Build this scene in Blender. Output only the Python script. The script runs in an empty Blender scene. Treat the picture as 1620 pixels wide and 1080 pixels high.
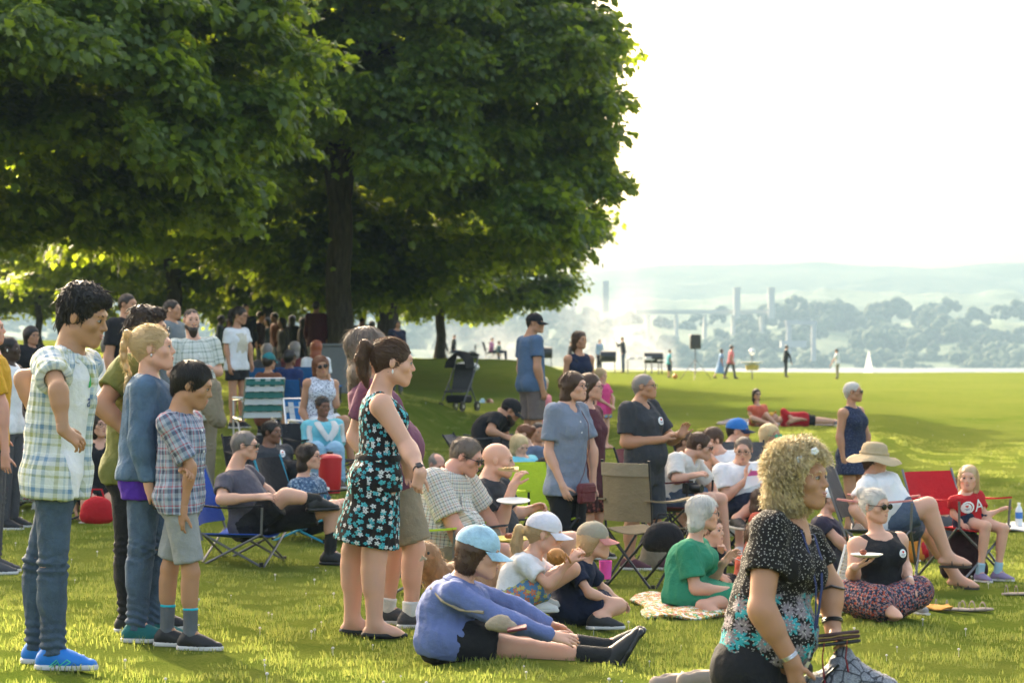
import bpy, bmesh, math, random, time
import numpy as np
from mathutils import Vector, Matrix
T0 = time.time()
random.seed(7); RNG = np.random.default_rng(7)
R = math.radians
SC = bpy.context.scene
COL = SC.collection
# ---------------------------------------------------------------- camera, light, exposure
FPX = 3825.0            # focal length in pixels of the 1620 px wide photograph
EYE = 1.6
VH = 548.0              # row of the level line
cam_data = bpy.data.cameras.new('camera')
cam = bpy.data.objects.new('camera', cam_data); COL.objects.link(cam)
cam.location = (0, 0, EYE); cam.rotation_euler = (R(90), 0, 0)
cam_data.sensor_width = 36.0; cam_data.lens = 36.0*FPX/1620.0
cam_data.shift_y = (VH-540.0)/1620.0
cam_data.clip_start = 0.1; cam_data.clip_end = 20000
cam_data.dof.use_dof = True; cam_data.dof.focus_distance = 12.3; cam_data.dof.aperture_fstop = 5.6
SC.camera = cam
SUN_AZ, SUN_EL = 24.0, 25.0          # azimuth left of the view direction, elevation
sd = Vector((-math.sin(R(SUN_AZ))*math.cos(R(SUN_EL)), math.cos(R(SUN_AZ))*math.cos(R(SUN_EL)), math.sin(R(SUN_EL))))
world = bpy.data.worlds.new('World'); SC.world = world; world.use_nodes = True
wt = world.node_tree; wt.nodes.clear()
sky = wt.nodes.new('ShaderNodeTexSky'); sky.sky_type = 'NISHITA'; sky.sun_disc = False
sky.sun_elevation = R(SUN_EL); sky.sun_rotation = R(-SUN_AZ)
sky.air_density = 0.8; sky.dust_density = 7.0; sky.ozone_density = 0.3
bg = wt.nodes.new('ShaderNodeBackground'); bg.inputs['Strength'].default_value = 0.15
wo = wt.nodes.new('ShaderNodeOutputWorld')
tint = wt.nodes.new('ShaderNodeMix'); tint.data_type = 'RGBA'; tint.blend_type = 'MULTIPLY'; tint.inputs[0].default_value = 1.0
tint.inputs[7].default_value = (1.0, .93, .80, 1)          # warm late-day air
wt.links.new(sky.outputs[0], tint.inputs[6]); wt.links.new(tint.outputs[2], bg.inputs[0]); wt.links.new(bg.outputs[0], wo.inputs[0])
sun_d = bpy.data.lights.new('sun', 'SUN'); sun_d.energy = 2.1; sun_d.angle = R(0.6); sun_d.color = (1.0, 0.85, 0.62)
sun = bpy.data.objects.new('sun', sun_d); COL.objects.link(sun)
sun.rotation_euler = (-sd).to_track_quat('-Z', 'Y').to_euler(); sun.location = (-20, 40, 40)
SC.view_settings.view_transform = 'Standard'; SC.view_settings.look = 'None'
SC.view_settings.gamma = 1.0; SC.view_settings.use_curve_mapping = False
SC.view_settings.exposure = 2.75
SC.render.engine = 'CYCLES'
SC.cycles.max_bounces = 7; SC.cycles.diffuse_bounces = 3; SC.cycles.glossy_bounces = 2
SC.cycles.transmission_bounces = 4; SC.cycles.transparent_max_bounces = 6; SC.cycles.volume_bounces = 1
SC.cycles.use_denoising = True
SC.cycles.volume_step_rate = 2.0; SC.cycles.volume_max_steps = 64

# ---------------------------------------------------------------- helpers
def tag(o, label=None, cat=None, group=None, kind=None):
    if label: o['label'] = label
    if cat: o['category'] = cat
    if group: o['group'] = group
    if kind: o['kind'] = kind
    return o
def empty(name, loc=(0, 0, 0), rz=0.0):
    o = bpy.data.objects.new(name, None); COL.objects.link(o)
    o.location = loc; o.rotation_euler = (0, 0, rz); o.empty_display_size = 0.1
    return o
def mesh_np(name, verts, faces, mat=None, smooth=True):
    """verts (n,3) array, faces (m,k) array or list"""
    me = bpy.data.meshes.new(name)
    verts = np.asarray(verts, dtype=np.float32)
    if isinstance(faces, np.ndarray) and faces.ndim == 2:
        k = faces.shape[1]; m = len(faces)
        me.vertices.add(len(verts)); me.vertices.foreach_set('co', verts.ravel())
        me.loops.add(m*k); me.loops.foreach_set('vertex_index', faces.astype(np.int32).ravel())
        me.polygons.add(m); me.polygons.foreach_set('loop_start', np.arange(0, m*k, k, dtype=np.int32))
        me.polygons.foreach_set('loop_total', np.full(m, k, dtype=np.int32))
        me.update(calc_edges=True)
    else:
        me.from_pydata([tuple(v) for v in verts], [], [tuple(f) for f in faces]); me.update()
    if smooth: me.polygons.foreach_set('use_smooth', np.ones(len(me.polygons), dtype=bool))
    if mat is not None:
        for m_ in (mat if isinstance(mat, (list, tuple)) else [mat]): me.materials.append(m_)
    return me
def link(name, me, parent=None, loc=None):
    o = bpy.data.objects.new(name, me); COL.objects.link(o)
    if parent is not None: o.parent = parent
    if loc is not None: o.location = loc
    return o
class MB:
    """collects simple closed shapes and links them as one mesh object"""
    def __init__(s): s.v = []; s.f = []; s.n = 0; s.mi = []
    def add(s, v, f, mi=0):
        s.v += [tuple(map(float, x)) for x in v]; s.f += [tuple(int(i)+s.n for i in q) for q in f]; s.mi += [mi]*len(f); s.n += len(v)
    def box(s, c, h, M=None, mi=0, bev=0.0):
        c = Vector(c); x, y, z = h
        if bev > 0:
            b = bev; vs = []
            for (sx, sy, sz) in [(a, b_, c_) for a in (-1, 1) for b_ in (-1, 1) for c_ in (-1, 1)]:
                vs += [(sx*(x-b), sy*(y-b), sz*z), (sx*(x-b), sy*y, sz*(z-b)), (sx*x, sy*(y-b), sz*(z-b))]
            bm = bmesh.new()
            for q in vs: bm.verts.new(q)
            r = bmesh.ops.convex_hull(bm, input=bm.verts[:])
            bm.verts.ensure_lookup_table(); bm.verts.index_update()
            pts = [v.co.copy() for v in bm.verts]; fs = [[v.index for v in f.verts] for f in bm.faces]; bm.free()
        else:
            pts = [Vector((a*x, b*y, d*z)) for a in (-1, 1) for b in (-1, 1) for d in (-1, 1)]
            fs = [(0, 1, 3, 2), (4, 6, 7, 5), (0, 4, 5, 1), (2, 3, 7, 6), (0, 2, 6, 4), (1, 5, 7, 3)]
        s.add([c + ((M @ p) if M else p) for p in pts], fs, mi)
    def tube(s, pts, r, n=8, mi=0, flat=1.0, cap=True, up=None):
        pts = [Vector(p) for p in pts]; rs = r if isinstance(r, (list, tuple, np.ndarray)) else [r]*len(pts)
        vs = []; prev = None
        for i, p in enumerate(pts):
            t = (pts[min(i+1, len(pts)-1)]-pts[max(i-1, 0)])
            if t.length < 1e-9: t = Vector((0, 0, 1))
            t.normalize()
            a = prev if prev is not None else (Vector(up) if up is not None else (Vector((0, 0, 1)) if abs(t.z) < .9 else Vector((1, 0, 0))))
            b = t.cross(a)
            if b.length < 1e-6: b = t.orthogonal()
            b.normalize(); a2 = b.cross(t).normalized(); prev = a2
            for k in range(n):
                th = 2*math.pi*k/n
                vs.append(p + (b*math.cos(th) + a2*math.sin(th)*flat)*float(rs[i]))
        fs = []
        m = len(pts)
        for i in range(m-1):
            for k in range(n):
                k2 = (k+1) % n
                fs.append((i*n+k, i*n+k2, (i+1)*n+k2, (i+1)*n+k))
        if cap:
            fs.append(tuple(range(n-1, -1, -1))); fs.append(tuple((m-1)*n+k for k in range(n)))
        s.add(vs, fs, mi)
    def lathe(s, prof, n=20, c=(0, 0, 0), M=None, mi=0):
        vs = []; c = Vector(c)
        for (r_, z_) in prof:
            for k in range(n):
                th = 2*math.pi*k/n; p = Vector((r_*math.cos(th), r_*math.sin(th), z_))
                vs.append(c + ((M @ p) if M else p))
        fs = []
        for i in range(len(prof)-1):
            for k in range(n):
                k2 = (k+1) % n
                fs.append((i*n+k, i*n+k2, (i+1)*n+k2, (i+1)*n+k))
        fs.append(tuple(range(n-1, -1, -1))); fs.append(tuple((len(prof)-1)*n+k for k in range(n)))
        s.add(vs, fs, mi)
    def ell(s, c, r, M=None, nu=12, nv=8, mi=0):
        pr = [(math.sin(math.pi*i/nv), -math.cos(math.pi*i/nv)) for i in range(nv+1)]
        vs = []; c = Vector(c)
        for (a, z_) in pr[1:-1]:
            for k in range(nu):
                th = 2*math.pi*k/nu; p = Vector((a*math.cos(th)*r[0], a*math.sin(th)*r[1], z_*r[2]))
                vs.append(c + ((M @ p) if M else p))
        b0 = Vector((0, 0, -r[2])); b1 = Vector((0, 0, r[2]))
        vs.append(c + ((M @ b0) if M else b0)); vs.append(c + ((M @ b1) if M else b1))
        m = nv-1; fs = []
        for i in range(m-1):
            for k in range(nu):
                k2 = (k+1) % nu
                fs.append((i*nu+k, i*nu+k2, (i+1)*nu+k2, (i+1)*nu+k))
        for k in range(nu):
            k2 = (k+1) % nu
            fs.append((m*nu, k2, k)); fs.append((m*nu+1, (m-1)*nu+k, (m-1)*nu+k2))
        s.add(vs, fs, mi)
    def sheet(s, grid, thick=0.0, mi=0):
        """grid: rows of points; gives a sheet with optional thickness"""
        g = [[Vector(p) for p in row] for row in grid]; nr, nc = len(g), len(g[0])
        nor = []
        for i in range(nr):
            for j in range(nc):
                a = g[min(i+1, nr-1)][j]-g[max(i-1, 0)][j]; b = g[i][min(j+1, nc-1)]-g[i][max(j-1, 0)]
                n_ = a.cross(b); nor.append(n_.normalized() if n_.length > 1e-9 else Vector((0, 0, 1)))
        flat = [p for row in g for p in row]
        vs = [p + nor[i]*thick/2 for i, p in enumerate(flat)]
        fs = [(i*nc+j, i*nc+j+1, (i+1)*nc+j+1, (i+1)*nc+j) for i in range(nr-1) for j in range(nc-1)]
        if thick > 0:
            N = nr*nc; vs += [p - nor[i]*thick/2 for i, p in enumerate(flat)]
            fs += [tuple(N+q for q in reversed(f)) for f in fs]
            bd = [j for j in range(nc)] + [i*nc+nc-1 for i in range(1, nr)] + [(nr-1)*nc+j for j in range(nc-2, -1, -1)] + [i*nc for i in range(nr-2, 0, -1)]
            for a, b in zip(bd, bd[1:]+bd[:1]): fs.append((b, a, a+N, b+N))
        s.add(vs, fs, mi)
    def build(s, name, mat, parent=None, smooth=True, loc=None, angle=None):
        me = bpy.data.meshes.new(name); me.from_pydata(s.v, [], s.f); me.update()
        for m_ in (mat if isinstance(mat, (list, tuple)) else [mat]): me.materials.append(m_)
        if len(me.materials) > 1: me.polygons.foreach_set('material_index', s.mi)
        if smooth:
            me.polygons.foreach_set('use_smooth', [True]*len(me.polygons))
            me.set_sharp_from_angle(angle=R(angle or 40))
        return link(name, me, parent, loc)

# node helper ------------------------------------------------------
class NT:
    def __init__(s, name):
        s.m = bpy.data.materials.new(name); s.m.use_nodes = True; s.t = s.m.node_tree; s.t.nodes.clear()
    def n(s, typ, ins=None, **kw):
        nd = s.t.nodes.new(typ)
        for k, v in kw.items(): setattr(nd, k, v)
        for k, v in (ins or {}).items():
            sock = nd.inputs[k]
            if isinstance(v, bpy.types.NodeSocket): s.t.links.new(v, sock)
            else:
                if sock.type == 'RGBA' and len(v) == 3: v = (*v, 1)
                sock.default_value = v
        return nd
    def math(s, op, a, b=0.0, c=0.0):
        return s.n('ShaderNodeMath', {0: a, 1: b, 2: c}, operation=op).outputs[0]
    def mix(s, f, a, b, bt='MIX'):
        nd = s.t.nodes.new('ShaderNodeMix'); nd.data_type = 'RGBA'; nd.blend_type = bt
        for sk, v in ((nd.inputs[0], f), (nd.inputs[6], a), (nd.inputs[7], b)):
            if isinstance(v, bpy.types.NodeSocket): s.t.links.new(v, sk)
            elif sk.type == 'RGBA': sk.default_value = (*v[:3], 1)
            else: sk.default_value = v
        return nd.outputs[2]
    def ramp(s, f, stops, interp='LINEAR'):
        nd = s.n('ShaderNodeValToRGB', {0: f}); cr = nd.color_ramp; cr.interpolation = interp
        while len(cr.elements) < len(stops): cr.elements.new(0.5)
        for e, (p, c) in zip(cr.elements, stops): e.position = p; e.color = (*c, 1) if len(c) == 3 else c
        return nd.outputs[0]
    def noise(s, vec, scale, detail=3, rough=.55, dim='3D'):
        return s.n('ShaderNodeTexNoise', {'Vector': vec, 'Scale': scale, 'Detail': detail, 'Roughness': rough}, noise_dimensions=dim)
    def out(s, surf, disp=None, vol=None):
        o = s.n('ShaderNodeOutputMaterial')
        if surf is not None: s.t.links.new(surf, o.inputs[0])
        if vol is not None: s.t.links.new(vol, o.inputs[1])
        return s.m
    def bsdf(s, col, rough=.7, bump=None, bstr=.3, bdist=.01, **kw):
        ins = {'Base Color': col, 'Roughness': rough}
        for k, v in kw.items(): ins[k.replace('_', ' ')] = v
        nd = s.n('ShaderNodeBsdfPrincipled', ins)
        if bump is not None:
            b = s.n('ShaderNodeBump', {'Height': bump, 'Strength': bstr, 'Distance': bdist})
            s.t.links.new(b.outputs[0], nd.inputs['Normal'])
        return nd.outputs[0]
_mc = {}
def srgb(c):
    return tuple((x/255.0/12.92 if x/255.0 <= .04045 else ((x/255.0+.055)/1.055)**2.4) for x in c)
def simple(name, col, rough=.6, var=.12, scale=30, bump=.15, metal=0.0, spec=.4, sheen=0.0):
    key = (name, col, rough)
    if key in _mc: return _mc[key]
    t = NT(name); tc = t.n('ShaderNodeTexCoord').outputs['Object']
    nz = t.noise(tc, scale, 4)
    c2 = tuple(min(1, x*(1+var)) for x in col); c1 = tuple(x*(1-var) for x in col)
    cc = t.mix(nz.outputs[0], c1, c2)
    m = t.out(t.bsdf(cc, rough, nz.outputs[0] if bump else None, bump, .004, Metallic=metal, Specular_IOR_Level=spec, Sheen_Weight=sheen))
    _mc[key] = m; return m
# ---------------------------------------------------------------- terrain
# control points: photo column u, distance D, ground height z
CP = [(100, 10.6, .21), (285, 11.8, .14), (225, 12.0, .13), (590, 12.75, .08), (640, 13.4, .06), (850, 11.4, .16), (930, 13.0, .10), (760, 11.3, .17),
      (1100, 15.5, -.08), (1400, 14.6, .0), (380, 18.3, -.12), (500, 19, -.12), (1020, 19, -.15), (900, 18.2, -.17), (1350, 25, -.35), (1540, 18, -.14), (1520, 19, -.2),
      (950, 35, .10), (840, 28, .2), (915, 30, .15), (1250, 50, -.05), (1150, 120, -.09), (1243, 127, -.04), (1325, 120, -.05), (0, 20, .0), (150, 20, 0.0),
      (730, 135, .83), (695, 96, 1.15), (725, 60, .25), (375, 31, .6), (310, 23, .22), (425, 23, .2), (510, 25, .2), (200, 24, .25), (50, 26, .35),
      (535, 46, .75), (430, 60, 1.1), (200, 70, 1.5), (790, 25, .10), (845, 26.5, .2), (825, 24.5, .06), (690, 24, -.08), (1600, 40, -.4), (1600, 80, -.15), (1200, 80, -.1), (730, 15.5, -.03), (1300, 19, -.2), (1150, 21, -.25),
      (985, 130, .32), (1058, 115, .1), (1100, 115, .12), (1200, 28, -.28), (1450, 24, -.3), (430, 35, .65), (1230, 9, .2),
      (100, 150, 1.9), (300, 150, 1.9), (450, 150, 1.6), (650, 150, 1.03), (760, 150, .68), (860, 150, .24), (1000, 150, .13), (1200, 150, .05), (1600, 150, 0.0), (-200, 150, 2.0), (1900, 150, 0),
      (-300, 12, .15), (-300, 30, .5), (1900, 12, .05), (1900, 30, -.35), (810, 6, .25), (100, 6, .25), (1500, 6, 0.22), (-300, 70, 1.5), (810, 3, .25)]
_cp = np.array(CP, dtype=float)
def ground_z(X, Y):
    X = np.asarray(X, float); Y = np.asarray(Y, float)
    D = np.maximum(Y, 2.5); u = np.clip(810 + X/D*FPX, -500, 2100); L = np.log(np.minimum(D, 165))
    sh = u.shape; u = u.ravel(); L = L.ravel()
    w = np.exp(-((u[:, None]-_cp[None, :, 0])/115.0)**2 - ((L[:, None]-np.log(_cp[None, :, 1]))/.20)**2) + 1e-4*np.exp(-((u[:, None]-_cp[None, :, 0])/500.0)**2 - ((L[:, None]-np.log(_cp[None, :, 1]))/.7)**2) + 1e-12
    z = (w*_cp[None, :, 2]).sum(1)/w.sum(1)
    z = z.reshape(sh)
    Yf = np.asarray(Y, float)
    dr = np.clip((Yf-152)/70.0, 0, 1); dr = dr*dr*(3-2*dr)
    return z*(1-dr) - 14.5*dr
def gz(x, y): return float(ground_z(np.array([x]), np.array([y]))[0])

rows = np.concatenate([np.linspace(-60, 2.4, 8), np.exp(np.linspace(math.log(2.6), math.log(230), 170))])
us = np.concatenate([np.linspace(-1500, -150, 12)[:-1], np.linspace(-150, 1770, 140), np.linspace(1770, 3100, 12)[1:]])
gx = []; gy = []
for y in rows:
    d = max(y, 22 if y < 22 else y)
    k = max(y, 6.0) if y > 2.5 else 6.0
    gx.append((us-810)/FPX*k*(1.0 if y > 8 else 1.0)); gy.append(np.full(len(us), y))
gx = np.array(gx); gy = np.array(gy)
# widen the sheet away from the frame
side = np.zeros_like(gx); n0 = 12
ext = np.array([70, 45, 28, 18, 12, 8, 5, 3, 1.8, 1.0, .4])
for i in range(11):
    gx[:, i] -= ext[i]*(1+gy[:, 0].clip(0)/40); gx[:, -1-i] += ext[i]*(1+gy[:, 0].clip(0)/40)
gzz = ground_z(gx, gy)
nr, nc = gx.shape
V = np.stack([gx, gy, gzz], -1).reshape(-1, 3)
ii, jj = np.meshgrid(np.arange(nr-1), np.arange(nc-1), indexing='ij')
F = np.stack([ii*nc+jj, ii*nc+jj+1, (ii+1)*nc+jj+1, (ii+1)*nc+jj], -1).reshape(-1, 4)
t = NT('lawn'); pos = t.n('ShaderNodeNewGeometry').outputs['Position']
n1 = t.noise(pos, .22, 4).outputs[0]; n2 = t.noise(pos, 2.3, 5, .65).outputs[0]; n3 = t.noise(pos, 60, 4, .7).outputs[0]
n5 = t.noise(pos, 14, 4, .7).outputs[0]
c = t.mix(t.ramp(n1, [(.38, (0, 0, 0)), (.62, (1, 1, 1))]), (.160, .210, .034), (.250, .272, .060))
c = t.mix(t.ramp(n2, [(.4, (0, 0, 0)), (.68, (1, 1, 1))]), c, (.29, .30, .065))
c = t.mix(t.math('MULTIPLY', n5, .55), c, (.055, .125, .012))
c = t.mix(t.ramp(n3, [(.45, (0, 0, 0)), (.62, (.55, .55, .55))]), c, (.045, .10, .012))
vv = t.n('ShaderNodeTexVoronoi', {'Vector': pos, 'Scale': 2.2, 'Randomness': 1.0}).outputs['Distance']
gate = t.ramp(t.noise(pos, .5, 2).outputs[0], [(.45, (0, 0, 0)), (.6, (1, 1, 1))])
dots = t.math('MULTIPLY', t.math('LESS_THAN', vv, .055), gate)
c = t.mix(dots, c, (.55, .52, .42))
bs = t.bsdf(c, .95, t.math('ADD', n3, t.math('MULTIPLY', n2, .4)), .9, .05, Specular_IOR_Level=.0)
tr = t.n('ShaderNodeBsdfTranslucent', {'Color': (.30, .42, .03)}).outputs[0]
mx = t.n('ShaderNodeMixShader', {0: .25, 1: bs, 2: tr}).outputs[0]
M_LAWN = t.out(mx)
g = link('ground', mesh_np('ground', V, F, M_LAWN)); tag(g, kind='structure')

# lake, far shore, hills
t = NT('lake_water'); pos = t.n('ShaderNodeNewGeometry').outputs['Position']
M_WATER = t.out(t.bsdf((.04, .07, .085), .55, t.noise(pos, .6, 4).outputs[0], .4, .1, Specular_IOR_Level=.15))
wv = np.array([[-1700, 215, -9.6], [1700, 215, -9.6], [1700, 3400, -9.6], [-1700, 3400, -9.6]])
tag(link('lake', mesh_np('lake', wv, np.array([[0, 1, 2, 3]]), M_WATER)), kind='structure')
def vnoise1(x, seed, oct=5, f0=1.0):
    r = np.random.default_rng(seed); y = np.zeros_like(x); a = 1.0
    for o in range(oct):
        tab = r.standard_normal(4096); xx = x*f0*2**o + 50; i = np.floor(xx).astype(int) % 4000; f = xx-np.floor(xx); f = f*f*(3-2*f)
        y += a*(tab[i]*(1-f)+tab[i+1]*f); a *= .5
    return y
t = NT('hill_wood'); pos = t.n('ShaderNodeNewGeometry').outputs['Position']
nn = t.noise(pos, .02, 6, .6).outputs[0]
M_HILL = t.out(t.bsdf(t.mix(nn, (.03, .07, .02), (.07, .12, .035)), .9, nn, 1.0, 12))
def ridge(name, D0, D1, ucv, seed, amp, freq, zb=-9.8, rowsn=14):
    xs = np.linspace(-.45*D1-300, .45*D1+300, 420)
    V = []
    for k in range(rowsn):
        f = k/(rowsn-1); D = D0 + (D1-D0)*f
        u = 810 + xs/D*FPX
        zt = EYE + (VH-np.interp(u, ucv[0], ucv[1]))*D/FPX
        s = math.sin(f*math.pi/2)
        z = zb + (zt-zb)*s + vnoise1(xs/D1*1000, seed+k//2, 5, freq)*amp*(.25+.75*s)
        z[:] = np.maximum(z, zb)
        V.append(np.stack([xs, np.full_like(xs, D), z], -1))
    V.append(np.stack([xs, np.full_like(xs, D1+150), np.full_like(xs, zb)], -1))
    V = np.concatenate(V); nc = len(xs); nr = rowsn+1
    ii, jj = np.meshgrid(np.arange(nr-1), np.arange(nc-1), indexing='ij')
    F = np.stack([ii*nc+jj, ii*nc+jj+1, (ii+1)*nc+jj+1, (ii+1)*nc+jj], -1).reshape(-1, 4)
    return tag(link(name, mesh_np(name, V, F, M_HILL)), kind='structure')
ridge('far_hills', 2350, 2900, ([-800, 0, 500, 900, 1000, 1050, 1300, 1500, 1620, 2400], [430, 430, 440, 436, 422, 419, 415, 419, 417, 420]), 3, 2.2, .02)
ridge('near_hills', 1750, 2150, ([-800, 0, 300, 900, 1100, 1300, 1500, 1620, 2400], [470, 462, 468, 470, 474, 466, 470, 468, 470]), 9, 3.0, .03)
ridge('far_shore', 1290, 1680, ([-800, 0, 300, 860, 1000, 1150, 1280, 1400, 1500, 1620, 2400], [505, 505, 508, 520, 515, 520, 512, 520, 515, 518, 515]), 21, 2.2, .03)
# far wood: one mass of crowns on the far shore
def blob(seed, sub=2):
    bm = bmesh.new(); bmesh.ops.create_icosphere(bm, subdivisions=sub, radius=1.0)
    r = np.random.default_rng(seed)
    P = np.array([v.co[:] for v in bm.verts]); Fb = np.array([[v.index for v in f.verts] for f in bm.faces]); bm.free()
    d = np.zeros(len(P))
    for k in range(5):
        q = r.standard_normal(3)*(1.5+k); d += np.sin(P@q + r.random()*6)*.13/(1+.3*k)
    P = P*(1+d[:, None]); P[:, 2] *= .95
    return P, Fb
blobs = [blob(i, 1) for i in range(8)]
Vs = []; Fs = []; n0 = 0; r = np.random.default_rng(5)
def wood_u(u): return np.interp(u, [-300, 0, 300, 860, 960, 1040, 1150, 1210, 1290, 1340, 1420, 1470, 1560, 1620, 1800], [478, 475, 480, 478, 488, 494, 486, 474, 468, 484, 470, 464, 482, 478, 480])
for k in range(620):
    D = r.choice([1270, 1330, 1400, 1480, 1570]) + r.uniform(-20, 20); u = r.uniform(-150, 1780)
    f = (D-1250)/340.0
    vt = wood_u(u)+r.uniform(-3, 9) if f > .75 else 575 - (575-wood_u(u))*(f*.95+.05) + r.uniform(-8, 8)
    rad = r.uniform(5.5, 12); ztop = EYE+(VH-vt)*D/FPX + r.uniform(-5, 3); cx = (u-810)/FPX*D; asp = r.uniform(.8, 1.3)
    for j in range(20):
        q = r.standard_normal(3); q /= np.linalg.norm(q); q[2] = abs(q[2])*1.1-.25; q[1] = -abs(q[1]); rr = rad*r.uniform(.20, .40)
        P, Fb = blobs[r.integers(8)]; Q = P*rr + np.array([cx+q[0]*rad*.85, D+q[1]*rad*.8, ztop-rad*asp+q[2]*rad*asp*.85])
        Q[:, 2] = np.maximum(Q[:, 2], -9.7); Vs.append(Q); Fs.append(Fb+n0); n0 += len(P)
t = NT('far_foliage'); pos = t.n('ShaderNodeNewGeometry').outputs['Position']; nn = t.noise(pos, .12, 5, .6).outputs[0]
M_FARF = t.out(t.bsdf(t.mix(nn, (.02, .05, .015), (.05, .09, .02)), .9, t.noise(pos, .5, 4).outputs[0], 1.0, 2.0))
tag(link('far_wood', mesh_np('far_wood', np.concatenate(Vs), np.concatenate(Fs), M_FARF)), 'hazy dense wood lining the far shore of the lake', 'trees', kind='stuff')

def at(u, v, D):
    """point seen at photo pixel (u, v) at distance D"""
    return Vector(((u-810)/FPX*D, D, EYE+(VH-v)/FPX*D))
# bridge on the far shore
Mst = simple('bridge_stone', (.40, .38, .34), .8, .1, .3)
Dm = 1460.0
br = empty('bridge', at(1110, 560, Dm)); tag(br, 'long pale bridge with square stone towers above the far woods', 'bridge')
mb = MB(); a = at(1005, 491, Dm)-br.location; b = at(1225, 496, Dm)-br.location
mb.box((a+b)/2, ((b-a).length/2, 5, 1.2)); mb.build('deck', Mst, br)
for u in range(1025, 1225, 45):
    mb = MB(); p = at(u, 497, Dm)-br.location; mb.box((p.x, 0, p.z-9), (1.0, 3, 8.6)); mb.build('pier', Mst, br)
for (u, vt, yo) in ((1163, 457, -12), (1217, 457, -12), (905, 444, -12), (957, 447, -12)):
    mb = MB(); p = at(u, vt, Dm)-br.location
    mb.box((p.x, yo, p.z-9), (1.9, 2, 9)); mb.box((p.x, yo, p.z+.3), (2.3, 2.4, .3)); mb.box((p.x, yo, p.z-6), (2.1, 2.2, .3)); mb.build('tower', Mst, br)
ga = empty('gantry', at(1267, 545, 1180)); tag(ga, 'pale steel gantry frame standing on the far shore', 'gantry')
Mgs = simple('gantry_steel', (.32, .32, .31), .6)
for u in (1248, 1287):
    mb = MB(); p = at(u, 510, 1180)-ga.location; mb.box((p.x, 0, p.z/2-4), (1.1, 1.1, p.z/2+4)); mb.build('post', Mgs, ga)
mb = MB(); p = at(1248, 512, 1180)-ga.location; q = at(1287, 512, 1180)-ga.location; mb.box(((p.x+q.x)/2, 0, p.z+.6), ((q.x-p.x)/2+1.6, 1.4, 1.0)); mb.build('beam', Mgs, ga)
mb = MB(); p = at(1235, 544, 1180)-ga.location; q = at(1275, 544, 1180)-ga.location; mb.box(((p.x+q.x)/2, 0, p.z), ((q.x-p.x)/2, 3, 1.6)); mb.build('platform', Mgs, ga)
# sailboat
Dm = 800.0
p0 = at(1373, 590, Dm); sb = empty('sailboat', (p0.x, Dm, -9.6)); tag(sb, 'small boat with tall white sail beyond the edge of the field', 'sailboat')
t = NT('sail_cloth'); Mw = t.out(t.n('ShaderNodeMixShader', {0: .55, 1: t.bsdf((.85, .85, .83), .8), 2: t.n('ShaderNodeBsdfTranslucent', {'Color': (.9, .9, .87, 1)}).outputs[0]}).outputs[0])
mb = MB()
zt = (VH-553)/FPX*Dm+EYE+9.6
mb.sheet([[(-1.2+3.3*f-(.9-.9*f)*0, -.3*math.sin(math.pi*g_), 1.2+(zt-1.2)*g_) if False else (-1.7*(1-g_)+.25*g_+f*(3.3*(1-g_**1.15)+.05), -.35*math.sin(math.pi*f)*(1-g_), 1.3+(zt-1.3)*g_) for f in np.linspace(0, 1, 6)] for g_ in np.linspace(0, 1, 10)], .03)
mb.build('sail', Mw, sb)
mb = MB(); mb.tube([(.1, 0, .4), (.15, 0, zt+.2)], .07); mb.build('mast', Mgs, sb)
mb = MB(); mb.tube([(-2.6, 0, .45), (-2.0, 0, .35), (0, 0, .3), (2.0, 0, .42), (3.0, 0, .7)], [.35, .8, 1.0, .6, .05], 12, flat=.6); mb.build('hull', Mw, sb)

# ---------------------------------------------------------------- haze
t = NT('haze_air')
pv = t.n('ShaderNodeVolumePrincipled', {'Color': (.165, .245, .325, 1), 'Density': .00058, 'Anisotropy': .1})
M_HAZE = t.out(None, vol=pv.outputs[0])
mb = MB(); mb.box((0, 1550, 50), (1800, 1700, 66)); hz = mb.build('haze', M_HAZE, smooth=False); tag(hz, kind='stuff')

# ---------------------------------------------------------------- trees
def leaf_poly(s=1.0, seed=0):
    # five-lobed maple outline in the xy plane, stem at origin, tip at +y
    pts = [(0, 0), (.18, -.05), (.42, .08), (.30, .22), (.55, .48), (.30, .48), (.24, .62), (0, 1.0), (-.24, .62), (-.30, .48), (-.55, .48), (-.30, .22), (-.42, .08), (-.18, -.05)]
    v = [(x*s, y*s, -.10*s*abs(x)*2 - .12*s*y*y) for x, y in pts] + [(0, .35*s, .02*s)]
    f = [(len(pts), i, (i+1) % len(pts)) for i in range(len(pts))]
    return np.array(v), np.array(f)
LV, LF = leaf_poly()
t = NT('maple_leaf'); oi = t.n('ShaderNodeObjectInfo').outputs['Random']; geo = t.n('ShaderNodeNewGeometry')
rnd = geo.outputs['Random Per Island']
cc = t.mix(rnd, (.028, .062, .008), (.068, .115, .015))
cc = t.mix(t.math('GREATER_THAN', rnd, .93), cc, (.10, .16, .025))
lb = t.bsdf(cc, .45, Specular_IOR_Level=.45)
lt = t.n('ShaderNodeBsdfTranslucent', {'Color': t.mix(rnd, (.30, .44, .02), (.52, .62, .03))}).outputs[0]
M_LEAF = t.out(t.n('ShaderNodeMixShader', {0: .46, 1: lb, 2: lt}).outputs[0])
t = NT('bark'); tc = t.n('ShaderNodeTexCoord').outputs['Object']; mp = t.n('ShaderNodeMapping', {'Vector': tc, 'Scale': (9, 9, 1.6)}).outputs[0]
nb = t.noise(mp, 2.2, 6, .7).outputs[0]
M_BARK = t.out(t.bsdf(t.ramp(nb, [(.3, (.020, .015, .011)), (.7, (.085, .068, .052))]), .92, nb, 1.0, .05))
spray_col = bpy.data.collections.new('sprays')      # not linked: only a source for the foliage
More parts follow.
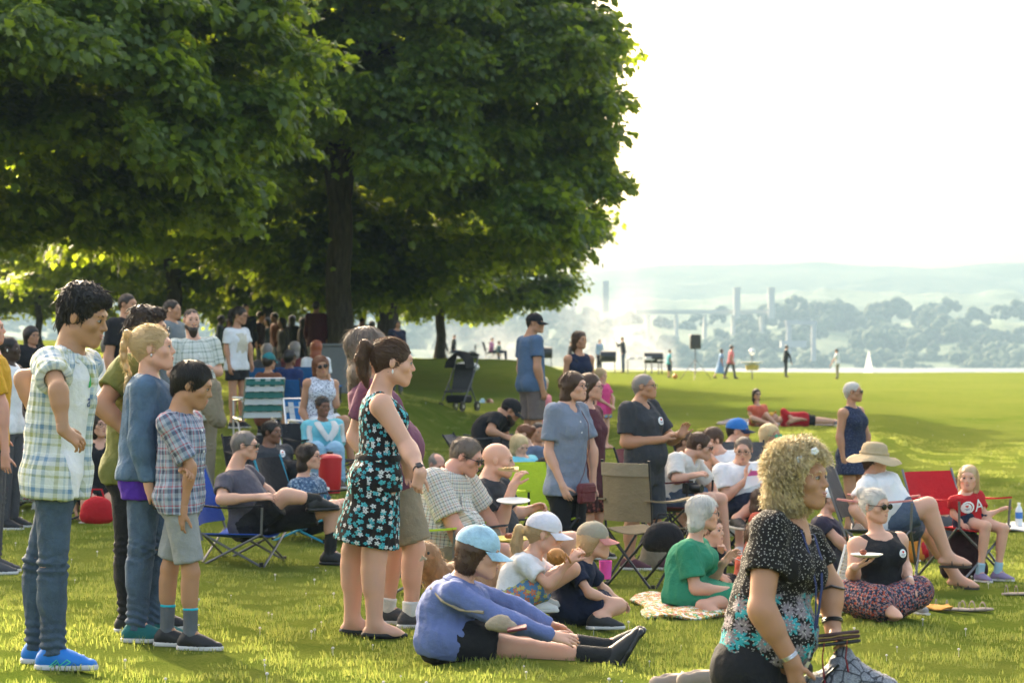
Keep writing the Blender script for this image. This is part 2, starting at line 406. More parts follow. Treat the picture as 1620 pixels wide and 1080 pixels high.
def make_spray(seed, nl, size, L=.13):
    r = np.random.default_rng(seed); Vs = []; Fs = []; n0 = 0
    for k in range(nl):
        # twig fan: leaves lie roughly flat, overlapping, tip droops
        f = r.random()**.7; ang = r.uniform(-1.0, 1.0)
        px = math.sin(ang)*f*size*.75; py = math.cos(ang)*f*size; pz = -0.30*size*f*f + r.normal()*.045
        yaw = -ang*.9 + r.normal()*.6; tilt = r.normal()*.38 - .45*f - .15; roll = r.normal()*.4
        Mx = (Matrix.Rotation(yaw, 3, 'Z') @ Matrix.Rotation(tilt, 3, 'X') @ Matrix.Rotation(roll, 3, 'Y'))
        Q = (LV*L*r.uniform(.7, 1.2))@np.array(Mx).T + np.array([px, py, pz])
        Vs.append(Q); Fs.append(LF+n0); n0 += len(LV)
    me = mesh_np('leaf_spray', np.concatenate(Vs), np.concatenate(Fs), M_LEAF, smooth=False)
    o = bpy.data.objects.new('leaf_spray', me); spray_col.objects.link(o)
for s_ in range(5): make_spray(100+s_, 34, .62)
def gn_instancer(coll, name):
    ng = bpy.data.node_groups.new(name, 'GeometryNodeTree')
    ng.interface.new_socket('Geometry', in_out='INPUT', socket_type='NodeSocketGeometry')
    ng.interface.new_socket('Geometry', in_out='OUTPUT', socket_type='NodeSocketGeometry')
    N = ng.nodes; L = ng.links
    gi = N.new('NodeGroupInput'); go = N.new('NodeGroupOutput')
    ci = N.new('GeometryNodeCollectionInfo'); ci.inputs['Collection'].default_value = coll; ci.inputs['Separate Children'].default_value = True; ci.inputs['Reset Children'].default_value = True
    ip = N.new('GeometryNodeInstanceOnPoints'); ip.inputs['Pick Instance'].default_value = True
    def attr(nm, ty):
        a = N.new('GeometryNodeInputNamedAttribute'); a.data_type = ty; a.inputs['Name'].default_value = nm; return a
    ar = attr('rot', 'FLOAT_VECTOR'); asx = attr('scl', 'FLOAT'); ai = attr('idx', 'INT')
    er = N.new('FunctionNodeEulerToRotation'); L.new(ar.outputs['Attribute'], er.inputs[0])
    L.new(gi.outputs[0], ip.inputs['Points']); L.new(ci.outputs[0], ip.inputs['Instance'])
    L.new(ai.outputs['Attribute'], ip.inputs['Instance Index']); L.new(er.outputs[0], ip.inputs['Rotation']); L.new(asx.outputs['Attribute'], ip.inputs['Scale'])
    L.new(ip.outputs[0], go.inputs[0]); return ng
NG_SPRAY = gn_instancer(spray_col, 'leaf_scatter')
def scatter_obj(name, P, rot, scl, idx, ng, mat, parent=None):
    me = bpy.data.meshes.new(name); me.vertices.add(len(P)); me.vertices.foreach_set('co', np.asarray(P, np.float32).ravel())
    a = me.attributes.new('rot', 'FLOAT_VECTOR', 'POINT'); a.data.foreach_set('vector', np.asarray(rot, np.float32).ravel())
    a = me.attributes.new('scl', 'FLOAT', 'POINT'); a.data.foreach_set('value', np.asarray(scl, np.float32))
    a = me.attributes.new('idx', 'INT', 'POINT'); a.data.foreach_set('value', np.asarray(idx, np.int32))
    me.materials.append(mat)
    o = link(name, me, parent); m = o.modifiers.new('scatter', 'NODES'); m.node_group = ng
    return o
def make_tree(u, D, rad, zbot, ztop, trunk_r, label, seed, nclump=240, per=26, lscale=1.0, squash=1.0, X=None, lean=0.0, single=0, forks=3, name='maple_tree', zfork=None):
    r = np.random.default_rng(seed)
    X = (u-810)/FPX*D if X is None else X
    z0 = gz(X, D); root = empty(name, (X, D, z0)); tag(root, label, 'tree')
    zb, zt = zbot-z0, ztop-z0; zc = zb+(zt-zb)*.30
    # crown envelope: wide low, rounded top
    def envelope(z):
        f = (z-zc)/((zt-zc) if z > zc else (zc-zb)); return rad*math.sqrt(max(0, 1-abs(f)**(2.0 if z > zc else 3.6)))
    P = []; Rt = []; S = []
    for c_ in range(nclump):
        z = zb + (zt-zb)*(r.random()**1.1); th = r.uniform(0, 2*math.pi)
        env = envelope(z)*(1+.10*math.sin(3*th+seed)+.08*math.sin(5*th+z*1.3+seed*2))
        rr = env*math.sqrt(r.uniform(.30, 1.05)) if r.random() < .72 else env*r.uniform(.1, .7)
        cx, cy = rr*math.cos(th), rr*math.sin(th)
        cw = r.uniform(.55, 1.15)*max(.5, rad/5.2)
        for k in range(per):
            a = r.uniform(0, 6.28); q = cw*math.sqrt(r.random())
            ox, oy = q*math.cos(a), q*math.sin(a); oz = -.35*(q/cw)**2*cw*.6 + r.normal()*.10
            x, y, zz = cx+ox, cy+oy, z+oz
            P.append((x, y, zz))
            out = math.atan2(y*.6+oy*1.2, x*.6+ox*1.2) + r.normal()*.35
            Rt.append((r.normal()*.22 - .12, r.normal()*.22, out-math.pi/2)); S.append(lscale*r.uniform(.75, 1.2))
    P = np.array(P); P[:, 1] *= squash
    keep = ~((np.abs(P[:, 0]-.1) < .9) & (P[:, 1] < .6) & (P[:, 2] < (5.4 if single else zb+.4)-z0*(1 if single else 0)))
    keep &= ~((P[:, 1] < .2*rad) & (P[:, 2] < zb+.15+ (.95 if single else .5)*np.clip(.5-P[:, 1]/rad, 0, 1.3)*(1+.35*np.sin(P[:, 0]*1.7+seed))))
    P = P[keep]; Rt = np.array(Rt)[keep]; S = np.array(S)[keep]
    o = scatter_obj('crown', P, Rt, S, r.integers(0, 5, len(P)), NG_SPRAY, M_LEAF, root); o['kind'] = 'stuff'
    # trunk and limbs
    mb = MB(); zf = (zfork-z0) if zfork else zb*1.25
    n = 12; pts = [(lean*zf*(i/n)**1.5 + .03*math.sin(i*.9+seed), .02*math.sin(i*1.3), zf*i/n-.15*(i == 0)) for i in range(n+1)]
    rs = [trunk_r*(1.0+.55*math.exp(-i*1.2)-.16*i/n) for i in range(n+1)]
    mb.tube(pts, rs, 16); mb.build('trunk', M_BARK, root)
    top = Vector(pts[-1])
    for k in range(forks):
        th = 2*math.pi*k/forks + seed*.7 + r.uniform(-.3, .3); L = (zt-zf)*.75
        mb = MB(); pp = [top-Vector((0, 0, .25))]; rr = [trunk_r*.72]
        for i in range(1, 9):
            f = i/8; pp.append(top + Vector((math.cos(th)*rad*.45*f**1.2 + .1*math.sin(i*2+k), math.sin(th)*rad*.45*f**1.2, L*f))); rr.append(trunk_r*.68*(1-f)**.8+.015)
        mb.tube(pp, rr, 10)
        for j in range(5):
            i0 = r.integers(1, 7); st = pp[i0]; a2 = th+r.uniform(-1.6, 1.6); q = [st]; q2 = [rr[i0]*.55]
            for i in range(1, 6):
                f = i/5; q.append(st+Vector((math.cos(a2)*rad*.6*f, math.sin(a2)*rad*.6*f, rad*.28*f-.15*f*f*rad))); q2.append(rr[i0]*.55*(1-f)+.012)
            mb.tube(q, q2, 7)
        mb.build('limb', M_BARK, root)
    for k in range(single):
        # single leaves round the near lower rim, each one an object of its own
        th = r.uniform(math.pi*1.02, math.pi*1.98); z = zb+(zt-zb)*r.uniform(.0, .5); env = envelope(z)*r.uniform(.97, 1.06)
        if k == 0: leaf_me = mesh_np('leaf', LV*.15, LF, M_LEAF, smooth=False); make_tree.lm = leaf_me
        lo = link('leaf', make_tree.lm, root, (env*math.cos(th), env*math.sin(th)*squash, z+r.uniform(-.2, .1)))
        lo.rotation_euler = (r.uniform(-1.2, -.2), r.normal()*.4, th-math.pi/2+r.normal()*.5); lo.scale = (r.uniform(.75, 1.2),)*3
    return root
make_tree(537, 46, 4.9, 2.9, 14.0, .27, 'large maple with dark trunk and a broad crown standing right behind the crowd', 11, 520, 30, 1.1, single=300, zfork=4.3, forks=3)
make_tree(-110, 34, 4.75, 3.3, 11.0, .33, 'near maple crown filling the upper left corner, trunk outside the picture', 23, 430, 30, 1.0, single=300)
make_tree(697, 96, 4.6, 2.9, 10.5, .21, 'small spreading maple with a slim trunk on the hill crest', 35, 210, 20, 1.3)
make_tree(612, 74, 6.0, 3.6, 13, .36, 'dark thick trunked maple half hidden behind the largest tree', 41, 240, 20, 1.4)
make_tree(61, 85, 4.6, 3.0, 11, .14, 'slim straight tree at the far left beyond the crowd', 52, 200, 18, 1.3)
make_tree(275, 66, 5.6, 3.2, 13, .24, 'shaded maple behind the men at the left of the large tree', 63, 260, 20, 1.3)
make_tree(425, 88, 6.5, 2.9, 13, .3, 'dark maple shading the far picnic party at the back', 77, 240, 18, 1.5)
make_tree(-900, 40, 5.6, 3.6, 15, .35, 'maple outside the frame on the left', 88, 220, 22, 1.3)
# clover flowers and grass tufts
t = NT('grass_blade'); geo = t.n('ShaderNodeNewGeometry'); rnd = geo.outputs['Random Per Island']
gcol = t.mix(rnd, (.085, .14, .024), (.20, .24, .055))
gb = t.bsdf(gcol, .55, Specular_IOR_Level=.3)
gt = t.n('ShaderNodeBsdfTranslucent', {'Color': t.mix(rnd, (.24, .32, .05), (.45, .46, .10))}).outputs[0]
M_BLADE = t.out(t.n('ShaderNodeMixShader', {0: .45, 1: gb, 2: gt}).outputs[0])
tuft_col = bpy.data.collections.new('tufts')
for s_ in range(4):
    r = np.random.default_rng(300+s_); Vs = []; Fs = []; n0 = 0
    for k in range(70):
        x, y = r.uniform(-.11, .11, 2); h = r.uniform(.012, .031); th = r.uniform(0, 6.28); w = r.uniform(.0014, .0026); ln = r.uniform(0, .8)*h
        a = r.uniform(0, 6.28); dx, dy = math.cos(th)*w, math.sin(th)*w; lx, ly = math.cos(a)*ln, math.sin(a)*ln
        Vs += [(x-dx, y-dy, -.005), (x+dx, y+dy, -.005), (x+dx*.8+lx*.35, y+dy*.8+ly*.35, h*.6), (x-dx*.8+lx*.35, y-dy*.8+ly*.35, h*.6), (x+lx, y+ly, h)]
        Fs += [(n0, n0+1, n0+2), (n0, n0+2, n0+3), (n0+3, n0+2, n0+4)]; n0 += 5
    o = bpy.data.objects.new('tuft', mesh_np('tuft', np.array(Vs), np.array(Fs), M_BLADE, smooth=False)); tuft_col.objects.link(o)
NG_TUFT = gn_instancer(tuft_col, 'tuft_scatter')
r = np.random.default_rng(9); P = []
for (d0, d1, dens) in ((7.2, 10, 26), (10, 15, 26), (15, 22, 17), (22, 34, 8), (34, 50, 3.0)):
    A = (d1-d0)*(d0+d1)/2*(2150/FPX); n = int(A*dens)
    d = np.sqrt(r.uniform(d0**2, d1**2, n)); u = r.uniform(-200, 1950, n); P.append(np.stack([(u-810)/FPX*d, d], -1))
P = np.concatenate(P); Z = ground_z(P[:, 0], P[:, 1]); P = np.concatenate([P, Z[:, None]], 1)
n = len(P); d = P[:, 1]
tag(scatter_obj('grass', P, np.stack([r.normal(0, .08, n), r.normal(0, .08, n), r.uniform(0, 6.28, n)], -1), r.uniform(.7, 1.15, n)*(1+np.clip((d-15)/40, 0, .6)), r.integers(0, 4, n), NG_TUFT, M_BLADE), 'short mown green grass of the park lawn', 'grass', kind='stuff')
M_CLOV = simple('clover_flower', (.62, .58, .50), .8, .2)
clov_col = bpy.data.collections.new('clovers')
mb = MB(); mb.ell((0, 0, .030), (.006, .006, .005), None, 7, 5); mb.tube([(0, 0, 0), (0, 0, .03)], .001, 3)
o = mb.build('clover_head', M_CLOV); COL.objects.unlink(o); clov_col.objects.link(o)
NG_CLOV = gn_instancer(clov_col, 'clover_scatter')
n = 420; d = np.exp(r.uniform(math.log(8), math.log(60), n)); u = r.uniform(-50, 1680, n); P = np.stack([(u-810)/FPX*d, d], -1)
msk = vnoise1(P[:, 0]*1.7+P[:, 1]*.9, 4, 3) + vnoise1(P[:, 1]*1.1, 8, 2) > -.2; P = P[msk]; n = len(P)
P = np.concatenate([P, ground_z(P[:, 0], P[:, 1])[:, None]], 1)
tag(scatter_obj('clover', P, np.zeros((n, 3)), r.uniform(.8, 1.5, n), np.zeros(n), NG_CLOV, M_CLOV), 'white clover heads dotted through the lawn', 'clover', kind='stuff')
# ---------------------------------------------------------------- implicit surfaces -> meshes
def nrm(v):
    v = np.asarray(v, float); n = np.linalg.norm(v); return v/n if n > 1e-9 else v
class Prim:
    """capsule with two radii in an affine local frame, or an elliptical loft"""
    __slots__ = ('kind', 'o', 'A', 'b', 'ra', 'rb', 'sc', 'k', 'op', 'bb', 'prof', 'id', 'L', 'cut')
def cap(a, b, ra, rb, k=.02, op='u', fl=None, id=0):
    """fl = (direction, factor): thin the capsule along a direction"""
    p = Prim(); a = np.asarray(a, float); b = np.asarray(b, float)
    A = np.eye(3); sc = 1.0; ex = 1.0
    if fl is not None:
        d = nrm(fl[0]); A = np.eye(3) + (1.0/fl[1]-1.0)*np.outer(d, d); sc = min(1.0, fl[1])**.7; ex = max(1, fl[1])
    p.kind = 0; p.o = a; p.A = A; p.b = A@(b-a); p.ra, p.rb, p.sc, p.k, p.op, p.id = ra, rb, sc, k, op, id
    m = max(ra, rb)*ex
    p.bb = (np.minimum(a, b)-m, np.maximum(a, b)+m); p.prof = None; p.L = np.linalg.norm(b-a); p.cut = None
    return p
def ell(c, r, M, k=.02, op='u', id=0):
    """ellipsoid; M columns are its axes"""
    p = Prim(); M = np.asarray(M, float); r = np.asarray(r, float)
    rm = r.mean(); p.kind = 1; p.o = np.asarray(c, float); p.A = np.diag(1/r)@M.T; p.b = None; p.ra = r; p.sc = min(r)**.6*rm**.4; p.k = k; p.op = op; p.id = id
    e = np.sqrt(((M*r)**2).sum(1)); p.bb = (p.o-e, p.o+e); p.prof = None; p.L = 0; p.cut = None
    return p
def loft(o, M, prof, k=.02, op='u', id=0, bend=0.0, L=1.0):
    """M columns: left, forward, up. prof rows: z, half width, half depth, forward shift (metres)"""
    p = Prim(); p.kind = 2; p.o = np.asarray(o, float); p.A = np.asarray(M, float).T; p.prof = np.array(prof, float); p.k = k; p.op = op; p.id = id; p.b = bend; p.ra = 0; p.rb = 0; p.sc = 1; p.L = L
    pts = []
    for z, w, d, y in prof:
        for sx in (-1, 1):
            for sy in (-1, 1): pts.append(p.o + M@np.array([sx*w, sy*d+y+abs(bend)*sy, z]))
    pts = np.array(pts); p.bb = (pts.min(0)-.02, pts.max(0)+.02); p.cut = None
    return p
def hemcut(p, d, rr, ln=.10):
    d = nrm(d); x = nrm(np.cross(d, [.3, .9, .2])); y = np.cross(d, x); M = np.stack([x, y, d], 1)
    return loft(p, M, [(0, rr, rr, 0), (ln, rr, rr, 0)], k=.004, op='s')
def pdist(p, X, Y, Z):
    x = X-p.o[0]; y = Y-p.o[1]; z = Z-p.o[2]; A = p.A
    a = A[0, 0]*x + A[0, 1]*y + A[0, 2]*z; b = A[1, 0]*x + A[1, 1]*y + A[1, 2]*z; c = A[2, 0]*x + A[2, 1]*y + A[2, 2]*z
    if p.kind == 0:
        bb = float(p.b@p.b)
        if bb < 1e-12: return (np.sqrt(a*a+b*b+c*c)-p.ra)*p.sc
        t = np.clip((a*p.b[0]+b*p.b[1]+c*p.b[2])/bb, 0, 1)
        return (np.sqrt((a-t*p.b[0])**2+(b-t*p.b[1])**2+(c-t*p.b[2])**2)-(p.ra+(p.rb-p.ra)*t))*p.sc
    if p.kind == 1: return (np.sqrt(a*a+b*b+c*c)-1)*p.sc
    pr = p.prof; zz = np.clip(c, pr[0, 0], pr[-1, 0])
    w = np.interp(zz, pr[:, 0], pr[:, 1]); d = np.interp(zz, pr[:, 0], pr[:, 2]); s = np.interp(zz, pr[:, 0], pr[:, 3])
    if p.b: s = s + p.b*np.sin(np.pi*np.clip(c/p.L, 0, 1))
    yy = b-s; q = np.sqrt((a/w)**2+(yy/d)**2)
    dd = (q-1)*np.minimum(w, d)*1.0
    dz = np.maximum(c-pr[-1, 0], pr[0, 0]-c)
    return np.maximum(dd, dz)
def combine(F, d, k, op):
    if op == 's': d = -d; h = np.maximum(k-np.abs(F-d), 0)/k; return np.maximum(F, d)+h*h*k*.25
    if op == 'i': h = np.maximum(k-np.abs(F-d), 0)/k; return np.maximum(F, d)+h*h*k*.25
    h = np.maximum(k-np.abs(F-d), 0)/k
    return np.minimum(F, d)-h*h*k*.25
def surface(prims, h, lo=None, hi=None, planes=()):
    """surface nets over the union of prims; planes: (point, normal) keep the side the normal points away from"""
    add = [p for p in prims if p.op == 'u']
    if lo is None: lo = np.min([p.bb[0] for p in add], 0)-3*h
    if hi is None: hi = np.max([p.bb[1] for p in add], 0)+3*h
    n = np.maximum(np.ceil((hi-lo)/h).astype(int)+1, 4)
    xs = [(lo[i]+h*np.arange(n[i])).astype(np.float32) for i in range(3)]
    F = np.full(n, .08, np.float32)
    for p in prims:
        pad = p.k + 2.5*h
        i0 = np.clip(np.floor((p.bb[0]-pad-lo)/h).astype(int), 0, n); i1 = np.clip(np.ceil((p.bb[1]+pad-lo)/h).astype(int)+1, 0, n)
        if np.any(i1 <= i0): continue
        sl = tuple(slice(a, b) for a, b in zip(i0, i1))
        X = xs[0][sl[0]][:, None, None]; Y = xs[1][sl[1]][None, :, None]; Z = xs[2][sl[2]][None, None, :]
        d = pdist(p, X, Y, Z)
        F[sl] = combine(F[sl], d, p.k, p.op)
    for (pt, nn, k) in planes:
        d = ((xs[0][:, None, None]-pt[0])*nn[0]+(xs[1][None, :, None]-pt[1])*nn[1]+(xs[2][None, None, :]-pt[2])*nn[2])
        F = np.maximum(F, d.astype(np.float32))
    F[0] = F[-1] = .08; F[:, 0] = F[:, -1] = .08; F[:, :, 0] = F[:, :, -1] = .08
    ins = F < 0
    s = ins[:-1, :-1, :-1].astype(np.int8)
    for (a, b, c) in [(1, 0, 0), (0, 1, 0), (0, 0, 1), (1, 1, 0), (1, 0, 1), (0, 1, 1), (1, 1, 1)]:
        s = s + ins[a:n[0]-1+a, b:n[1]-1+b, c:n[2]-1+c]
    act = (s > 0) & (s < 8); I = np.argwhere(act)
    if len(I) == 0: return np.zeros((0, 3)), np.zeros((0, 4), int)
    idx = np.full(act.shape, -1, np.int32); idx[act] = np.arange(len(I))
    acc = np.zeros((len(I), 3)); cnt = np.zeros(len(I))
    cor = [(0, 0, 0), (1, 0, 0), (0, 1, 0), (1, 1, 0), (0, 0, 1), (1, 0, 1), (0, 1, 1), (1, 1, 1)]
    val = [F[I[:, 0]+c[0], I[:, 1]+c[1], I[:, 2]+c[2]] for c in cor]
    for a, b in [(0, 1), (2, 3), (4, 5), (6, 7), (0, 2), (1, 3), (4, 6), (5, 7), (0, 4), (1, 5), (2, 6), (3, 7)]:
        fa, fb = val[a], val[b]; m = (fa < 0) != (fb < 0); t = np.where(m, fa/np.where(m, fa-fb, 1), 0)
        pa = np.array(cor[a], float); pb = np.array(cor[b], float)
        acc += m[:, None]*(pa[None]+t[:, None]*(pb-pa)[None]); cnt += m
    V = (I+acc/cnt[:, None])*h+lo
    Q = []
    for ax in range(3):
        sl0 = [slice(None)]*3; sl1 = [slice(None)]*3; sl0[ax] = slice(0, -1); sl1[ax] = slice(1, None)
        A_ = ins[tuple(sl0)]; B_ = ins[tuple(sl1)]; E = np.argwhere(A_ != B_)
        u, v = (ax+1) % 3, (ax+2) % 3
        E = E[(E[:, u] > 0) & (E[:, v] > 0) & (E[:, u] < n[u]-1) & (E[:, v] < n[v]-1)]
        def g(du, dv):
            q = E.copy(); q[:, u] -= du; q[:, v] -= dv; return idx[q[:, 0], q[:, 1], q[:, 2]]
        q = np.stack([g(1, 1), g(0, 1), g(0, 0), g(1, 0)], -1)
        fl = ~A_[E[:, 0], E[:, 1], E[:, 2]]; q[fl] = q[fl][:, ::-1]
        Q.append(q)
    Q = np.concatenate(Q); Q = Q[(Q >= 0).all(1)]
    return V, Q
def vnormals(V, Q):
    fn = np.cross(V[Q[:, 2]]-V[Q[:, 0]], V[Q[:, 3]]-V[Q[:, 1]]); N = np.zeros_like(V)
    for i in range(4): np.add.at(N, Q[:, i], fn)
    return N/np.maximum(np.linalg.norm(N, axis=1, keepdims=True), 1e-12)
def folds(V, seed, wl=.12, n=5, ani=(1, 1, 1)):
    r = np.random.default_rng(seed); out = np.zeros(len(V)); W = V*np.array(ani)
    for i in range(n):
        k = nrm(r.standard_normal(3))*2*np.pi/(wl*r.uniform(.6, 1.6)); k2 = nrm(r.standard_normal(3))*2*np.pi/(wl*2.5)
        s = np.sin(W@k + 1.6*np.sin(W@k2+r.random()*6)+r.random()*6); out += (1-np.abs(s))*1.3-.5
    return out/n
def cloth_coords(V, prims):
    """arc length / along length on the nearest limb or the trunk"""
    best = np.full(len(V), 1e9); uv = np.zeros((len(V), 3))
    for p in prims:
        if p.op != 'u' or p.id == 0: continue
        d = pdist(p, V[:, 0], V[:, 1], V[:, 2]); m = d < best
        q = (V-p.o)@p.A.T
        if p.kind == 2:
            uv2 = np.stack([np.arctan2(q[:, 0], -q[:, 1])*.15, q[:, 2], np.full(len(V), p.id)], -1)
        elif p.kind == 0:
            ax = nrm(p.b); t_ = q@ax; ref = nrm(np.cross(ax, [0.31, -.95, .1])); r2 = np.cross(ax, ref); rad = q-t_[:, None]*ax
            uv2 = np.stack([np.arctan2(rad@r2, rad@ref)*max(p.ra, .04), -t_, np.full(len(V), p.id)], -1)
        else: continue
        uv[m] = uv2[m]; best[m] = d[m]
    return uv
def sdf_obj(name, prims, h, mat, parent, org, fold=0.0, seed=0, wl=.12, ani=(1, 1, 1), planes=(), coords=False, ret=False, lo=None, hi=None, extra=None, disp=None):
    V, Q = surface(prims, h, lo, hi, planes=planes)
    if len(V) == 0: return (None, None, None) if ret else None
    if extra is not None:
        for (V2, Q2) in extra: Q = np.concatenate([Q, Q2+len(V)]); V = np.concatenate([V, V2])
    uv = cloth_coords(V, prims) if coords else None
    N = vnormals(V, Q)
    if fold: V = V + N*(folds(V, seed, wl, ani=ani)*fold)[:, None]
    if disp is not None: V = V + N*disp(V)[:, None]
    me = mesh_np(name, V-org, Q, mat)
    if uv is not None:
        a = me.attributes.new('cuv', 'FLOAT_VECTOR', 'POINT'); a.data.foreach_set('vector', uv.astype(np.float32).ravel())
    o = link(name, me, parent)
    return (o, V, N) if ret else o
def strands(name, V, N, flow, count, length, width, mat, parent, org, seed=0, lift=.004, curl=0.0, seg=5, down=.3, keep=None, sdf=None):
    """thin ribbons that follow the surface; flow(points) gives the combing direction"""
    r = np.random.default_rng(seed); ids = r.integers(0, len(V), count)
    P = V[ids]+N[ids]*.001; n = N[ids]; F = flow(P)
    L = length*r.uniform(.5, 1.2, count)[:, None]; pts = [P]; cur = P.copy(); ph = r.uniform(0, 6.28, count); nn = n.copy()
    jit = r.normal(0, .22, (count, 3)); lf = r.uniform(0, 1.6, count)*np.where(r.random(count) < .16, (1.5 if curl > .9 else 3.2), 1.0)
    for s in range(seg):
        f = flow(cur)+jit; f -= (f*nn).sum(1, keepdims=True)*nn; f /= np.maximum(np.linalg.norm(f, axis=1, keepdims=True), 1e-6)
        side = np.cross(nn, f); cc = curl*np.sin(ph+s*1.9)[:, None]*side + curl*.8*np.cos(ph+s*1.9)[:, None]*nn
        cur = cur + f*L/seg + nn*lift/seg*r.uniform(0, 1.6, count)[:, None] + cc*L/seg + np.array([0, 0, -down])*L/seg*(s/seg)*.3
        if sdf is not None:
            e = .004; d0 = sdf(cur); g_ = np.stack([sdf(cur+np.eye(3)[i]*e)-d0 for i in range(3)], 1)/e; gl_ = np.linalg.norm(g_, axis=1, keepdims=True); g_ = g_/np.maximum(gl_, .2)
            tgt = lift*lf*((s+1)/seg)**1.5 + (.009*(1+np.sin(ph+s*1.9)) if curl > 1.0 else 0); cur = cur - g_*np.clip(d0-tgt, -.03, .03)[:, None]*.9; nn = np.where(gl_ > .3, g_, nn)
        pts.append(cur.copy())
    pts = np.stack(pts, 1); d = np.diff(pts, axis=1, append=pts[:, -1:]*2-pts[:, -2:-1])
    ref = r.standard_normal((count, 1, 3)); sd_ = np.cross(d, ref); sd_ /= np.maximum(np.linalg.norm(sd_, axis=2, keepdims=True), 1e-9)
    wv = width*np.linspace(1, .15, seg+1)[None, :, None]*r.uniform(.6, 1.3, (count, 1, 1)); A_ = pts-sd_*wv; B_ = pts+sd_*wv
    Vs = np.stack([A_, B_], 2).reshape(-1, 3); m = seg+1; base = (np.arange(count)*m*2)[:, None]; s = np.arange(seg)[None]*2
    Q = np.stack([base+s, base+s+1, base+s+3, base+s+2], -1).reshape(-1, 4)
    return Vs, Q

# ---------------------------------------------------------------- cloth, skin and hair materials
def m_skin(name, col, red=.25):
    key = ('skin', name)
    if key in _mc: return _mc[key]
    t = NT('skin_'+name); tc = t.n('ShaderNodeTexCoord').outputs['Object']; n1 = t.noise(tc, 9, 4).outputs[0]; n2 = t.noise(tc, 160, 3).outputs[0]
    c = t.mix(n1, tuple(x*.86 for x in col), (min(1, col[0]*1.12), col[1]*.97, col[2]*.92))
    b = t.bsdf(c, .52, n2, .12, .002, Specular_IOR_Level=.35, Subsurface_Weight=.12, Subsurface_Radius=(.02, .008, .004), Subsurface_Scale=.6)
    m = t.out(b); _mc[key] = m; return m
SK = dict(fair=(.62, .37, .26), tan=(.44, .24, .14), olive=(.40, .225, .125), brown=(.20, .10, .06), dark=(.05, .028, .02), pink=(.62, .33, .24))
def skin(k): return m_skin(k, SK[k])
def m_hair(name, c1, c2, rough=.42):
    key = ('hair', name)
    if key in _mc: return _mc[key]
    t = NT('hair_'+name); tc = t.n('ShaderNodeTexCoord').outputs['Object']; mp = t.n('ShaderNodeMapping', {'Vector': tc, 'Scale': (60, 60, 7)}).outputs[0]
    n1 = t.noise(mp, 3.0, 5, .7).outputs[0]; rn = t.n('ShaderNodeNewGeometry').outputs['Random Per Island']
    c = t.mix(t.math('MULTIPLY', t.math('ADD', n1, rn), .5), c1, c2)
    b = t.bsdf(c, rough, n1, .8, .006, Specular_IOR_Level=.5)
    tr = t.n('ShaderNodeBsdfTranslucent', {'Color': tuple(min(1, x*1.6) for x in c2)+(1,)}).outputs[0]
    m = t.out(t.n('ShaderNodeMixShader', {0: .22, 1: b, 2: tr}).outputs[0]); _mc[key] = m; return m
HAIR = dict(black=((.006, .005, .004), (.022, .016, .012)), dark=((.014, .009, .006), (.05, .030, .018)), brown=((.045, .022, .012), (.13, .065, .03)), auburn=((.10, .032, .012), (.25, .09, .03)),
            blond=((.52, .36, .17), (.92, .74, .44)), lblond=((.38, .26, .13), (.74, .54, .30)), grey=((.16, .14, .125), (.36, .33, .30)), white=((.55, .52, .47), (.82, .80, .74)), gbrown=((.10, .07, .05), (.26, .21, .165)), red=((.22, .05, .02), (.45, .13, .05)))
def hair(k): return m_hair(k, *HAIR[k])
def m_cloth(name, col, rough=.85, weave=380, var=.16, sheen=.0, col2=None):
    key = ('cloth', name)
    if key in _mc: return _mc[key]
    t = NT('cloth_'+name); tc = t.n('ShaderNodeTexCoord').outputs['Object']
    n1 = t.noise(tc, 5, 4).outputs[0]; n2 = t.noise(tc, 22, 4, .65).outputs[0]; n3 = t.noise(tc, weave, 2).outputs[0]
    c = t.mix(n1, tuple(x*(1-var) for x in col), tuple(min(1, x*(1+var)) for x in (col2 or col)))
    hgt = t.math('ADD', t.math('MULTIPLY', n2, 1.0), t.math('MULTIPLY', n3, .12))
    m = t.out(t.bsdf(c, rough, hgt, .55, .02, Specular_IOR_Level=.25, Sheen_Weight=sheen)); _mc[key] = m; return m
def m_denim(name, col):
    key = ('denim', name)
    if key in _mc: return _mc[key]
    t = NT('denim_'+name); tc = t.n('ShaderNodeTexCoord').outputs['Object']; n1 = t.noise(tc, 6, 5, .65).outputs[0]; n2 = t.noise(tc, 24, 5, .7).outputs[0]; n3 = t.noise(tc, 500, 2).outputs[0]
    c = t.mix(t.ramp(n1, [(.35, (0, 0, 0)), (.68, (1, 1, 1))]), tuple(x*.75 for x in col), tuple(min(1, x*1.8+.02) for x in col)); c = t.mix(t.math('MULTIPLY', n3, .25), c, (.3, .36, .42))
    m = t.out(t.bsdf(c, .85, n2, .6, .02, Specular_IOR_Level=.2)); _mc[key] = m; return m
def _fr(t, x, p, off=0.0): return t.math('FRACT', t.math('ADD', t.math('DIVIDE', x, p), 10.0+off))
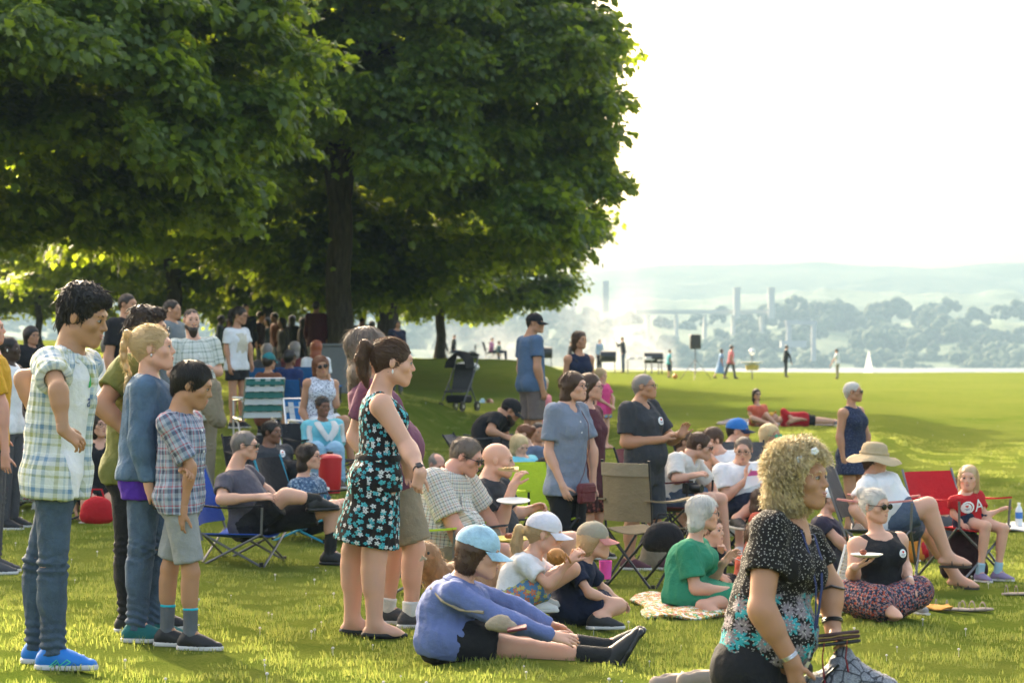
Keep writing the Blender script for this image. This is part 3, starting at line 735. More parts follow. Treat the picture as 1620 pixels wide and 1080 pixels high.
def m_plaid(name, p, warp, weft, fine=True):
    """warp / weft: stops (pos, colour) with constant steps over one repeat p (metres)"""
    key = ('plaid', name)
    if key in _mc: return _mc[key]
    t = NT('plaid_'+name); at_ = t.n('ShaderNodeAttribute', attribute_name='cuv').outputs['Vector']; sp = t.n('ShaderNodeSeparateXYZ', {0: at_})
    cx = t.ramp(_fr(t, sp.outputs[0], p), warp, 'CONSTANT'); cy = t.ramp(_fr(t, sp.outputs[1], p*1.08), weft, 'CONSTANT')
    c = t.mix(.5, cx, cy); tc = t.n('ShaderNodeTexCoord').outputs['Object']; n2 = t.noise(tc, 20, 4, .65).outputs[0]; n1 = t.noise(tc, 5, 3).outputs[0]
    c = t.mix(t.math('MULTIPLY', n1, .25), c, t.mix(.5, c, (.5, .5, .5)))
    m = t.out(t.bsdf(c, .85, n2, .5, .02, Specular_IOR_Level=.2)); _mc[key] = m; return m
def m_floral(name, base, cols, scale=22, r0=.34, petals=5, gate=0.0, centre=None, obj=True, grow=0.0, band=None, dots=None):
    """scattered petalled flowers on a plain ground; band=(z0,z1) keeps the flowers to a height range (object z)"""
    key = ('floral', name)
    if key in _mc: return _mc[key]
    t = NT('print_'+name); at_ = t.n('ShaderNodeAttribute', attribute_name='cuv').outputs['Vector']; tc = t.n('ShaderNodeTexCoord').outputs['Object']
    s = t.n('ShaderNodeVectorMath', {0: at_, 3: scale}, operation='SCALE').outputs[0]
    s = t.n('ShaderNodeVectorMath', {0: s, 1: (0.37, .11, 0)}, operation='ADD').outputs[0]
    c = None; base_n = t.mix(t.noise(tc, 7, 3).outputs[0], tuple(x*.8 for x in base), tuple(min(1, x*1.2) for x in base)); c = base_n
    for i, (col, sc_) in enumerate(cols):
        vec = t.n('ShaderNodeVectorMath', {0: s, 3: sc_}, operation='SCALE').outputs[0]
        vec = t.n('ShaderNodeVectorMath', {0: vec, 1: (3.1*i, 7.7*i, 0)}, operation='ADD').outputs[0]
        vo = t.n('ShaderNodeTexVoronoi', {'Vector': vec, 'Scale': 1.0, 'Randomness': .85}, voronoi_dimensions='2D', feature='F1')
        rel = t.n('ShaderNodeVectorMath', {0: vec, 1: vo.outputs['Position']}, operation='SUBTRACT').outputs[0]
        sp = t.n('ShaderNodeSeparateXYZ', {0: rel}); rn = t.n('ShaderNodeSeparateColor', {0: vo.outputs['Color']})
        ang = t.math('ADD', t.math('ARCTAN2', sp.outputs[1], sp.outputs[0]), t.math('MULTIPLY', rn.outputs[1], 6.28))
        pet = t.math('ABSOLUTE', t.math('COSINE', t.math('MULTIPLY', ang, petals/2)))
        rad = t.math('MULTIPLY', t.math('ADD', .45, t.math('MULTIPLY', pet, .55)), r0)
        d = vo.outputs['Distance']; ins = t.math('LESS_THAN', d, rad); hole = t.math('GREATER_THAN', d, r0*.16)
        msk = t.math('MULTIPLY', t.math('MULTIPLY', ins, hole), t.math('GREATER_THAN', rn.outputs[0], gate))
        if band: 
            z = t.n('ShaderNodeSeparateXYZ', {0: tc}).outputs[2]
            zz = t.math('ADD', z, t.math('MULTIPLY', t.math('SUBTRACT', t.noise(tc, 12, 2).outputs[0], .5), .12))
            msk = t.math('MULTIPLY', msk, t.math('MULTIPLY', t.math('GREATER_THAN', zz, band[0]), t.math('LESS_THAN', zz, band[1])))
        shade = t.math('MULTIPLY', t.math('DIVIDE', d, r0), .5)
        c = t.mix(msk, c, t.mix(shade, col, tuple(x*.55 for x in col)))
    if dots:
        vo = t.n('ShaderNodeTexVoronoi', {'Vector': t.n('ShaderNodeVectorMath', {0: at_, 3: dots[0]}, operation='SCALE').outputs[0], 'Scale': 1.0, 'Randomness': 1.0}, voronoi_dimensions='2D')
        c = t.mix(t.math('LESS_THAN', vo.outputs['Distance'], dots[1]), c, dots[2])
    n2 = t.noise(tc, 22, 4, .65).outputs[0]
    m = t.out(t.bsdf(c, .85, n2, .5, .02, Specular_IOR_Level=.2)); _mc[key] = m; return m
M_EYEW = simple('eye_white', (.34, .30, .27), .35, .02); M_IRIS = simple('iris', (.02, .013, .009), .15, .05)
M_LIPS = simple('lips', (.42, .16, .12), .4, .1, 60); M_BLK = simple('black_plastic', (.012, .012, .013), .35, .1); M_LENS = simple('dark_lens', (.01, .01, .012), .08, .02)
M_SOLE = simple('shoe_sole', (.55, .53, .50), .7, .1); M_SILV = simple('brushed_metal', (.55, .55, .56), .3, .1, metal=.9); M_WHT = simple('white_plastic', (.75, .75, .73), .5, .05)

# ---------------------------------------------------------------- people
def yv(deg): a = R(deg); return np.array([math.sin(a), -math.cos(a), 0.0])
def lv(deg): a = R(deg); return np.array([math.cos(a), math.sin(a), 0.0])
def frame(up, fwd):
    up = nrm(up); f = fwd-(fwd@up)*up; f = nrm(f); l = np.cross(f, up); l = nrm(l)   # left = fwd x up reversed below
    return np.stack([-l if False else np.cross(up, f), f, up], 1)
HQ = [dict(b=.009, h=.0055, f=.0045, c=.009, hr=.0065), dict(b=.0125, h=.0085, f=.007, c=.0125, hr=.009), dict(b=.018, h=.012, f=.012, c=.018, hr=.013), dict(b=.03, h=.02, f=.02, c=.03, hr=.022)]
class Person: pass
ALLP = {}
def pixdir(u, v, D): return np.array([(u-810)/FPX*D, D, EYE+(VH-v)/FPX*D])
def limb(a, spec, D, L, gather=None):
    """place the next joint at a pixel so that the bone keeps its length where it can"""
    u, v = spec[0], spec[1]; s = spec[2] if len(spec) > 2 else 0
    p = pixdir(u, v, a[1]); d2 = (p[0]-a[0])**2+(p[2]-a[2])**2; dz = math.sqrt(max(L*L-d2, 0))*s
    return pixdir(u, v, a[1]+dz)
def person(key, label, D, pv, nk, hd, h=1.68, q=1, ty=90, py=None, fy=None, fp=0, froll=0, aR=None, aL=None, lR=None, lL=None, g='stand', sk='fair', sex='f',
           w=1.0, belly=0.0, bust=None, arm=1.0, legw=1.0, hs=None, hair_=None, top=None, bot=None, shoe=None, sock=None, bend=0.0, hand=(.5, .5), fd=None, ground=True, cat='person', group=None,
           handdir=None, seed=None, nodetail=False, skirt=None, sitz=None, palm=None, nofeet=False, face=True):
    Q = HQ[q]; seed = seed if seed is not None else (sum(map(ord, key))*7) % 1000
    py = ty if py is None else py; fy = ty if fy is None else fy; s = h/1.7
    if bust is None: bust = .9 if (sex == 'f' and h > 1.45) else 0
    hs = (.90*hs*D/FPX if hs and hs > 1 else hs) or (.222 if h > 1.5 else .205); hu = hs/.222
    P = Person(); P.key = key
    Pv = pixdir(pv[0], pv[1], D+(pv[2] if len(pv) > 2 else 0)); Nk = pixdir(nk[0], nk[1], Pv[1]+(nk[2] if len(nk) > 2 else 0)); Hd = pixdir(hd[0], hd[1], Nk[1]+(hd[2] if len(hd) > 2 else 0))
    Ft, Fp, Sl, Sp = yv(ty), yv(py), lv(ty), lv(py)
    if g == 'sit':
        dz = gz(Pv[0], Pv[1])+.105*s*w**.5-Pv[2]
        off = np.array([0, 0, dz]); Pv = Pv+off; Nk = Nk+off; Hd = Hd+off; P.shift = dz
    elif sitz is not None:
        dz = gz(Pv[0], Pv[1])+sitz-Pv[2]; off = np.array([0, 0, dz]); Pv = Pv+off; Nk = Nk+off; Hd = Hd+off; P.shift = dz
    else: off = np.zeros(3); P.shift = 0
    up = nrm(Nk-Pv); TL = np.linalg.norm(Nk-Pv)
    MT = frame(up, Ft); MP = frame(nrm(up*.5+np.array([0, 0, .5])), Fp)
    sw = (.172 if sex == 'm' else .155)*s*(w**.45); hw = .088*s*(w**.4)
    drop = -.050*s
    SH = {'R': Nk - MT[:, 0]*sw + up*drop, 'L': Nk + MT[:, 0]*sw + up*drop}
    HP = {'R': Pv - Sp*hw, 'L': Pv + Sp*hw}
    def lim(a, sp, L): 
        if isinstance(sp, np.ndarray): return sp
        p = limb(a-off, sp, D, L); return p+off
    UA, FA, TH, SN = .172*h, .150*h, .245*h, .245*h
    EL, WR, KN, AN, TO, HDR = {}, {}, {}, {}, {}, {}
    for sd_, a in (('R', aR), ('L', aL)):
        sg = -1 if sd_ == 'R' else 1
        if a is None:
            EL[sd_] = SH[sd_]+nrm(np.array([0, 0, -1.])+MT[:, 0]*sg*.13+Ft*-.05)*UA; WR[sd_] = EL[sd_]+nrm(np.array([0, 0, -1.])+Ft*.25+MT[:, 0]*sg*.03)*FA
        else:
            EL[sd_] = lim(SH[sd_], a[0], UA); WR[sd_] = lim(EL[sd_], a[1], FA)
            if len(a) > 2: HDR[sd_] = nrm(lim(WR[sd_], a[2], .1*h)-WR[sd_])
    for i, (sd_, l) in enumerate((('R', lR), ('L', lL))):
        if l is None:
            gg = gz(HP[sd_][0], HP[sd_][1]); AN[sd_] = np.array([HP[sd_][0], HP[sd_][1], gg+.085*s]); KN[sd_] = (HP[sd_]+AN[sd_])/2+Fp*.012
        else:
            KN[sd_] = lim(HP[sd_], l[0], TH); AN[sd_] = lim(KN[sd_], l[1], SN)
            if ground and not (len(l[1]) > 3):
                AN[sd_][2] = gz(AN[sd_][0], AN[sd_][1])+.085*s
                if len(l) > 2 and not isinstance(l[2], (int, float)): AN[sd_][2] -= .03
        fdir = yv(fd[i] if fd else py)
        if l is not None and len(l) > 2:
            T_ = l[2]
            if isinstance(T_, (int, float)): fdir = yv(T_)
            else:
                tp = pixdir(T_[0], T_[1], AN[sd_][1]-0+(T_[2] if len(T_) > 2 else 0)); tp[2] += off[2]; fdir = nrm(tp-AN[sd_])
        TO[sd_] = fdir
    P.__dict__.update(Pv=Pv, Nk=Nk, Hd=Hd, MT=MT, MP=MP, SH=SH, HP=HP, EL=EL, WR=WR, KN=KN, AN=AN, TO=TO, Ft=Ft, Fp=Fp, D=D, s=s, off=off)
    org = np.array([Pv[0], Pv[1], gz(Pv[0], Pv[1])]); P.org = org
    root = empty('person', org); tag(root, label, cat, group); P.root = root; ALLP[key] = P
    rg = random.Random(seed)
    # head frame
    hf = yv(fy)*math.cos(R(fp))-np.array([0, 0, 1.])*math.sin(R(fp)); hup = nrm(np.array([0, 0, 1.])*math.cos(R(fp))+yv(fy)*math.sin(R(fp)))
    MH = frame(hup, hf); 
    if froll:
        c_, s_ = math.cos(R(froll)), math.sin(R(froll)); l_, u_ = MH[:, 0].copy(), MH[:, 2].copy(); MH[:, 0] = l_*c_+u_*s_; MH[:, 2] = u_*c_-l_*s_
    P.MH = MH; P.hu = hu
    def H(x, y, z): return Hd+MH@(np.array([x, y, z])*hu)
    P.H = H
    # --- body
    W = w*s; dpt = s*(.75+.25*w)
    prT = [(-.10*s, .10*W, .075*dpt, 0), (0, .155*W, .108*dpt+.02*(w-1), -.01*s), (.16*TL/.5, .150*W if w > 1.1 else .135*W, .098*dpt+belly*.5, .0+belly*.5), (.30*TL/.5, (.132 if sex == 'f' else .145)*s*w**.75, .105*dpt+belly*.3, .008+belly*.35), (.40*TL/.5, .150*s*w**.6, .108*dpt, .008), (.47*TL/.5, .13*s, .085*dpt, 0), (TL+.005, .065*s, .055*s, -.004)]
    def torso(o=0.0, zlo=None, zhi=None, k=.03, id=1, wide=0.0, hang=False):
        pr = [(z, w_+o+(wide if z < .35*TL else wide*.4), d_+o+wide*.6, y) for z, w_, d_, y in prT]
        if hang:
            cw_, cd_ = pr[4][1], pr[4][2]
            pr = [(z, max(w_, cw_*.97), max(d_, cd_*(1.06 if z > 0 else 1.0)), y-.006*(0 < z < .3*TL/.5)) if -.02 < z < .38*TL/.5 else (z, w_, d_, y) for z, w_, d_, y in pr]
        if zlo is not None:
            f = [np.interp(zlo, [r_[0] for r_ in pr], [r_[i] for r_ in pr]) for i in range(4)]
            if zlo < pr[0][0]: pr = [(zlo, pr[1][1]+wide*.5, pr[1][2]+wide*.3, pr[1][3])] + pr[1:]
            else: pr = [(zlo, f[1], f[2], f[3])] + [r_ for r_ in pr if r_[0] > zlo+.005]
        if zhi is not None: pr = [r_ for r_ in pr if r_[0] < zhi-.01] + [(zhi, *[np.interp(zhi, [r_[0] for r_ in pr], [r_[i] for r_ in pr]) for i in (1, 2, 3)])]
        return loft(Pv, MT, pr, k=k, id=id, bend=-bend, L=TL)
    # keep elbows and wrists out of the trunk: slide them along the line of sight
    for sd_ in 'RL':
        nearer = 1 if (SH[sd_][1]-Nk[1]) > .06*s else -1
        for J, rad_, spec in ((EL, .050, (aR if sd_ == 'R' else aL)), (WR, .040, (aR if sd_ == 'R' else aL))):
            dirn = nearer
            if J is WR and spec is not None and len(spec[1]) > 2 and spec[1][2] < 0: dirn = -1
            for it in range(22):
                q_ = (J[sd_]-Pv)@MT
                if not (-.12*s < q_[2] < TL*.97): break
                w_ = np.interp(q_[2], [r_[0] for r_ in prT], [r_[1] for r_ in prT])+rad_*s; d_ = np.interp(q_[2], [r_[0] for r_ in prT], [r_[2] for r_ in prT])+rad_*s+(.03*s if bust and q_[2] > TL*.5 and q_[1] > 0 else 0)+belly*(q_[1] > 0)
                if (q_[0]/w_)**2+(q_[1]/d_)**2 >= 1: break
                J[sd_] = J[sd_]+np.array([0, dirn*.012, 0])
    def tp(x, y, z): return Pv+MT@np.array([x, y, z])
    def bustp(o=0.0):
        out = []
        if bust: 
            for sg in (-1, 1): out.append(ell(tp(sg*.068*s, .085*dpt+belly*.2, TL*.70), np.array([.062, .055, .062])*s*bust**.5+o, MT, k=.035))
        if belly: out.append(ell(tp(0, .055+belly*.7, TL*.26), (.125*W+o, .08+belly+o, .14*s+o), MT, k=.05))
        return out
    ar = .046*s*arm*w**.35
    def armp(sd_, o=0.0, f0=0.0, f1=2.0, k=.02, flare=0.0, id=2):
        out = []; a, b, c = SH[sd_], EL[sd_], WR[sd_]
        r0, r1, r2, r3 = ar*1.08, ar*.80, ar*.84, ar*.56
        e = min(f1, 1.0); bb = a+(b-a)*e; out.append(cap(a, bb, r0+o, r0+(r1-r0)*e+o+flare, k, id=id))
        if f1 > 1:
            e = min(f1-1, 1.0); out.append(cap(b, b+(c-b)*e, r2+o, r2+(r3-r2)*e+o*.8+flare, k, id=id+1))
            if e > .5: out.append(cap(b+(c-b)*.12, b+(c-b)*.35, ar*.93+o, ar*.86+o, k))
        return out
    lr = s*legw*w**.4
    def legp(sd_, o=0.0, f1=2.0, k=.025, flare=0.0, id=6):
        out = []; a, b, c = HP[sd_], KN[sd_], AN[sd_]
        r0, r1, r2, r3 = .086*lr, .056*lr, .054*lr, .036*lr
        e = min(f1, 1.0); out.append(cap(a, a+(b-a)*e, r0+o, r0+(r1-r0)*e+o+flare*(f1 <= 1.001), k, id=id))
        if f1 > 1:
            e = min(f1-1, 1.0); out.append(cap(b, b+(c-b)*e, r2+o, r2+(r3-r2)*e+o+flare, k, id=id+1))
            kd = nrm(c-b); bk = -TO[sd_]; bk = bk-(bk@kd)*kd
            if np.linalg.norm(bk) > .2: bk = nrm(bk); out.append(cap(b+(c-b)*.2+bk*.012*s, b+(c-b)*.45+bk*.014*s, .05*lr+o, .043*lr+o, .03))
        return out
    body = [torso(k=.03)] + bustp(-.004)
    for sd_ in 'RL': body += [cap(SH[sd_], Nk+up*-.025, .046*s, .040*s, .05), ell(SH[sd_], np.array([.052, .052, .052])*s*arm**.5, np.eye(3), .03)]
    for sd_ in 'RL':
        body += armp(sd_); 
        if not nofeet: body += legp(sd_)
        else: body += legp(sd_, f1=1.0)
    if g != 'far':
        for sg in (-1, 1): body.append(ell(Pv+MP@np.array([sg*.07*W, -.055*s, -.01]), np.array([.085, .08, .09])*W, MP, .04))
    # neck, head
    nr = (.056 if sex == 'm' else .046)*hu*(w**.3)
    neckp = cap(H(0, -.022, -.045), Nk+up*.0, nr, nr*1.12, .025)
    head = [neckp,
            ell(H(0, -.012, .028), np.array([.074, .094, .083])*hu, MH, .02), ell(H(0, .026, -.030), np.array([.055, .060, .072])*hu, MH, .025)]
    if q < 3:
        for sg in (-1, 1):
            head += [cap(H(sg*.043, .0, -.055), H(sg*.012, .066, -.088), .026*hu, .020*hu, .02), ell(H(sg*.038, .056, -.018), np.array([.026, .026, .024])*hu, MH, .02),
                     ell(H(sg*.0765, -.010, -.004), np.array([.0075, .016, .027])*hu, MH, .006)]
        head += [cap(H(-.032, .076, .028), H(.032, .076, .028), .0118*hu, .0118*hu, .022), ell(H(0, .070, -.054), np.array([.030, .030, .026])*hu, MH, .02), ell(H(0, .074, -.088), np.array([.020, .018, .017])*hu, MH, .02)]
        for sg in (-1, 1): head.append(ell(H(sg*.031, .098, .007), np.array([.017, .013, .012])*hu, MH, .012, 's'))
        head += [cap(H(0, .086, .012), H(0, .1035, -.020), .0068*hu, .0102*hu, .012), ell(H(-.010, .094, -.025), np.array([.0078]*3)*hu, MH, .008), ell(H(.010, .094, -.025), np.array([.0078]*3)*hu, MH, .008)]
        for sg in (-1, 1): head.append(ell(H(sg*.031, .074, .006), np.array([.016, .0135, .0115])*hu, MH, .004))
    # hands
    hands = []
    def handp(sd_, curl, gl=0.0):
        out = []; w0 = WR[sd_]; fa = nrm(WR[sd_]-EL[sd_]); d = HDR.get(sd_, fa); sg = -1 if sd_ == 'R' else 1
        if palm and sd_ in palm: n = np.array(palm[sd_], float)
        else: n = -MT[:, 0]*sg*.6+np.array([0, 0, -1.])*.7+Ft*.1
        n = n-(n@d)*d; n = nrm(n); sdv = np.cross(d, n)*(1 if sd_ == 'R' else -1); sdv = nrm(sdv)      # towards the thumb
        # make sure the thumb side points forward or up
        if sdv@(Ft*.7+np.array([0, 0, .7])) < -.2: sdv = -sdv
        hk = h/1.7*.90; Lp = .085*hk
        out.append(cap(w0, w0+d*Lp*.45, .024*hk, .030*hk, .015, fl=(n, .55))); out.append(cap(w0+d*Lp*.4-sdv*.016*hk, w0+d*Lp*.95-sdv*.02*hk, .020*hk, .018*hk, .012, fl=(n, .6))); out.append(cap(w0+d*Lp*.4+sdv*.010*hk, w0+d*Lp+sdv*.02*hk, .021*hk, .018*hk, .012, fl=(n, .6)))
        tips = []
        for i, (off_, L_, st) in enumerate(((.030, .070, .96), (.010, .078, 1.0), (-.011, .073, .98), (-.030, .057, .9))):
            p0 = w0+d*Lp*st+sdv*off_*hk; dd = nrm(d+sdv*off_*1.2); c0 = curl*(.8+.12*i)
            for j in range(3):
                c_, s_ = math.cos(c0*(.7 if j == 0 else 1)), math.sin(c0*(.7 if j == 0 else 1)); nn_ = nrm(n-(n@dd)*dd); dd = dd*c_+nn_*s_
                ll = L_*hk*(.45, .32, .23)[j]; p1 = p0+dd*ll; out.append(cap(p0, p1, (.0088-.0008*j)*hk, (.0082-.0010*j)*hk, .003)); p0 = p1
            tips.append(p0)
        p0 = w0+d*.022*hk+sdv*.022*hk; dd = nrm(d*.75+sdv*.75+n*.35)
        for j, ll in enumerate((.036, .032, .024)): p1 = p0+dd*ll*hk; out.append(cap(p0, p1, (.0125-.0018*j)*hk, (.0108-.0016*j)*hk, .005)); p0 = p1; dd = nrm(dd+d*.35*curl+n*.3*curl+d*.15)
        P.__dict__['hand'+sd_] = dict(w=w0, d=d, n=n, s=sdv, palm=w0+d*Lp*.8+n*.02, tips=tips, tip=w0+d*.17*hk)
        return out
    for i, sd_ in enumerate('RL'): hands.append(handp(sd_, hand[i]))
    # feet
    foot = []
    for sd_ in 'RL':
        a = AN[sd_]; f = TO[sd_]; shn = nrm(AN[sd_]-KN[sd_]); dn = shn-(shn@f)*f; dn = nrm(dn) if np.linalg.norm(dn) > .1 else np.array([0, 0, -1.])
        if abs(f[2]) < .35: dn = np.array([0, 0, -1.]); f = nrm(f*np.array([1, 1, 0]))
        P.__dict__['foot'+sd_] = dict(a=a, f=f, dn=dn)
        if not nofeet: foot += [cap(a+dn*.042*s-f*.035*s, a+dn*.05*s+f*.10*s, .033*s, .034*s, .02, fl=(dn, .75)), cap(a, a+dn*.055*s+f*.14*s, .034*s, .022*s, .03), cap(a+dn*.058*s+f*.1*s, a+dn*.062*s+f*.165*s, .034*s, .020*s, .02, fl=(dn, .55))]
    body += foot
    mSk = skin(sk)
    bodyall = body+head
    extra = []
    if q <= 2:
        # finer blocks for head and hands, one mesh
        hlo = Hd-np.array([.14]*3)*hu; hhi = Hd+np.array([.14]*3)*hu; cutp = Hd-np.array([0, 0, .118])*hu
        cut = hup; cpt = H(0, -.02, -.112)
        hv, hq_ = surface(head+[p for p in body if np.all(p.bb[1] > hlo) and np.all(p.bb[0] < hhi)], Q['h'], hlo, hhi, planes=[(cpt-hup*Q['b']*.6, -hup, 0)])
        extra.append((hv, hq_))
        for i, sd_ in enumerate('RL'):
            wd = nrm(WR[sd_]-EL[sd_]); pl = [(WR[sd_]-wd*.03, -wd, 0)]
            ap = armp(sd_)
            lo_ = np.min([p.bb[0] for p in hands[i]], 0)-.012; hi_ = np.max([p.bb[1] for p in hands[i]], 0)+.012
            hv, hq_ = surface(hands[i]+ap, Q['f'], lo_, hi_, planes=pl); extra.append((hv, hq_))
        planes = [(cpt, hup, 0)]
        bprims = body+[neckp]+head[1:3]
        # body below the neck cut only near the head: keep arms raised beside the head
        V, Qd = surface(bprims, Q['b'])
        near = (np.linalg.norm(V-Hd, axis=1) < .17*hu) & (((V-cpt)@hup) > 0)
        bad = near[Qd].all(1); Qd = Qd[~bad]
        used = np.zeros(len(V), bool); used[Qd.ravel()] = True; mp = np.cumsum(used)-1; V = V[used]; Qd = mp[Qd]
    else:
        V, Qd = surface(body+head+hands[0]+hands[1], Q['b'])
    for (V2, Q2) in extra: Qd = np.concatenate([Qd, Q2+len(V)]); V = np.concatenate([V, V2])
    bo = link('body', mesh_np('body', V-org, Qd, mSk), root)
    P.body = bo
    # face details
    if q <= 2 and face:
        for sg in (-1, 1):
            mb = MB(); Mh = Matrix(MH.tolist()); c_ = H(sg*.031, .0795, .006)-org
            mb.ell(c_, tuple(np.array([.0145, .0095, .0068])*hu), Mh, 10, 6, 0); mb.ell(H(sg*.031, .0855, .006)-org, tuple(np.array([.0075, .0048, .0066])*hu), Mh, 8, 6, 1); mb.build('eye', [M_EYEW, M_IRIS], root)
            if q <= 1:
                mb = MB(); mb.tube([H(sg*.013, .0895, .0262)-org, H(sg*.028, .0895, .0305)-org, H(sg*.046, .078, .0245)-org], [.0024*hu, .0032*hu, .0014*hu], 6); mb.build('eyebrow', hair(hair_['c'] if hair_ and hair_['c'] not in ('white',) else 'gbrown'), root)
                mb = MB(); mb.tube([H(sg*.017, .0875, .0085)-org, H(sg*.031, .0900, .0135)-org, H(sg*.046, .080, .0085)-org], [.0012*hu, .0018*hu, .0012*hu], 5); mb.build('eyelashes', M_IRIS, root)
        mb = MB(); mb.tube([H(-.024, .086, -.0535)-org, H(-.010, .0985, -.0495)-org, H(.010, .0985, -.0495)-org, H(.024, .086, -.0535)-org], [.001, .0042*hu, .0042*hu, .001], 7)
        mb.tube([H(-.022, .086, -.055)-org, H(-.008, .097, -.0595)-org, H(.008, .097, -.0595)-org, H(.022, .086, -.055)-org], [.001, .0048*hu, .0048*hu, .001], 7); mb.build('lips', M_LIPS if sk != 'dark' else simple('lips_dark', (.10, .045, .04), .4), root)
    # --- shoes and socks
    if shoe and not nofeet:
        for sd_ in 'RL':
            a = AN[sd_]; f = P.__dict__['foot'+sd_]['f']; dn = P.__dict__['foot'+sd_]['dn']; m0 = shoe['m']; st = shoe.get('st', 'sneaker'); sl = np.cross(f, dn)
            bot_ = a+dn*.082*s; Ms = np.stack([sl, f, -dn], 1)
            if st == 'sneaker':
                pr = [cap(a+dn*.045*s-f*.040*s, a+dn*.052*s+f*.06*s, .040*s, .041*s, .02), cap(a+dn*.01*s-f*.01*s, a+dn*.05*s+f*.115*s, .044*s, .034*s, .03), cap(a+dn*.057*s+f*.08*s, a+dn*.062*s+f*.165*s, .042*s, .033*s, .02, fl=(dn, .8))]
                o = sdf_obj('shoe', pr, Q['c']*.7 if q < 3 else Q['c'], m0, root, org, planes=[(bot_-dn*.016*s, dn, 0), (a+dn*-.035*s, -dn, 0)], fold=.001, wl=.05)
                pr = [cap(a+dn*.075*s-f*.040*s, a+dn*.075*s+f*.06*s, .045*s, .046*s, .02), cap(a+dn*.075*s+f*.08*s, a+dn*.075*s+f*.165*s, .047*s, .038*s, .02)]
                if q < 3: sdf_obj('sole', pr, Q['c']*.7, shoe.get('sole', M_SOLE), o, org, planes=[(bot_+dn*.004, dn, 0), (bot_-dn*.022*s, -dn, 0)])
            elif st == 'flat':
                pr = [cap(a+dn*.06*s-f*.040*s, a+dn*.065*s+f*.06*s, .037*s, .036*s, .02, fl=(dn, .6)), cap(a+dn*.066*s+f*.08*s, a+dn*.066*s+f*.165*s, .040*s, .026*s, .02, fl=(dn, .6)), cap(a+dn*-.01*s+f*.01*s, a+dn*.028*s+f*.085*s, .040*s, .030*s, .005, 's')]
                sdf_obj('shoe', pr, Q['c']*.7 if q < 3 else Q['c'], m0, root, org, planes=[(bot_, dn, 0)])
            else:   # sandal
                mb = MB(); T3 = Matrix(Ms.tolist())
                sp_ = [bot_-org+f*x*s for x in (-.055, 0, .06, .12, .175)]; mb.tube(sp_, [.03*s, .040*s, .040*s, .048*s, .030*s], 12, flat=.28, up=-dn); so = mb.build('sandal', m0, root)
                mb = MB()
                for x, rr, hh in ((.11, .043, .045), (.03, .040, .075)):
                    mb.tube([a-org+dn*.082*s+f*x*s+sl*rr*s*math.cos(t_)+(-dn)*hh*s*math.sin(t_) for t_ in np.linspace(0, math.pi, 10)], .007*s, 6, flat=.5)
                mb.build('strap', m0, so)
            if sock:
                kd = nrm(KN[sd_]-a); Ls = sock.get('l', .12)
                o = sdf_obj('sock', [cap(a, a+kd*Ls*s, .038*lr+.006, .040*lr+.007, .01), cap(a, a+dn*.04*s+f*.07*s, .040*s, .034*s, .01)], Q['c']*.7 if q < 3 else Q['c'], sock['m'], root, org, planes=[(a+kd*Ls*s, kd, 0)])
                if 'band' in sock and o: sdf_obj('sock_band', [cap(a+kd*(Ls-.03)*s, a+kd*Ls*s, .041*lr+.0065, .0415*lr+.0075, .01)], Q['c']*.6, sock['band'], o, org, planes=[(a+kd*(Ls+.002)*s, kd, 0), (a+kd*(Ls-.016)*s, -kd, 0)])
    # --- clothes
    c0 = Q['c']
    def zpos(sp_, dflt): return sp_ if sp_ is not None else dflt
    P.tp = tp; P.TL = TL
    if bot:
        m0 = bot['m']; f1 = bot.get('l', 1.95); o = bot.get('o', .012); k_ = bot.get('kind', 'trousers')
        if k_ in ('trousers', 'shorts'):
            pr = []; pel = [torso(o+.002, zlo=-.10*s, zhi=bot.get('wz', .10)*TL/.5, id=5)]
            for sg in (-1, 1): pel.append(ell(Pv+MP@np.array([sg*.07*W, -.055*s, -.01]), np.array([.085, .08, .09])*W+o*.9, MP, .04))
            planes = []
            for sd_, ii in (('R', 6), ('L', 8)):
                pr += legp(sd_, o+.004, f1=f1, flare=bot.get('fl', .006 if f1 > 1.3 else .02), id=ii)
                # flat hem
                if f1 <= 1.3 and f1 < 1: pass
            def stack(Vv):
                out = np.zeros(len(Vv))
                for sd_ in 'RL':
                    for (a, b, f0, am) in ((KN[sd_], AN[sd_], .55, .0075), (HP[sd_], KN[sd_], .75, .004), (AN[sd_], KN[sd_], .72, .004)):
                        ax = b-a; L2 = ax@ax; t_ = (Vv-a)@ax/L2; dd = np.linalg.norm(Vv-(a+np.clip(t_, 0, 1)[:, None]*ax), axis=1)
                        w_ = np.clip((t_-f0)/(1-f0), 0, 1)*(t_ < 1.08)*(dd < .14); ph_ = (Vv@np.array([37., 29., 0]))
                        out += am*w_*np.sin(t_*math.sqrt(L2)*170+1.8*np.sin(ph_+seed)+2*np.sin(ph_*.37))
                return out
            # hem cut: subtract what lies beyond the hem, limb by limb
            subs = []
            for sd_ in 'RL':
                if f1 < 1: a, b = HP[sd_], KN[sd_]; p = a+(b-a)*f1; d = nrm(b-a)
                else: a, b = KN[sd_], AN[sd_]; p = a+(b-a)*min(f1-1, 1); d = nrm(b-a)
                rr = .095*lr+o+.03; subs.append(hemcut(p-d*.004, d, rr, .13))
            pr = pr + (subs if f1 < 1.3 else []) + pel
            P.botobj = sdf_obj(bot.get('name', 'trousers' if f1 > 1.2 else 'shorts'), pr, c0, m0, root, org, fold=bot.get('fold', .0065), seed=seed+3, wl=.10, ani=(1, 1, .8), coords=True, disp=(stack if (f1 > 1.7 and q <= 1) else None))
        elif k_ == 'skirt':
            # drape over both thighs
            l_ = bot.get('l', .9); pr = [torso(o+.004, zlo=-.10*s, zhi=bot.get('wz', .16)*TL/.5, id=5)]
            a = Pv; b = (KN['R']+KN['L'])/2; e = a+(b-a)*l_
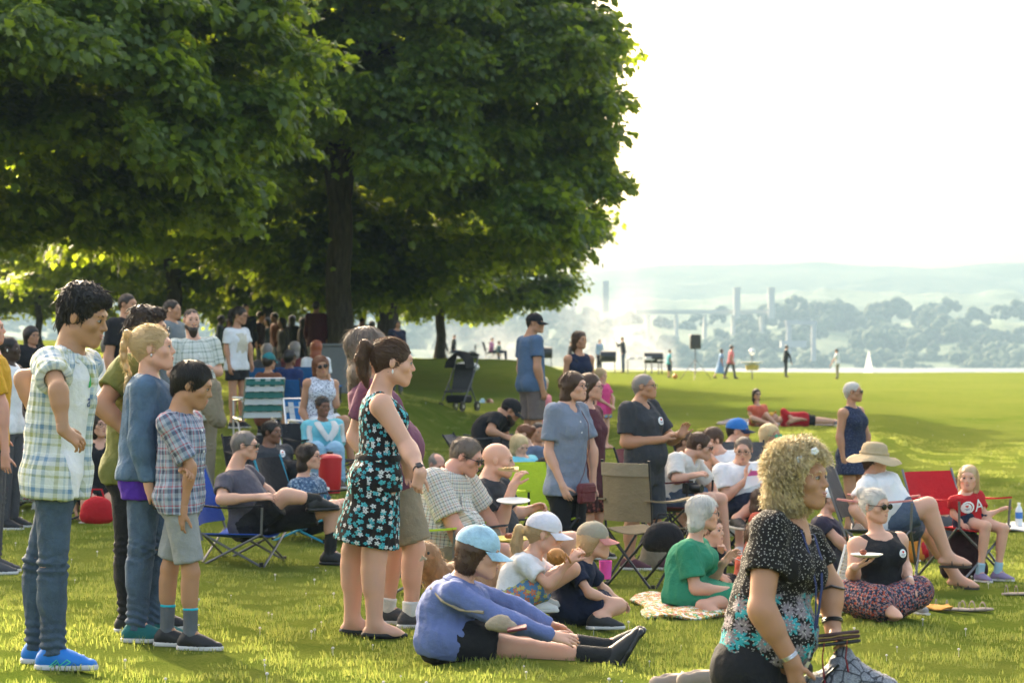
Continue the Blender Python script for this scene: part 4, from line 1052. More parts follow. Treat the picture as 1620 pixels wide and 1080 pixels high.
            if l_ > 1: bb = (AN['R']+AN['L'])/2; e = b+(bb-b)*(l_-1)
            ax = nrm(a-e); Ls = np.linalg.norm(a-e); Msk = frame(ax, Fp)
            fl_ = bot.get('fl', .03); hwid = np.linalg.norm((KN['R']-KN['L']))/2+.07*s
            if abs(ax[2]) > .6:
                pr.append(loft(e, Msk, [(0, max(.155*W+fl_, .10), .115*dpt+fl_+.03, .0), (Ls*.55, .170*W+fl_*.6, .125*dpt+fl_*.5+.01, -.005), (Ls, .158*W+o, .118*dpt+o, -.012*s)], k=.03, id=6))
                for sg in (-1, 1): pr.append(ell(Pv+MP@np.array([sg*.07*W, -.055*s, -.01]), np.array([.085, .08, .09])*W+o, MP, .04))
            else:
                for sd_, ii in (('R', 6), ('L', 8)): pr += legp(sd_, o+.01, f1=l_, id=ii)
                pr.append(cap(a+(KN['R']-a)*.5, a+(KN['L']-a)*.5, .09*s, .09*s, .06))
            P.botobj = sdf_obj(bot.get('name', 'skirt'), pr, c0, m0, root, org, fold=bot.get('fold', .006), seed=seed+3, wl=.14, ani=(1, 1, .25), coords=True)
    def neckcut(r_=.062, dep=.0, fwd=.0, vneck=0.0):
        out = [cap(Nk+up*.01+MT[:, 1]*fwd, Nk+up*.14+MT[:, 1]*(fwd+.06), r_*s, r_*s*1.2, .012, 's')]
        if vneck: out.append(cap(Nk+up*(-.02)+MT[:, 1]*.09*s, Nk-up*vneck+MT[:, 1]*(.16*s), .045*s, .02*s, .01, 's'))
        return out
    if top:
        tops = top if isinstance(top, list) else [top]
        for ti, tt in enumerate(tops):
            m0 = tt['m']; o = tt.get('o', .012); sl_ = tt.get('sl', .62); hem = tt.get('hem', -.07); wide = tt.get('wide', .008)
            pr = []; trunk = [torso(o, zlo=hem*s, zhi=None, id=1, wide=wide, k=.022, hang=(sl_ > 0 and 'dress' not in tt.get('name', '')))]+bustp(o+.002 if ti == 0 else o-.004)
            hips = []
            if hem < .0:
                for sg in (-1, 1): hips.append(ell(Pv+MP@np.array([sg*.07*W, -.055*s, -.01]), np.array([.085, .08, .09])*W+o+(.004 if g != 'sit' else .016), MP, .04))
                for sd_ in 'RL':
                    td = nrm(KN[sd_]-HP[sd_])
                    if g == 'sit' or sitz is not None: hips.append(cap(HP[sd_], HP[sd_]+td*.06*s, .090*lr+o+.016, .088*lr+o+.012, .03))
                    if td@up < -.6: hips.append(cap(HP[sd_], HP[sd_]+td*(.06-hem)*s, .088*lr+o+.012, .080*lr+o+.018+wide*.4, .03))
            if sl_ == 0:      # sleeveless: straps
                pr += [cap(SH[sd_]+(Nk-SH[sd_])*.30, Nk+up*-.015, .044*s+o*.6, .05*s+o*.5, .03) for sd_ in 'RL']
                for sd_ in 'RL': sg = -1 if sd_ == 'R' else 1; pr.append(cap(SH[sd_]+MT[:, 0]*sg*.035*s+up*.08, SH[sd_]+MT[:, 0]*sg*(.045)*s-up*.06*s, .052*s, .052*s, .01, 's'))
            else:
                for sd_, ii in (('R', 2), ('L', 10)):
                    pr += [cap(SH[sd_], Nk+up*-.025, .044*s+o, .040*s+o, .05), ell(SH[sd_], np.array([.048]*3)*s*arm**.5+o*.8, np.eye(3), .03)]
                    pr += armp(sd_, o+.003, f1=sl_, flare=tt.get('fl', .010 if sl_ < 1 else .002), id=ii)
                    if sl_ < 1.9:
                        a, b = (SH[sd_], EL[sd_]) if sl_ <= 1 else (EL[sd_], WR[sd_]); e = sl_ if sl_ <= 1 else sl_-1; p = a+(b-a)*e; d = nrm(b-a); rr = ar+o+.03
                        pr.append(hemcut(p, d, rr+.02, .10))
                        if tt.get('hollow', True) and q < 2: pr.append(cap(p-d*.02, p+d*.02, ar*.9+.004, ar*.9+.005, .003, 's'))
            nh = len(pr) if sl_ == 0 else 0
            pr = (trunk+hips+pr if sl_ == 0 else pr+trunk+hips)+neckcut(tt.get('nr', .058), fwd=tt.get('nf', .015), vneck=tt.get('v', 0))
            planes = []
            if tt.get('flat', True):
                hp = Pv+MT[:, 2]*hem*s; planes = [(hp, -MT[:, 2], 0)]
            if tt.get('open'):   # open front: remove a wedge in front
                pr.append(ell(tp(tt.get('ox', 0), .20, TL*.35), (tt.get('ow', .07), .22, TL*.75), MT, .01, 's'))
            ob, V_, N_ = sdf_obj(tt.get('name', 'shirt'), pr, c0, m0, root, org, fold=tt.get('fold', .0075), seed=seed+11+ti, wl=tt.get('wl', .11), ani=tt.get('ani', (1, 1, .75)), coords=True, ret=True, planes=planes)
            if ti == 0: P.topobj = ob
            if tt.get('collar') and q < 3:
                mb = MB(); cr = .062*hu
                ring = []
                for t_ in np.linspace(-2.55, 2.55, 17):
                    ring.append((Nk+up*(.012-.030*abs(t_/2.55)**2.5)-MT[:, 1]*.004+MT[:, 0]*math.sin(t_)*cr*1.05-MT[:, 1]*math.cos(t_)*cr+MT[:, 1]*.012*hu)-org)
                g0 = [list(map(Vector, ring)), [Vector(p)+Vector(up)*.018*s+Vector(p-(Nk-org)).normalized()*.0 for p in ring], [Vector(p)+Vector(up)*-.012+Vector((p-(Nk-org))).normalized()*.030 for p in ring]]
                mb.sheet([g0[0], g0[1], g0[2]], .004); mb.build('collar', m0, ob)
    # --- hair
    if hair_:
        do_hair(P, hair_, q, seed)
    return P
def do_hair(P, hr, q, seed):
    H = P.H; MH = P.MH; hu = P.hu; org = P.org; root = P.root; st = hr['st']; th = hr.get('t', .008)*.72/hu; mat = hair(hr['c']); qh = HQ[q]['hr']; up = MH[:, 2]; L = hr.get('L', .22)
    back = -MH[:, 1]; dn = np.array([0, 0, -1.])
    hi = hr.get('hi', .0)     # extra height on top
    base = [ell(H(0, -.016, .032+hi*.5), np.array([.075+th, .095+th, .084+th+hi*.5])*hu, MH, .02)]
    fh = hr.get('fh', .070 if st in ('short', 'crop') else .064)   # hairline height
    face = [ell(H(0, .105, fh-.105), np.array([.074, .075, .105])*hu, MH, .012, 's')]
    ears = [ell(H(sg*.08, .002, -.01), np.array([.022, .024, .036])*hu, MH, .008, 's') for sg in (-1, 1)]
    planes = []; pr = []
    flow_dir = back*.6+dn*.8
    if st in ('short', 'crop', 'curlytop'):
        pr = base+[cap(H(0, -.06, 0), H(0, -.062, -.05), (.046+th)*hu, (.030+th)*hu, .03)]
        if st == 'curlytop': pr += [ell(H(0, .035, .085), np.array([.062, .055, .038])*hu, MH, .03), ell(H(0, -.03, .1), np.array([.066, .06, .035])*hu, MH, .03)]
        pr += face+ears+[cap(H(-.09, .02, -.095), H(.09, .02, -.095), .06*hu, .06*hu, .01, 's')]
        planes = [(H(0, 0, -.068), -up, 0)]
    elif st in ('fringe',):   # bald on top with hair round the sides
        pr = base+[cap(H(0, -.06, 0), H(0, -.062, -.05), (.046+th)*hu, (.03+th)*hu, .03)]+face+ears+[ell(H(0, .03, .12), np.array([.062, .10, .085])*hu, MH, .015, 's'), cap(H(-.09, .02, -.095), H(.09, .02, -.095), .06*hu, .06*hu, .01, 's')]
        planes = [(H(0, 0, -.065), -up, 0)]
    elif st in ('long', 'bob', 'curly', 'hijab'):
        big = .02 if st == 'curly' else 0
        pr = [ell(H(0, -.016, .032+hi*.5), np.array([.080+th+big, .098+th+big, .086+th+big+hi*.5])*hu, MH, .02)]
        ln = L if st == 'long' else hr.get('L', .12)
        for sg in (-1, 1):
            a = H(sg*.052, -.026 if st != 'curly' else -.040, .0); b = a+dn*ln*.62+back*.010; pr.append(cap(a, b, (.040+big)*hu, (.030+big*.8)*hu, .03))
        a = H(0, -.055, .0); b = a+dn*ln+back*.015; pr.append(cap(a, b, (.062+big)*hu, (.044+big)*hu, .04, fl=(back, .7)))
        pr.append(cap(H(-.03, -.05, -.02)+dn*ln*.5, H(.03, -.05, -.02)+dn*ln*.5, (.05+big)*hu, (.05+big)*hu, .04))
        pr += [ell(H(0, .112, fh-.122), np.array([.080 if st != 'curly' else .104, .088 if st != 'curly' else .100, .122])*hu, MH, .012, 's')]
        pr += [cap(H(0, .06, -.10), H(0, .03, -.20), .045*hu, .05*hu, .02, 's')]
        flow_dir = back*.2+dn
    elif st in ('pony', 'bun', 'braid'):
        pr = [ell(H(0, -.016, .032), np.array([.078+th*.5, .098+th*.5, .086+th*.5])*hu, MH, .02)]+[cap(H(0, -.055, 0), H(0, -.05, -.04), .048*hu, .034*hu, .03)]+face+ears+[cap(H(-.09, .03, -.095), H(.09, .03, -.095), .06*hu, .06*hu, .01, 's')]
        ph = hr.get('ph', .045); a = H(hr.get('px', 0), -.105, ph)
        if st == 'bun': pr.append(ell(a+back*.012, np.array([.045, .038, .042])*hu*hr.get('bs', 1), MH, .01))
        elif st == 'pony':
            p0 = a; p = [a, a+back*.045*hu+up*.01, a+back*.06*hu+dn*L*.3, a+back*.05*hu+dn*L*.7, a+back*.03*hu+dn*L]
            rr = [.016, .027, .032, .026, .010]
            for i in range(4): pr.append(cap(p[i], p[i+1], rr[i]*hu, rr[i+1]*hu, .012))
        else:
            p = a+back*.02*hu; n = 8
            for i in range(n): c_ = p+dn*L*i/n+back*.02*math.sin(i*.5); sd2 = MH[:, 0]*(.008 if i % 2 else -.008); pr.append(ell(c_+sd2, np.array([.021, .020, .026])*hu*(1-.3*i/n), MH, .006))
            pr.append(cap(p+dn*L, p+dn*(L+.07)+back*.01, .014*hu, .006*hu, .006))
        flow_dir = back*.9+dn*.3
    if hr.get('extra'): pr += hr['extra'](P)
    o, V, N = sdf_obj(hr.get('name', 'hair'), pr, qh, mat, root, org, planes=planes, ret=True, fold=hr.get('rough', .0035 if st not in ('curly', 'curlytop') else (.016 if st == 'curly' else .010))*hu, seed=seed, wl=.035 if st in ('curly', 'curlytop') else .05, ani=(1, 1, .5) if st not in ('curly', 'curlytop') else (1, 1, 1))
    if st == 'hijab' or o is None: return
    nst = hr.get('n', [1500, 800, 200, 0][q])
    if nst:
        prs = [p_ for p_ in pr if p_.op == 'u']
        def hsdf(Pp):
            d_ = None
            for p_ in prs: q_ = pdist(p_, Pp[:, 0], Pp[:, 1], Pp[:, 2]); d_ = q_ if d_ is None else np.minimum(d_, q_)
            return d_
        capd = hr.get('cap', False)
        if capd:
            kz = ((V-H(0, 0, 0))@up)/hu < .012; V = V[kz]; N = N[kz]
        ln = {'short': .03, 'crop': .012, 'curlytop': .045, 'fringe': .025, 'long': .09, 'bob': .07, 'curly': .06, 'pony': .06, 'bun': .05, 'braid': .05}[st]*hr.get('sl', 1)
        ctr = H(0, -.01, .02)
        tail = H(0, -.11, .04)
        def flow(Pp):
            f = np.tile(flow_dir, (len(Pp), 1))
            if st in ('pony', 'bun', 'braid'):
                d = tail-Pp; far = (np.linalg.norm(d, axis=1) > .04) & (((Pp-tail)@up) > -.05*1) ; d = d/np.maximum(np.linalg.norm(d, axis=1, keepdims=True), 1e-6)
                f = np.where(((Pp-H(0, -.1, 0))@MH[:, 1] > 0)[:, None], d, np.tile(dn, (len(Pp), 1)))
            elif st in ('short', 'curlytop', 'crop'):
                rel = (Pp-H(0, -.04, .11)); f = rel/np.maximum(np.linalg.norm(rel, axis=1, keepdims=True), 1e-6)*1.0+np.tile(dn*.3, (len(Pp), 1))
            else:
                wz_ = np.clip(((Pp-H(0, 0, -.02))@up)/(.09*hu), 0, 1)[:, None]
                rel = (Pp-H(0, -.02, .12)); rel = rel-((rel@np.array([0, 0, 1.]))[:, None])*np.array([0, 0, 1.])*.5; f = rel/np.maximum(np.linalg.norm(rel, axis=1, keepdims=True), 1e-6)*.6*wz_+np.tile(dn, (len(Pp), 1))
            return f
        wd = [.0007, .0011, .0022, .004][q]*hr.get('wd', 1)
        Vs, Qs = strands('strands', V, N, flow, nst, ln*hu, wd, mat, o, org, seed, lift=hr.get('lift', {'curly': .024, 'curlytop': .012}.get(st, .008)), curl=({'curly': 1.15, 'curlytop': 1.0}.get(st, .15)), seg=8 if st == 'curly' else (5 if st == 'curlytop' else 4), sdf=hsdf)
        # keep strands off the face
        nL = int(nst*hr.get('lk', .22)); 
        if nL and q <= 1:
            rad_ = hr.get('lr', {'short': .0032, 'crop': .002, 'curlytop': .0060, 'fringe': .002, 'long': .0055, 'bob': .0055, 'curly': .0075, 'pony': .0034, 'bun': .004, 'braid': .0034}[st])*hu
            V1, Q1 = strands('locks', V, N, flow, nL, ln*hu*1.25, rad_, mat, o, org, seed+5, lift=hr.get('lift', {'curly': .018, 'curlytop': .007}.get(st, .004)), curl=(hr.get('cu', 1.1 if st == 'curly' else .7) if st in ('curly', 'curlytop') else .18), seg=7, sdf=hsdf)
            m1 = len(V1)//nL; A = V1.reshape(nL, m1//2, 2, 3); ctr_ = A.mean(2); hw_ = (A[:, :, 1]-A[:, :, 0])/2
            dd = np.gradient(ctr_, axis=1); oth = np.cross(dd, hw_); oth /= np.maximum(np.linalg.norm(oth, axis=2, keepdims=True), 1e-9); oth *= np.linalg.norm(hw_, axis=2, keepdims=True)*.8
            ringv = np.stack([ctr_-hw_, ctr_+oth, ctr_+hw_, ctr_-oth], 2).reshape(-1, 3); sgn = m1//2
            q_ = (ctr_-H(0, 0, 0))@MH/hu; lim_ = (.055, .015) if st != 'curly' else (.048, .030)
            kl = ~((q_[:, :, 1] > lim_[0]) & (q_[:, :, 2] < fh-lim_[1]) & (np.abs(q_[:, :, 0]) < .082)).any(1)
            base = (np.arange(nL)*sgn*4)[kl][:, None, None]; s0 = (np.arange(sgn-1)*4)[None, :, None]; k0 = np.arange(4)[None, None]; k1 = (k0+1) % 4
            QL = np.stack([base+s0+k0, base+s0+k1, base+s0+4+k1, base+s0+4+k0], -1).reshape(-1, 4)
            used = np.zeros(len(ringv), bool); used[QL.ravel()] = True; rm_ = np.cumsum(used)-1
            lo_ = link('locks', mesh_np('locks', ringv[used]-org, rm_[QL], mat), o); lo_['kind'] = 'stuff'
        m = len(Vs)//nst; keepm = np.ones(nst, bool); tipv = Vs.reshape(nst, m, 3); q_ = (tipv-H(0, 0, 0))@MH/hu
        if st != 'curly': keepm &= ~((q_[:, :, 1] > .055) & (q_[:, :, 2] < fh-.015)).any(1)
        else: keepm &= ~((q_[:, :, 1] > .050) & (q_[:, :, 2] < fh-.035) & (np.abs(q_[:, :, 0]) < .085)).any(1)
        km = np.repeat(keepm, m); remap = np.cumsum(km)-1; nq = len(Qs)//nst; Qs = Qs[np.repeat(keepm, nq)]; Qs = remap[Qs]; Vs = Vs[km]
        so = link('strands', mesh_np('strands', Vs-org, Qs, mat), o); so['kind'] = 'stuff'
    P.hairobj = o
def tie(P, col=(.01, .01, .01)):
    mb = MB(); a = P.H(0, -.112, .046)-P.org; MHm = Matrix(P.MH.tolist())
    mb.tube([Vector(a)+MHm@Vector((.017*math.cos(t), .0, .017*math.sin(t))) for t in np.linspace(0, 2*math.pi, 12)], .006, 6); mb.build('hair_tie', simple('hair_tie', col, .8), P.root)

# accessories ------------------------------------------------------
def glasses(P, mat=None, dark=False, lens=None, name=None, onhead=False):
    mat = mat or M_BLK; mb = MB(); org = P.org
    def G(x, y, z):
        if onhead: return P.H(x, y-.055, z+.085)-org
        return P.H(x, y, z)-org
    for sg in (-1, 1):
        mb.tube([G(sg*.031+.023*math.cos(t), .105-.004*abs(math.cos(t)), .004+.0185*math.sin(t)) for t in np.linspace(0, 2*math.pi, 15)], .0016 if not dark else .0022, 5)
        mb.tube([G(sg*.054, .102, .010), G(sg*.072, .085, .011), G(sg*.080, -.005, .010)], .0017 if not dark else .0025, 5)
    mb.tube([G(-.010, .108, .008), G(0, .111, .010), G(.010, .108, .008)], .0016, 5)
    o = mb.build(name or ('sunglasses' if dark else 'glasses'), mat, P.root)
    if dark:
        mb = MB(); MHm = Matrix(P.MH.tolist())
        for sg in (-1, 1): mb.ell(G(sg*.031, .1045, .004), (.0235, .003, .019), MHm, 14, 6)
        mb.build('lens', lens or M_LENS, o)
    return o
def beard(P, c='black', q=1, L=.02):
    H = P.H; MH = P.MH; hu = P.hu
    pr = [cap(H(-.050, .015, -.055), H(-.010, .070, -.095), (.026)*hu, .027*hu, .02), cap(H(.050, .015, -.055), H(.010, .070, -.095), .026*hu, .027*hu, .02), ell(H(0, .068, -.090-L*.5), np.array([.040, .034, .034+L])*hu, MH, .02), ell(H(0, .096, -.054), np.array([.016, .02, .005])*hu, MH, .004, 's'),
          cap(H(-.024, .093, -.043), H(.024, .093, -.043), .006*hu, .006*hu, .008)]
    o = sdf_obj('beard', pr, HQ[q]['hr']*.8, hair(c), P.root, P.org, fold=.003, wl=.03, planes=[(H(0, .0, -.038), MH[:, 2], 0)])
    return o
def moustache(P, c='black'):
    H = P.H; mb = MB(); mb.tube([H(-.026, .088, -.046)-P.org, H(-.008, .102, -.040)-P.org, H(.008, .102, -.040)-P.org, H(.026, .088, -.046)-P.org], [.002, .006, .006, .002], 7); mb.build('moustache', hair(c), P.root)
def ballcap(P, mat, brim_mat=None, yaw=0, name='cap', back=False, tilt=0):
    H = P.H; MHm = Matrix(P.MH.tolist()); hu = P.hu; mb = MB(); c = Vector(H(0, -.012, .038)-P.org); Mr = MHm @ Matrix.Rotation(R(180 if back else 0)+R(yaw), 3, 'Z') @ Matrix.Rotation(R(-6+tilt), 3, 'X')
    prof = [(math.cos(a)*1.0, math.sin(a)) for a in np.linspace(-.08, math.pi/2-.05, 9)]
    rx, ry, rz = .088*hu, .107*hu, .094*hu; n = 24; vs = []; fs = []
    for (a, z) in prof:
        for k in range(n):
            th = 2*math.pi*k/n; vs.append(c+Mr@Vector((a*math.cos(th)*rx, a*math.sin(th)*ry, z*rz*(1+.03*math.sin(th)))))
    m = len(prof)
    for i in range(m-1):
        for k in range(n): fs.append((i*n+k, i*n+(k+1) % n, (i+1)*n+(k+1) % n, (i+1)*n+k))
    fs.append(tuple((m-1)*n+k for k in range(n))); mb.add(vs, fs)
    mb.ell(c+Mr@Vector((0, 0, rz*1.0)), (.008, .008, .005), Mr, 8, 5)
    o = mb.build(name, mat, P.root, angle=60)
    mb = MB(); g_ = []
    for i, rr in enumerate(np.linspace(0, 1, 6)):
        row = []
        for t in np.linspace(-1.15, 1.15, 13):
            x = math.sin(t)*rx*(1.0-.05*rr); y = math.cos(t)*ry+rr*.075*hu*math.cos(t*.95)**.7 if abs(t) < 1.5 else 0
            z = -.004-.016*rr*1.0-.030*(math.sin(t)**2)*(.35+.65*rr)*hu
            row.append(c+Mr@Vector((x, y, z)))
        g_.append(row)
    mb.sheet(g_, .003); mb.build('brim', brim_mat or mat, o, angle=60)
    P.capobj = o; P.capframe = (c, Mr, rx, ry, rz); return o
def sunhat(P, mat):
    H = P.H; MHm = Matrix(P.MH.tolist()); hu = P.hu; c = Vector(H(0, -.010, .05)-P.org); mb = MB(); vs = []; fs = []; n = 36
    prof = [(.185, -.050), (.165, -.028), (.135, -.012), (.105, .0), (.093, .012), (.088, .05), (.078, .082), (.05, .098), (.01, .102)]
    for (a, z) in prof:
        for k in range(n):
            th = 2*math.pi*k/n; wv = 1+(.03*math.sin(3*th+1)+.02*math.sin(7*th))*(a > .12); vs.append(c+MHm@Vector((a*wv*math.cos(th), a*wv*math.sin(th)*1.08, z+(.012*math.sin(4*th) if a > .12 else 0))))
    for i in range(len(prof)-1):
        for k in range(n): fs.append((i*n+k, i*n+(k+1) % n, (i+1)*n+(k+1) % n, (i+1)*n+k))
    fs.append(tuple((len(prof)-1)*n+k for k in range(n)))
    mb.add(vs, fs); mb.build('sun_hat', mat, P.root, angle=60)
    mb = MB(); mb.tube([c+MHm@Vector((.094*math.cos(t), .094*1.08*math.sin(t), .018)) for t in np.linspace(0, 2*math.pi, 30)], .008, 6, flat=1.5); mb.build('hat_band', mat, P.root)
from mathutils.bvhtree import BVHTree
def on_surface(P, o, p, d):
    """first hit on the mesh of o from world point p in direction d"""
    me = o.data; bv = BVHTree.FromPolygons([v.co for v in me.vertices], [tuple(f.vertices) for f in me.polygons])
    h = bv.ray_cast(Vector(p)-Vector(P.org), Vector(d)); return h[0], h[1]
M_STK = simple('sticker_white', (.78, .78, .76), .5, .02); M_RED = simple('print_red', (.60, .05, .03), .6, .05); M_NAVYP = simple('print_navy', (.02, .06, .20), .6, .05)
def flat_patch(P, o, x, z, shape, mat, name, lift=.003, side=None, r=.03, parent=None):
    """drape a small flat print of outline `shape` (list of 2d points, metres) on the front of a garment at torso coordinates (x, z)"""
    d = -P.MT[:, 1] if side is None else np.asarray(side, float); src = P.tp(x, 0, z)-d*.5
    me = o.data; bv = BVHTree.FromPolygons([v.co for v in me.vertices], [tuple(f.vertices) for f in me.polygons]); up = P.MT[:, 2]; rt = nrm(np.cross(d, up))
    def cast(a, b):
        s_ = Vector(src-P.org+rt*a+up*b); h = bv.ray_cast(s_, Vector(d)); 
        return None if h[0] is None else h[0]-Vector(d)*lift
    n = len(shape); vs = []; fs = []; rings = [1.0, .66, .33]
    for f in rings:
        for (a, b) in shape:
            p = cast(a*f, b*f); vs.append(p if p is not None else Vector(src-P.org)+Vector(rt)*a*f+Vector(up)*b*f+Vector(d)*.42)
    c = cast(0, 0); 
    if c is None: return None
    vs.append(c)
    for i in range(len(rings)-1):
        for k in range(n): fs.append((i*n+k, i*n+(k+1) % n, (i+1)*n+(k+1) % n, (i+1)*n+k))
    for k in range(n): fs.append(((len(rings)-1)*n+k, (len(rings)-1)*n+(k+1) % n, len(rings)*n))
    mb = MB(); mb.add(vs, fs); po = mb.build(name, mat, parent or o)
    cu = [(a*f+x, b*f+z, 1.0) for f in rings for (a, b) in shape]+[(x, z, 1.0)]
    at2 = po.data.attributes.new('cuv', 'FLOAT_VECTOR', 'POINT'); at2.data.foreach_set('vector', np.array(cu, np.float32).ravel()); return po
def drape_tube(P, o, pts, r, mat, name, flat=.4, side=None, parent=None, off=.6):
    d = -P.MT[:, 1] if side is None else np.asarray(side, float); up = P.MT[:, 2]; me = o.data
    bv = BVHTree.FromPolygons([v.co for v in me.vertices], [tuple(f.vertices) for f in me.polygons]); out = []
    for (x, z) in pts:
        s_ = Vector(P.tp(x, 0, z)-d*.6-P.org); h_ = bv.ray_cast(s_, Vector(d))
        if h_[0] is not None: out.append(h_[0]-Vector(d)*r*off*flat)
    if len(out) < 2: return None
    mb = MB(); mb.tube(out, r, 8, flat=flat, up=tuple(-d)); return mb.build(name, mat, parent or P.root)
def circ(r, n=20): return [(r*math.cos(2*math.pi*k/n), r*math.sin(2*math.pi*k/n)) for k in range(n)]
def heart(r, n=20, cx=0, cy=0): return [(cx+r*.062*16*math.sin(t)**3, cy+r*.062*(13*math.cos(t)-5*math.cos(2*t)-2*math.cos(3*t)-math.cos(4*t))) for t in np.linspace(0, 2*math.pi, n, endpoint=False)]
def sticker(P, o, x, z, r=.033, side=None):
    s_ = flat_patch(P, o, x, z, circ(r), M_STK, 'sticker', .004, side)
    if s_ is not None:
        flat_patch(P, o, x, z+r*.35, heart(r*.36), M_RED, 'heart_print', .006, side, parent=s_)
        flat_patch(P, o, x, z-r*.25, [(-r*.6, -r*.06), (r*.6, -r*.06), (r*.6, r*.06), (-r*.6, r*.06)], M_NAVYP, 'line_print', .006, side, parent=s_)
        flat_patch(P, o, x, z-r*.5, [(-r*.4, -r*.05), (r*.4, -r*.05), (r*.4, r*.05), (-r*.4, r*.05)], M_NAVYP, 'line_print', .006, side, parent=s_)
def watch(P, sd, mat=None, r=.030, name='watch', face=True, f=.12):
    a, b = P.WR[sd], P.EL[sd]; ax = nrm(b-a); c = a+(b-a)*f; u_ = nrm(np.cross(ax, [0.1, -1, .2])); v_ = np.cross(ax, u_); mb = MB()
    mb.tube([c-P.org+(u_*math.cos(t)+v_*math.sin(t))*r for t in np.linspace(0, 2*math.pi, 18)], .0045, 6, flat=1.0); mb.tube([c+ax*.008-P.org+(u_*math.cos(t)+v_*math.sin(t))*r for t in np.linspace(0, 2*math.pi, 18)], .0045, 6)
    o = mb.build(name, mat or M_BLK, P.root)
    if face:
        mb = MB(); n_ = np.array([.25, -1, .1]); n_ = nrm(n_-(n_@ax)*ax); t_ = np.cross(ax, n_); Mx = Matrix(np.stack([ax, t_, n_], 1).tolist()); mb.box(c-P.org+n_*(r+.004), (.018, .016, .005), Mx, bev=.003); mb.build('dial', M_LENS, o)
T_ = dict
white = m_cloth('white', (.72, .72, .72)); offw = m_cloth('offwhite', (.62, .60, .56)); blackc = m_cloth('black', (.014, .014, .016)); charcoal = m_cloth('charcoal', (.04, .042, .048)); navy = m_cloth('navy', (.012, .018, .042))
khaki = m_cloth('khaki', (.24, .20, .135)); grey = m_cloth('grey', (.27, .28, .28)); dgrey = m_cloth('dgrey', (.07, .07, .075)); red = m_cloth('red', (.42, .012, .018)); coral = m_cloth('coral', (.55, .12, .07)); teal = m_cloth('teal', (.06, .38, .42)); turq = m_cloth('turq', (.16, .48, .55)); pink = m_cloth('pink', (.62, .06, .20))
TEENPL = m_plaid('teen', .125, [(0, (.60, .62, .58)), (.16, (.13, .24, .36)), (.28, (.62, .64, .60)), (.36, (.30, .40, .46)), (.42, (.62, .64, .60)), (.55, (.36, .37, .16)), (.66, (.60, .62, .57)), (.9, (.18, .29, .40))],
                 [(0, (.66, .68, .64)), (.16, (.33, .34, .10)), (.30, (.50, .52, .47)), (.44, (.12, .22, .33)), (.58, (.66, .68, .64)), (.66, (.80, .82, .79)), (.7, (.62, .64, .60)), (.92, (.36, .38, .16))])
BOYPL = m_plaid('boy', .085, [(0, (.09, .14, .22)), (.22, (.34, .38, .44)), (.42, (.42, .05, .07)), (.48, (.34, .38, .44)), (.62, (.03, .04, .08)), (.82, (.34, .38, .44)), (.94, (.42, .05, .07))],
                [(0, (.30, .34, .40)), (.25, (.04, .05, .10)), (.45, (.32, .36, .42)), (.55, (.42, .05, .07)), (.61, (.32, .36, .42)), (.85, (.09, .14, .22))])
CHKM = m_plaid('checks', .055, [(0, (.60, .57, .50)), (.20, (.06, .09, .12)), (.30, (.60, .57, .50)), (.52, (.38, .14, .10)), (.60, (.60, .57, .50)), (.80, (.10, .20, .12)), (.88, (.55, .42, .22))],
               [(0, (.62, .59, .52)), (.22, (.05, .08, .12)), (.33, (.62, .59, .52)), (.55, (.40, .16, .12)), (.63, (.60, .57, .5)), (.82, (.08, .14, .16)), (.9, (.6, .57, .5))])
BRDPL = m_plaid('beard', .09, [(0, (.56, .58, .53)), (.35, (.20, .25, .20)), (.52, (.56, .58, .53)), (.75, (.30, .35, .28)), (.85, (.56, .58, .53))], [(0, (.58, .60, .55)), (.35, (.18, .23, .18)), (.52, (.58, .60, .55)), (.75, (.30, .34, .28)), (.85, (.56, .58, .53))])
JEAN = m_denim('teen', (.013, .032, .058)); JEAN2 = m_denim('blue', (.022, .048, .09)); DENJ = m_denim('jacket', (.028, .068, .12)); DENS = m_denim('dark', (.03, .05, .09))
FLOR = m_floral('floral_dress', (.016, .013, .013), [((.10, .48, .52), 1.0), ((.66, .68, .66), 1.25), ((.06, .38, .44), 1.5)], scale=21, r0=.33, gate=.40)
FORET = m_floral('beaded_top', (.014, .012, .011), [((.05, .36, .38), .9), ((.25, .21, .22), 1.15)], scale=14, r0=.5, petals=11, gate=.10, band=(.1, .50), dots=(75, .13, (.55, .52, .46)))
GPANT = m_floral('small_print', (.03, .035, .055), [((.55, .10, .05), 1.0), ((.55, .28, .22), 1.3), ((.20, .16, .22), 1.7)], scale=42, r0=.38, gate=.35)
BLUFL = m_floral('blue_print', (.045, .085, .15), [((.30, .40, .48), 1.0), ((.14, .22, .32), 1.6)], scale=32, r0=.36, gate=.3)
WHPR = m_floral('white_print', (.62, .64, .70), [((.03, .04, .10), 1.0), ((.1, .1, .2), 1.4)], scale=38, r0=.3, gate=.3, petals=3)
PKFL = m_floral('pink_print', (.60, .60, .58), [((.55, .12, .18), 1.0), ((.14, .25, .12), 1.3)], scale=22, r0=.33, gate=.4)
KIDSH = m_floral('kid_shorts', (.10, .22, .38), [((.60, .20, .10), 1.0), ((.55, .50, .12), 1.4)], scale=22, r0=.42, gate=.2)
NAVDR = m_floral('navy_dress', (.02, .028, .06), [((.14, .16, .24), 1.0)], scale=60, r0=.22, gate=.1)
REDSH = m_floral('dark_shorts', (.05, .02, .02), [((.35, .10, .08), 1.0)], scale=26, r0=.4, gate=.2)
BSHOE = simple('black_shoe', (.015, .015, .016), .6); WSHOE = simple('white_shoe', (.6, .6, .58), .6); TSAND = simple('tan_sandal', (.055, .042, .032), .7); BLUSHOE = simple('blue_shoe', (.01, .17, .55), .55)
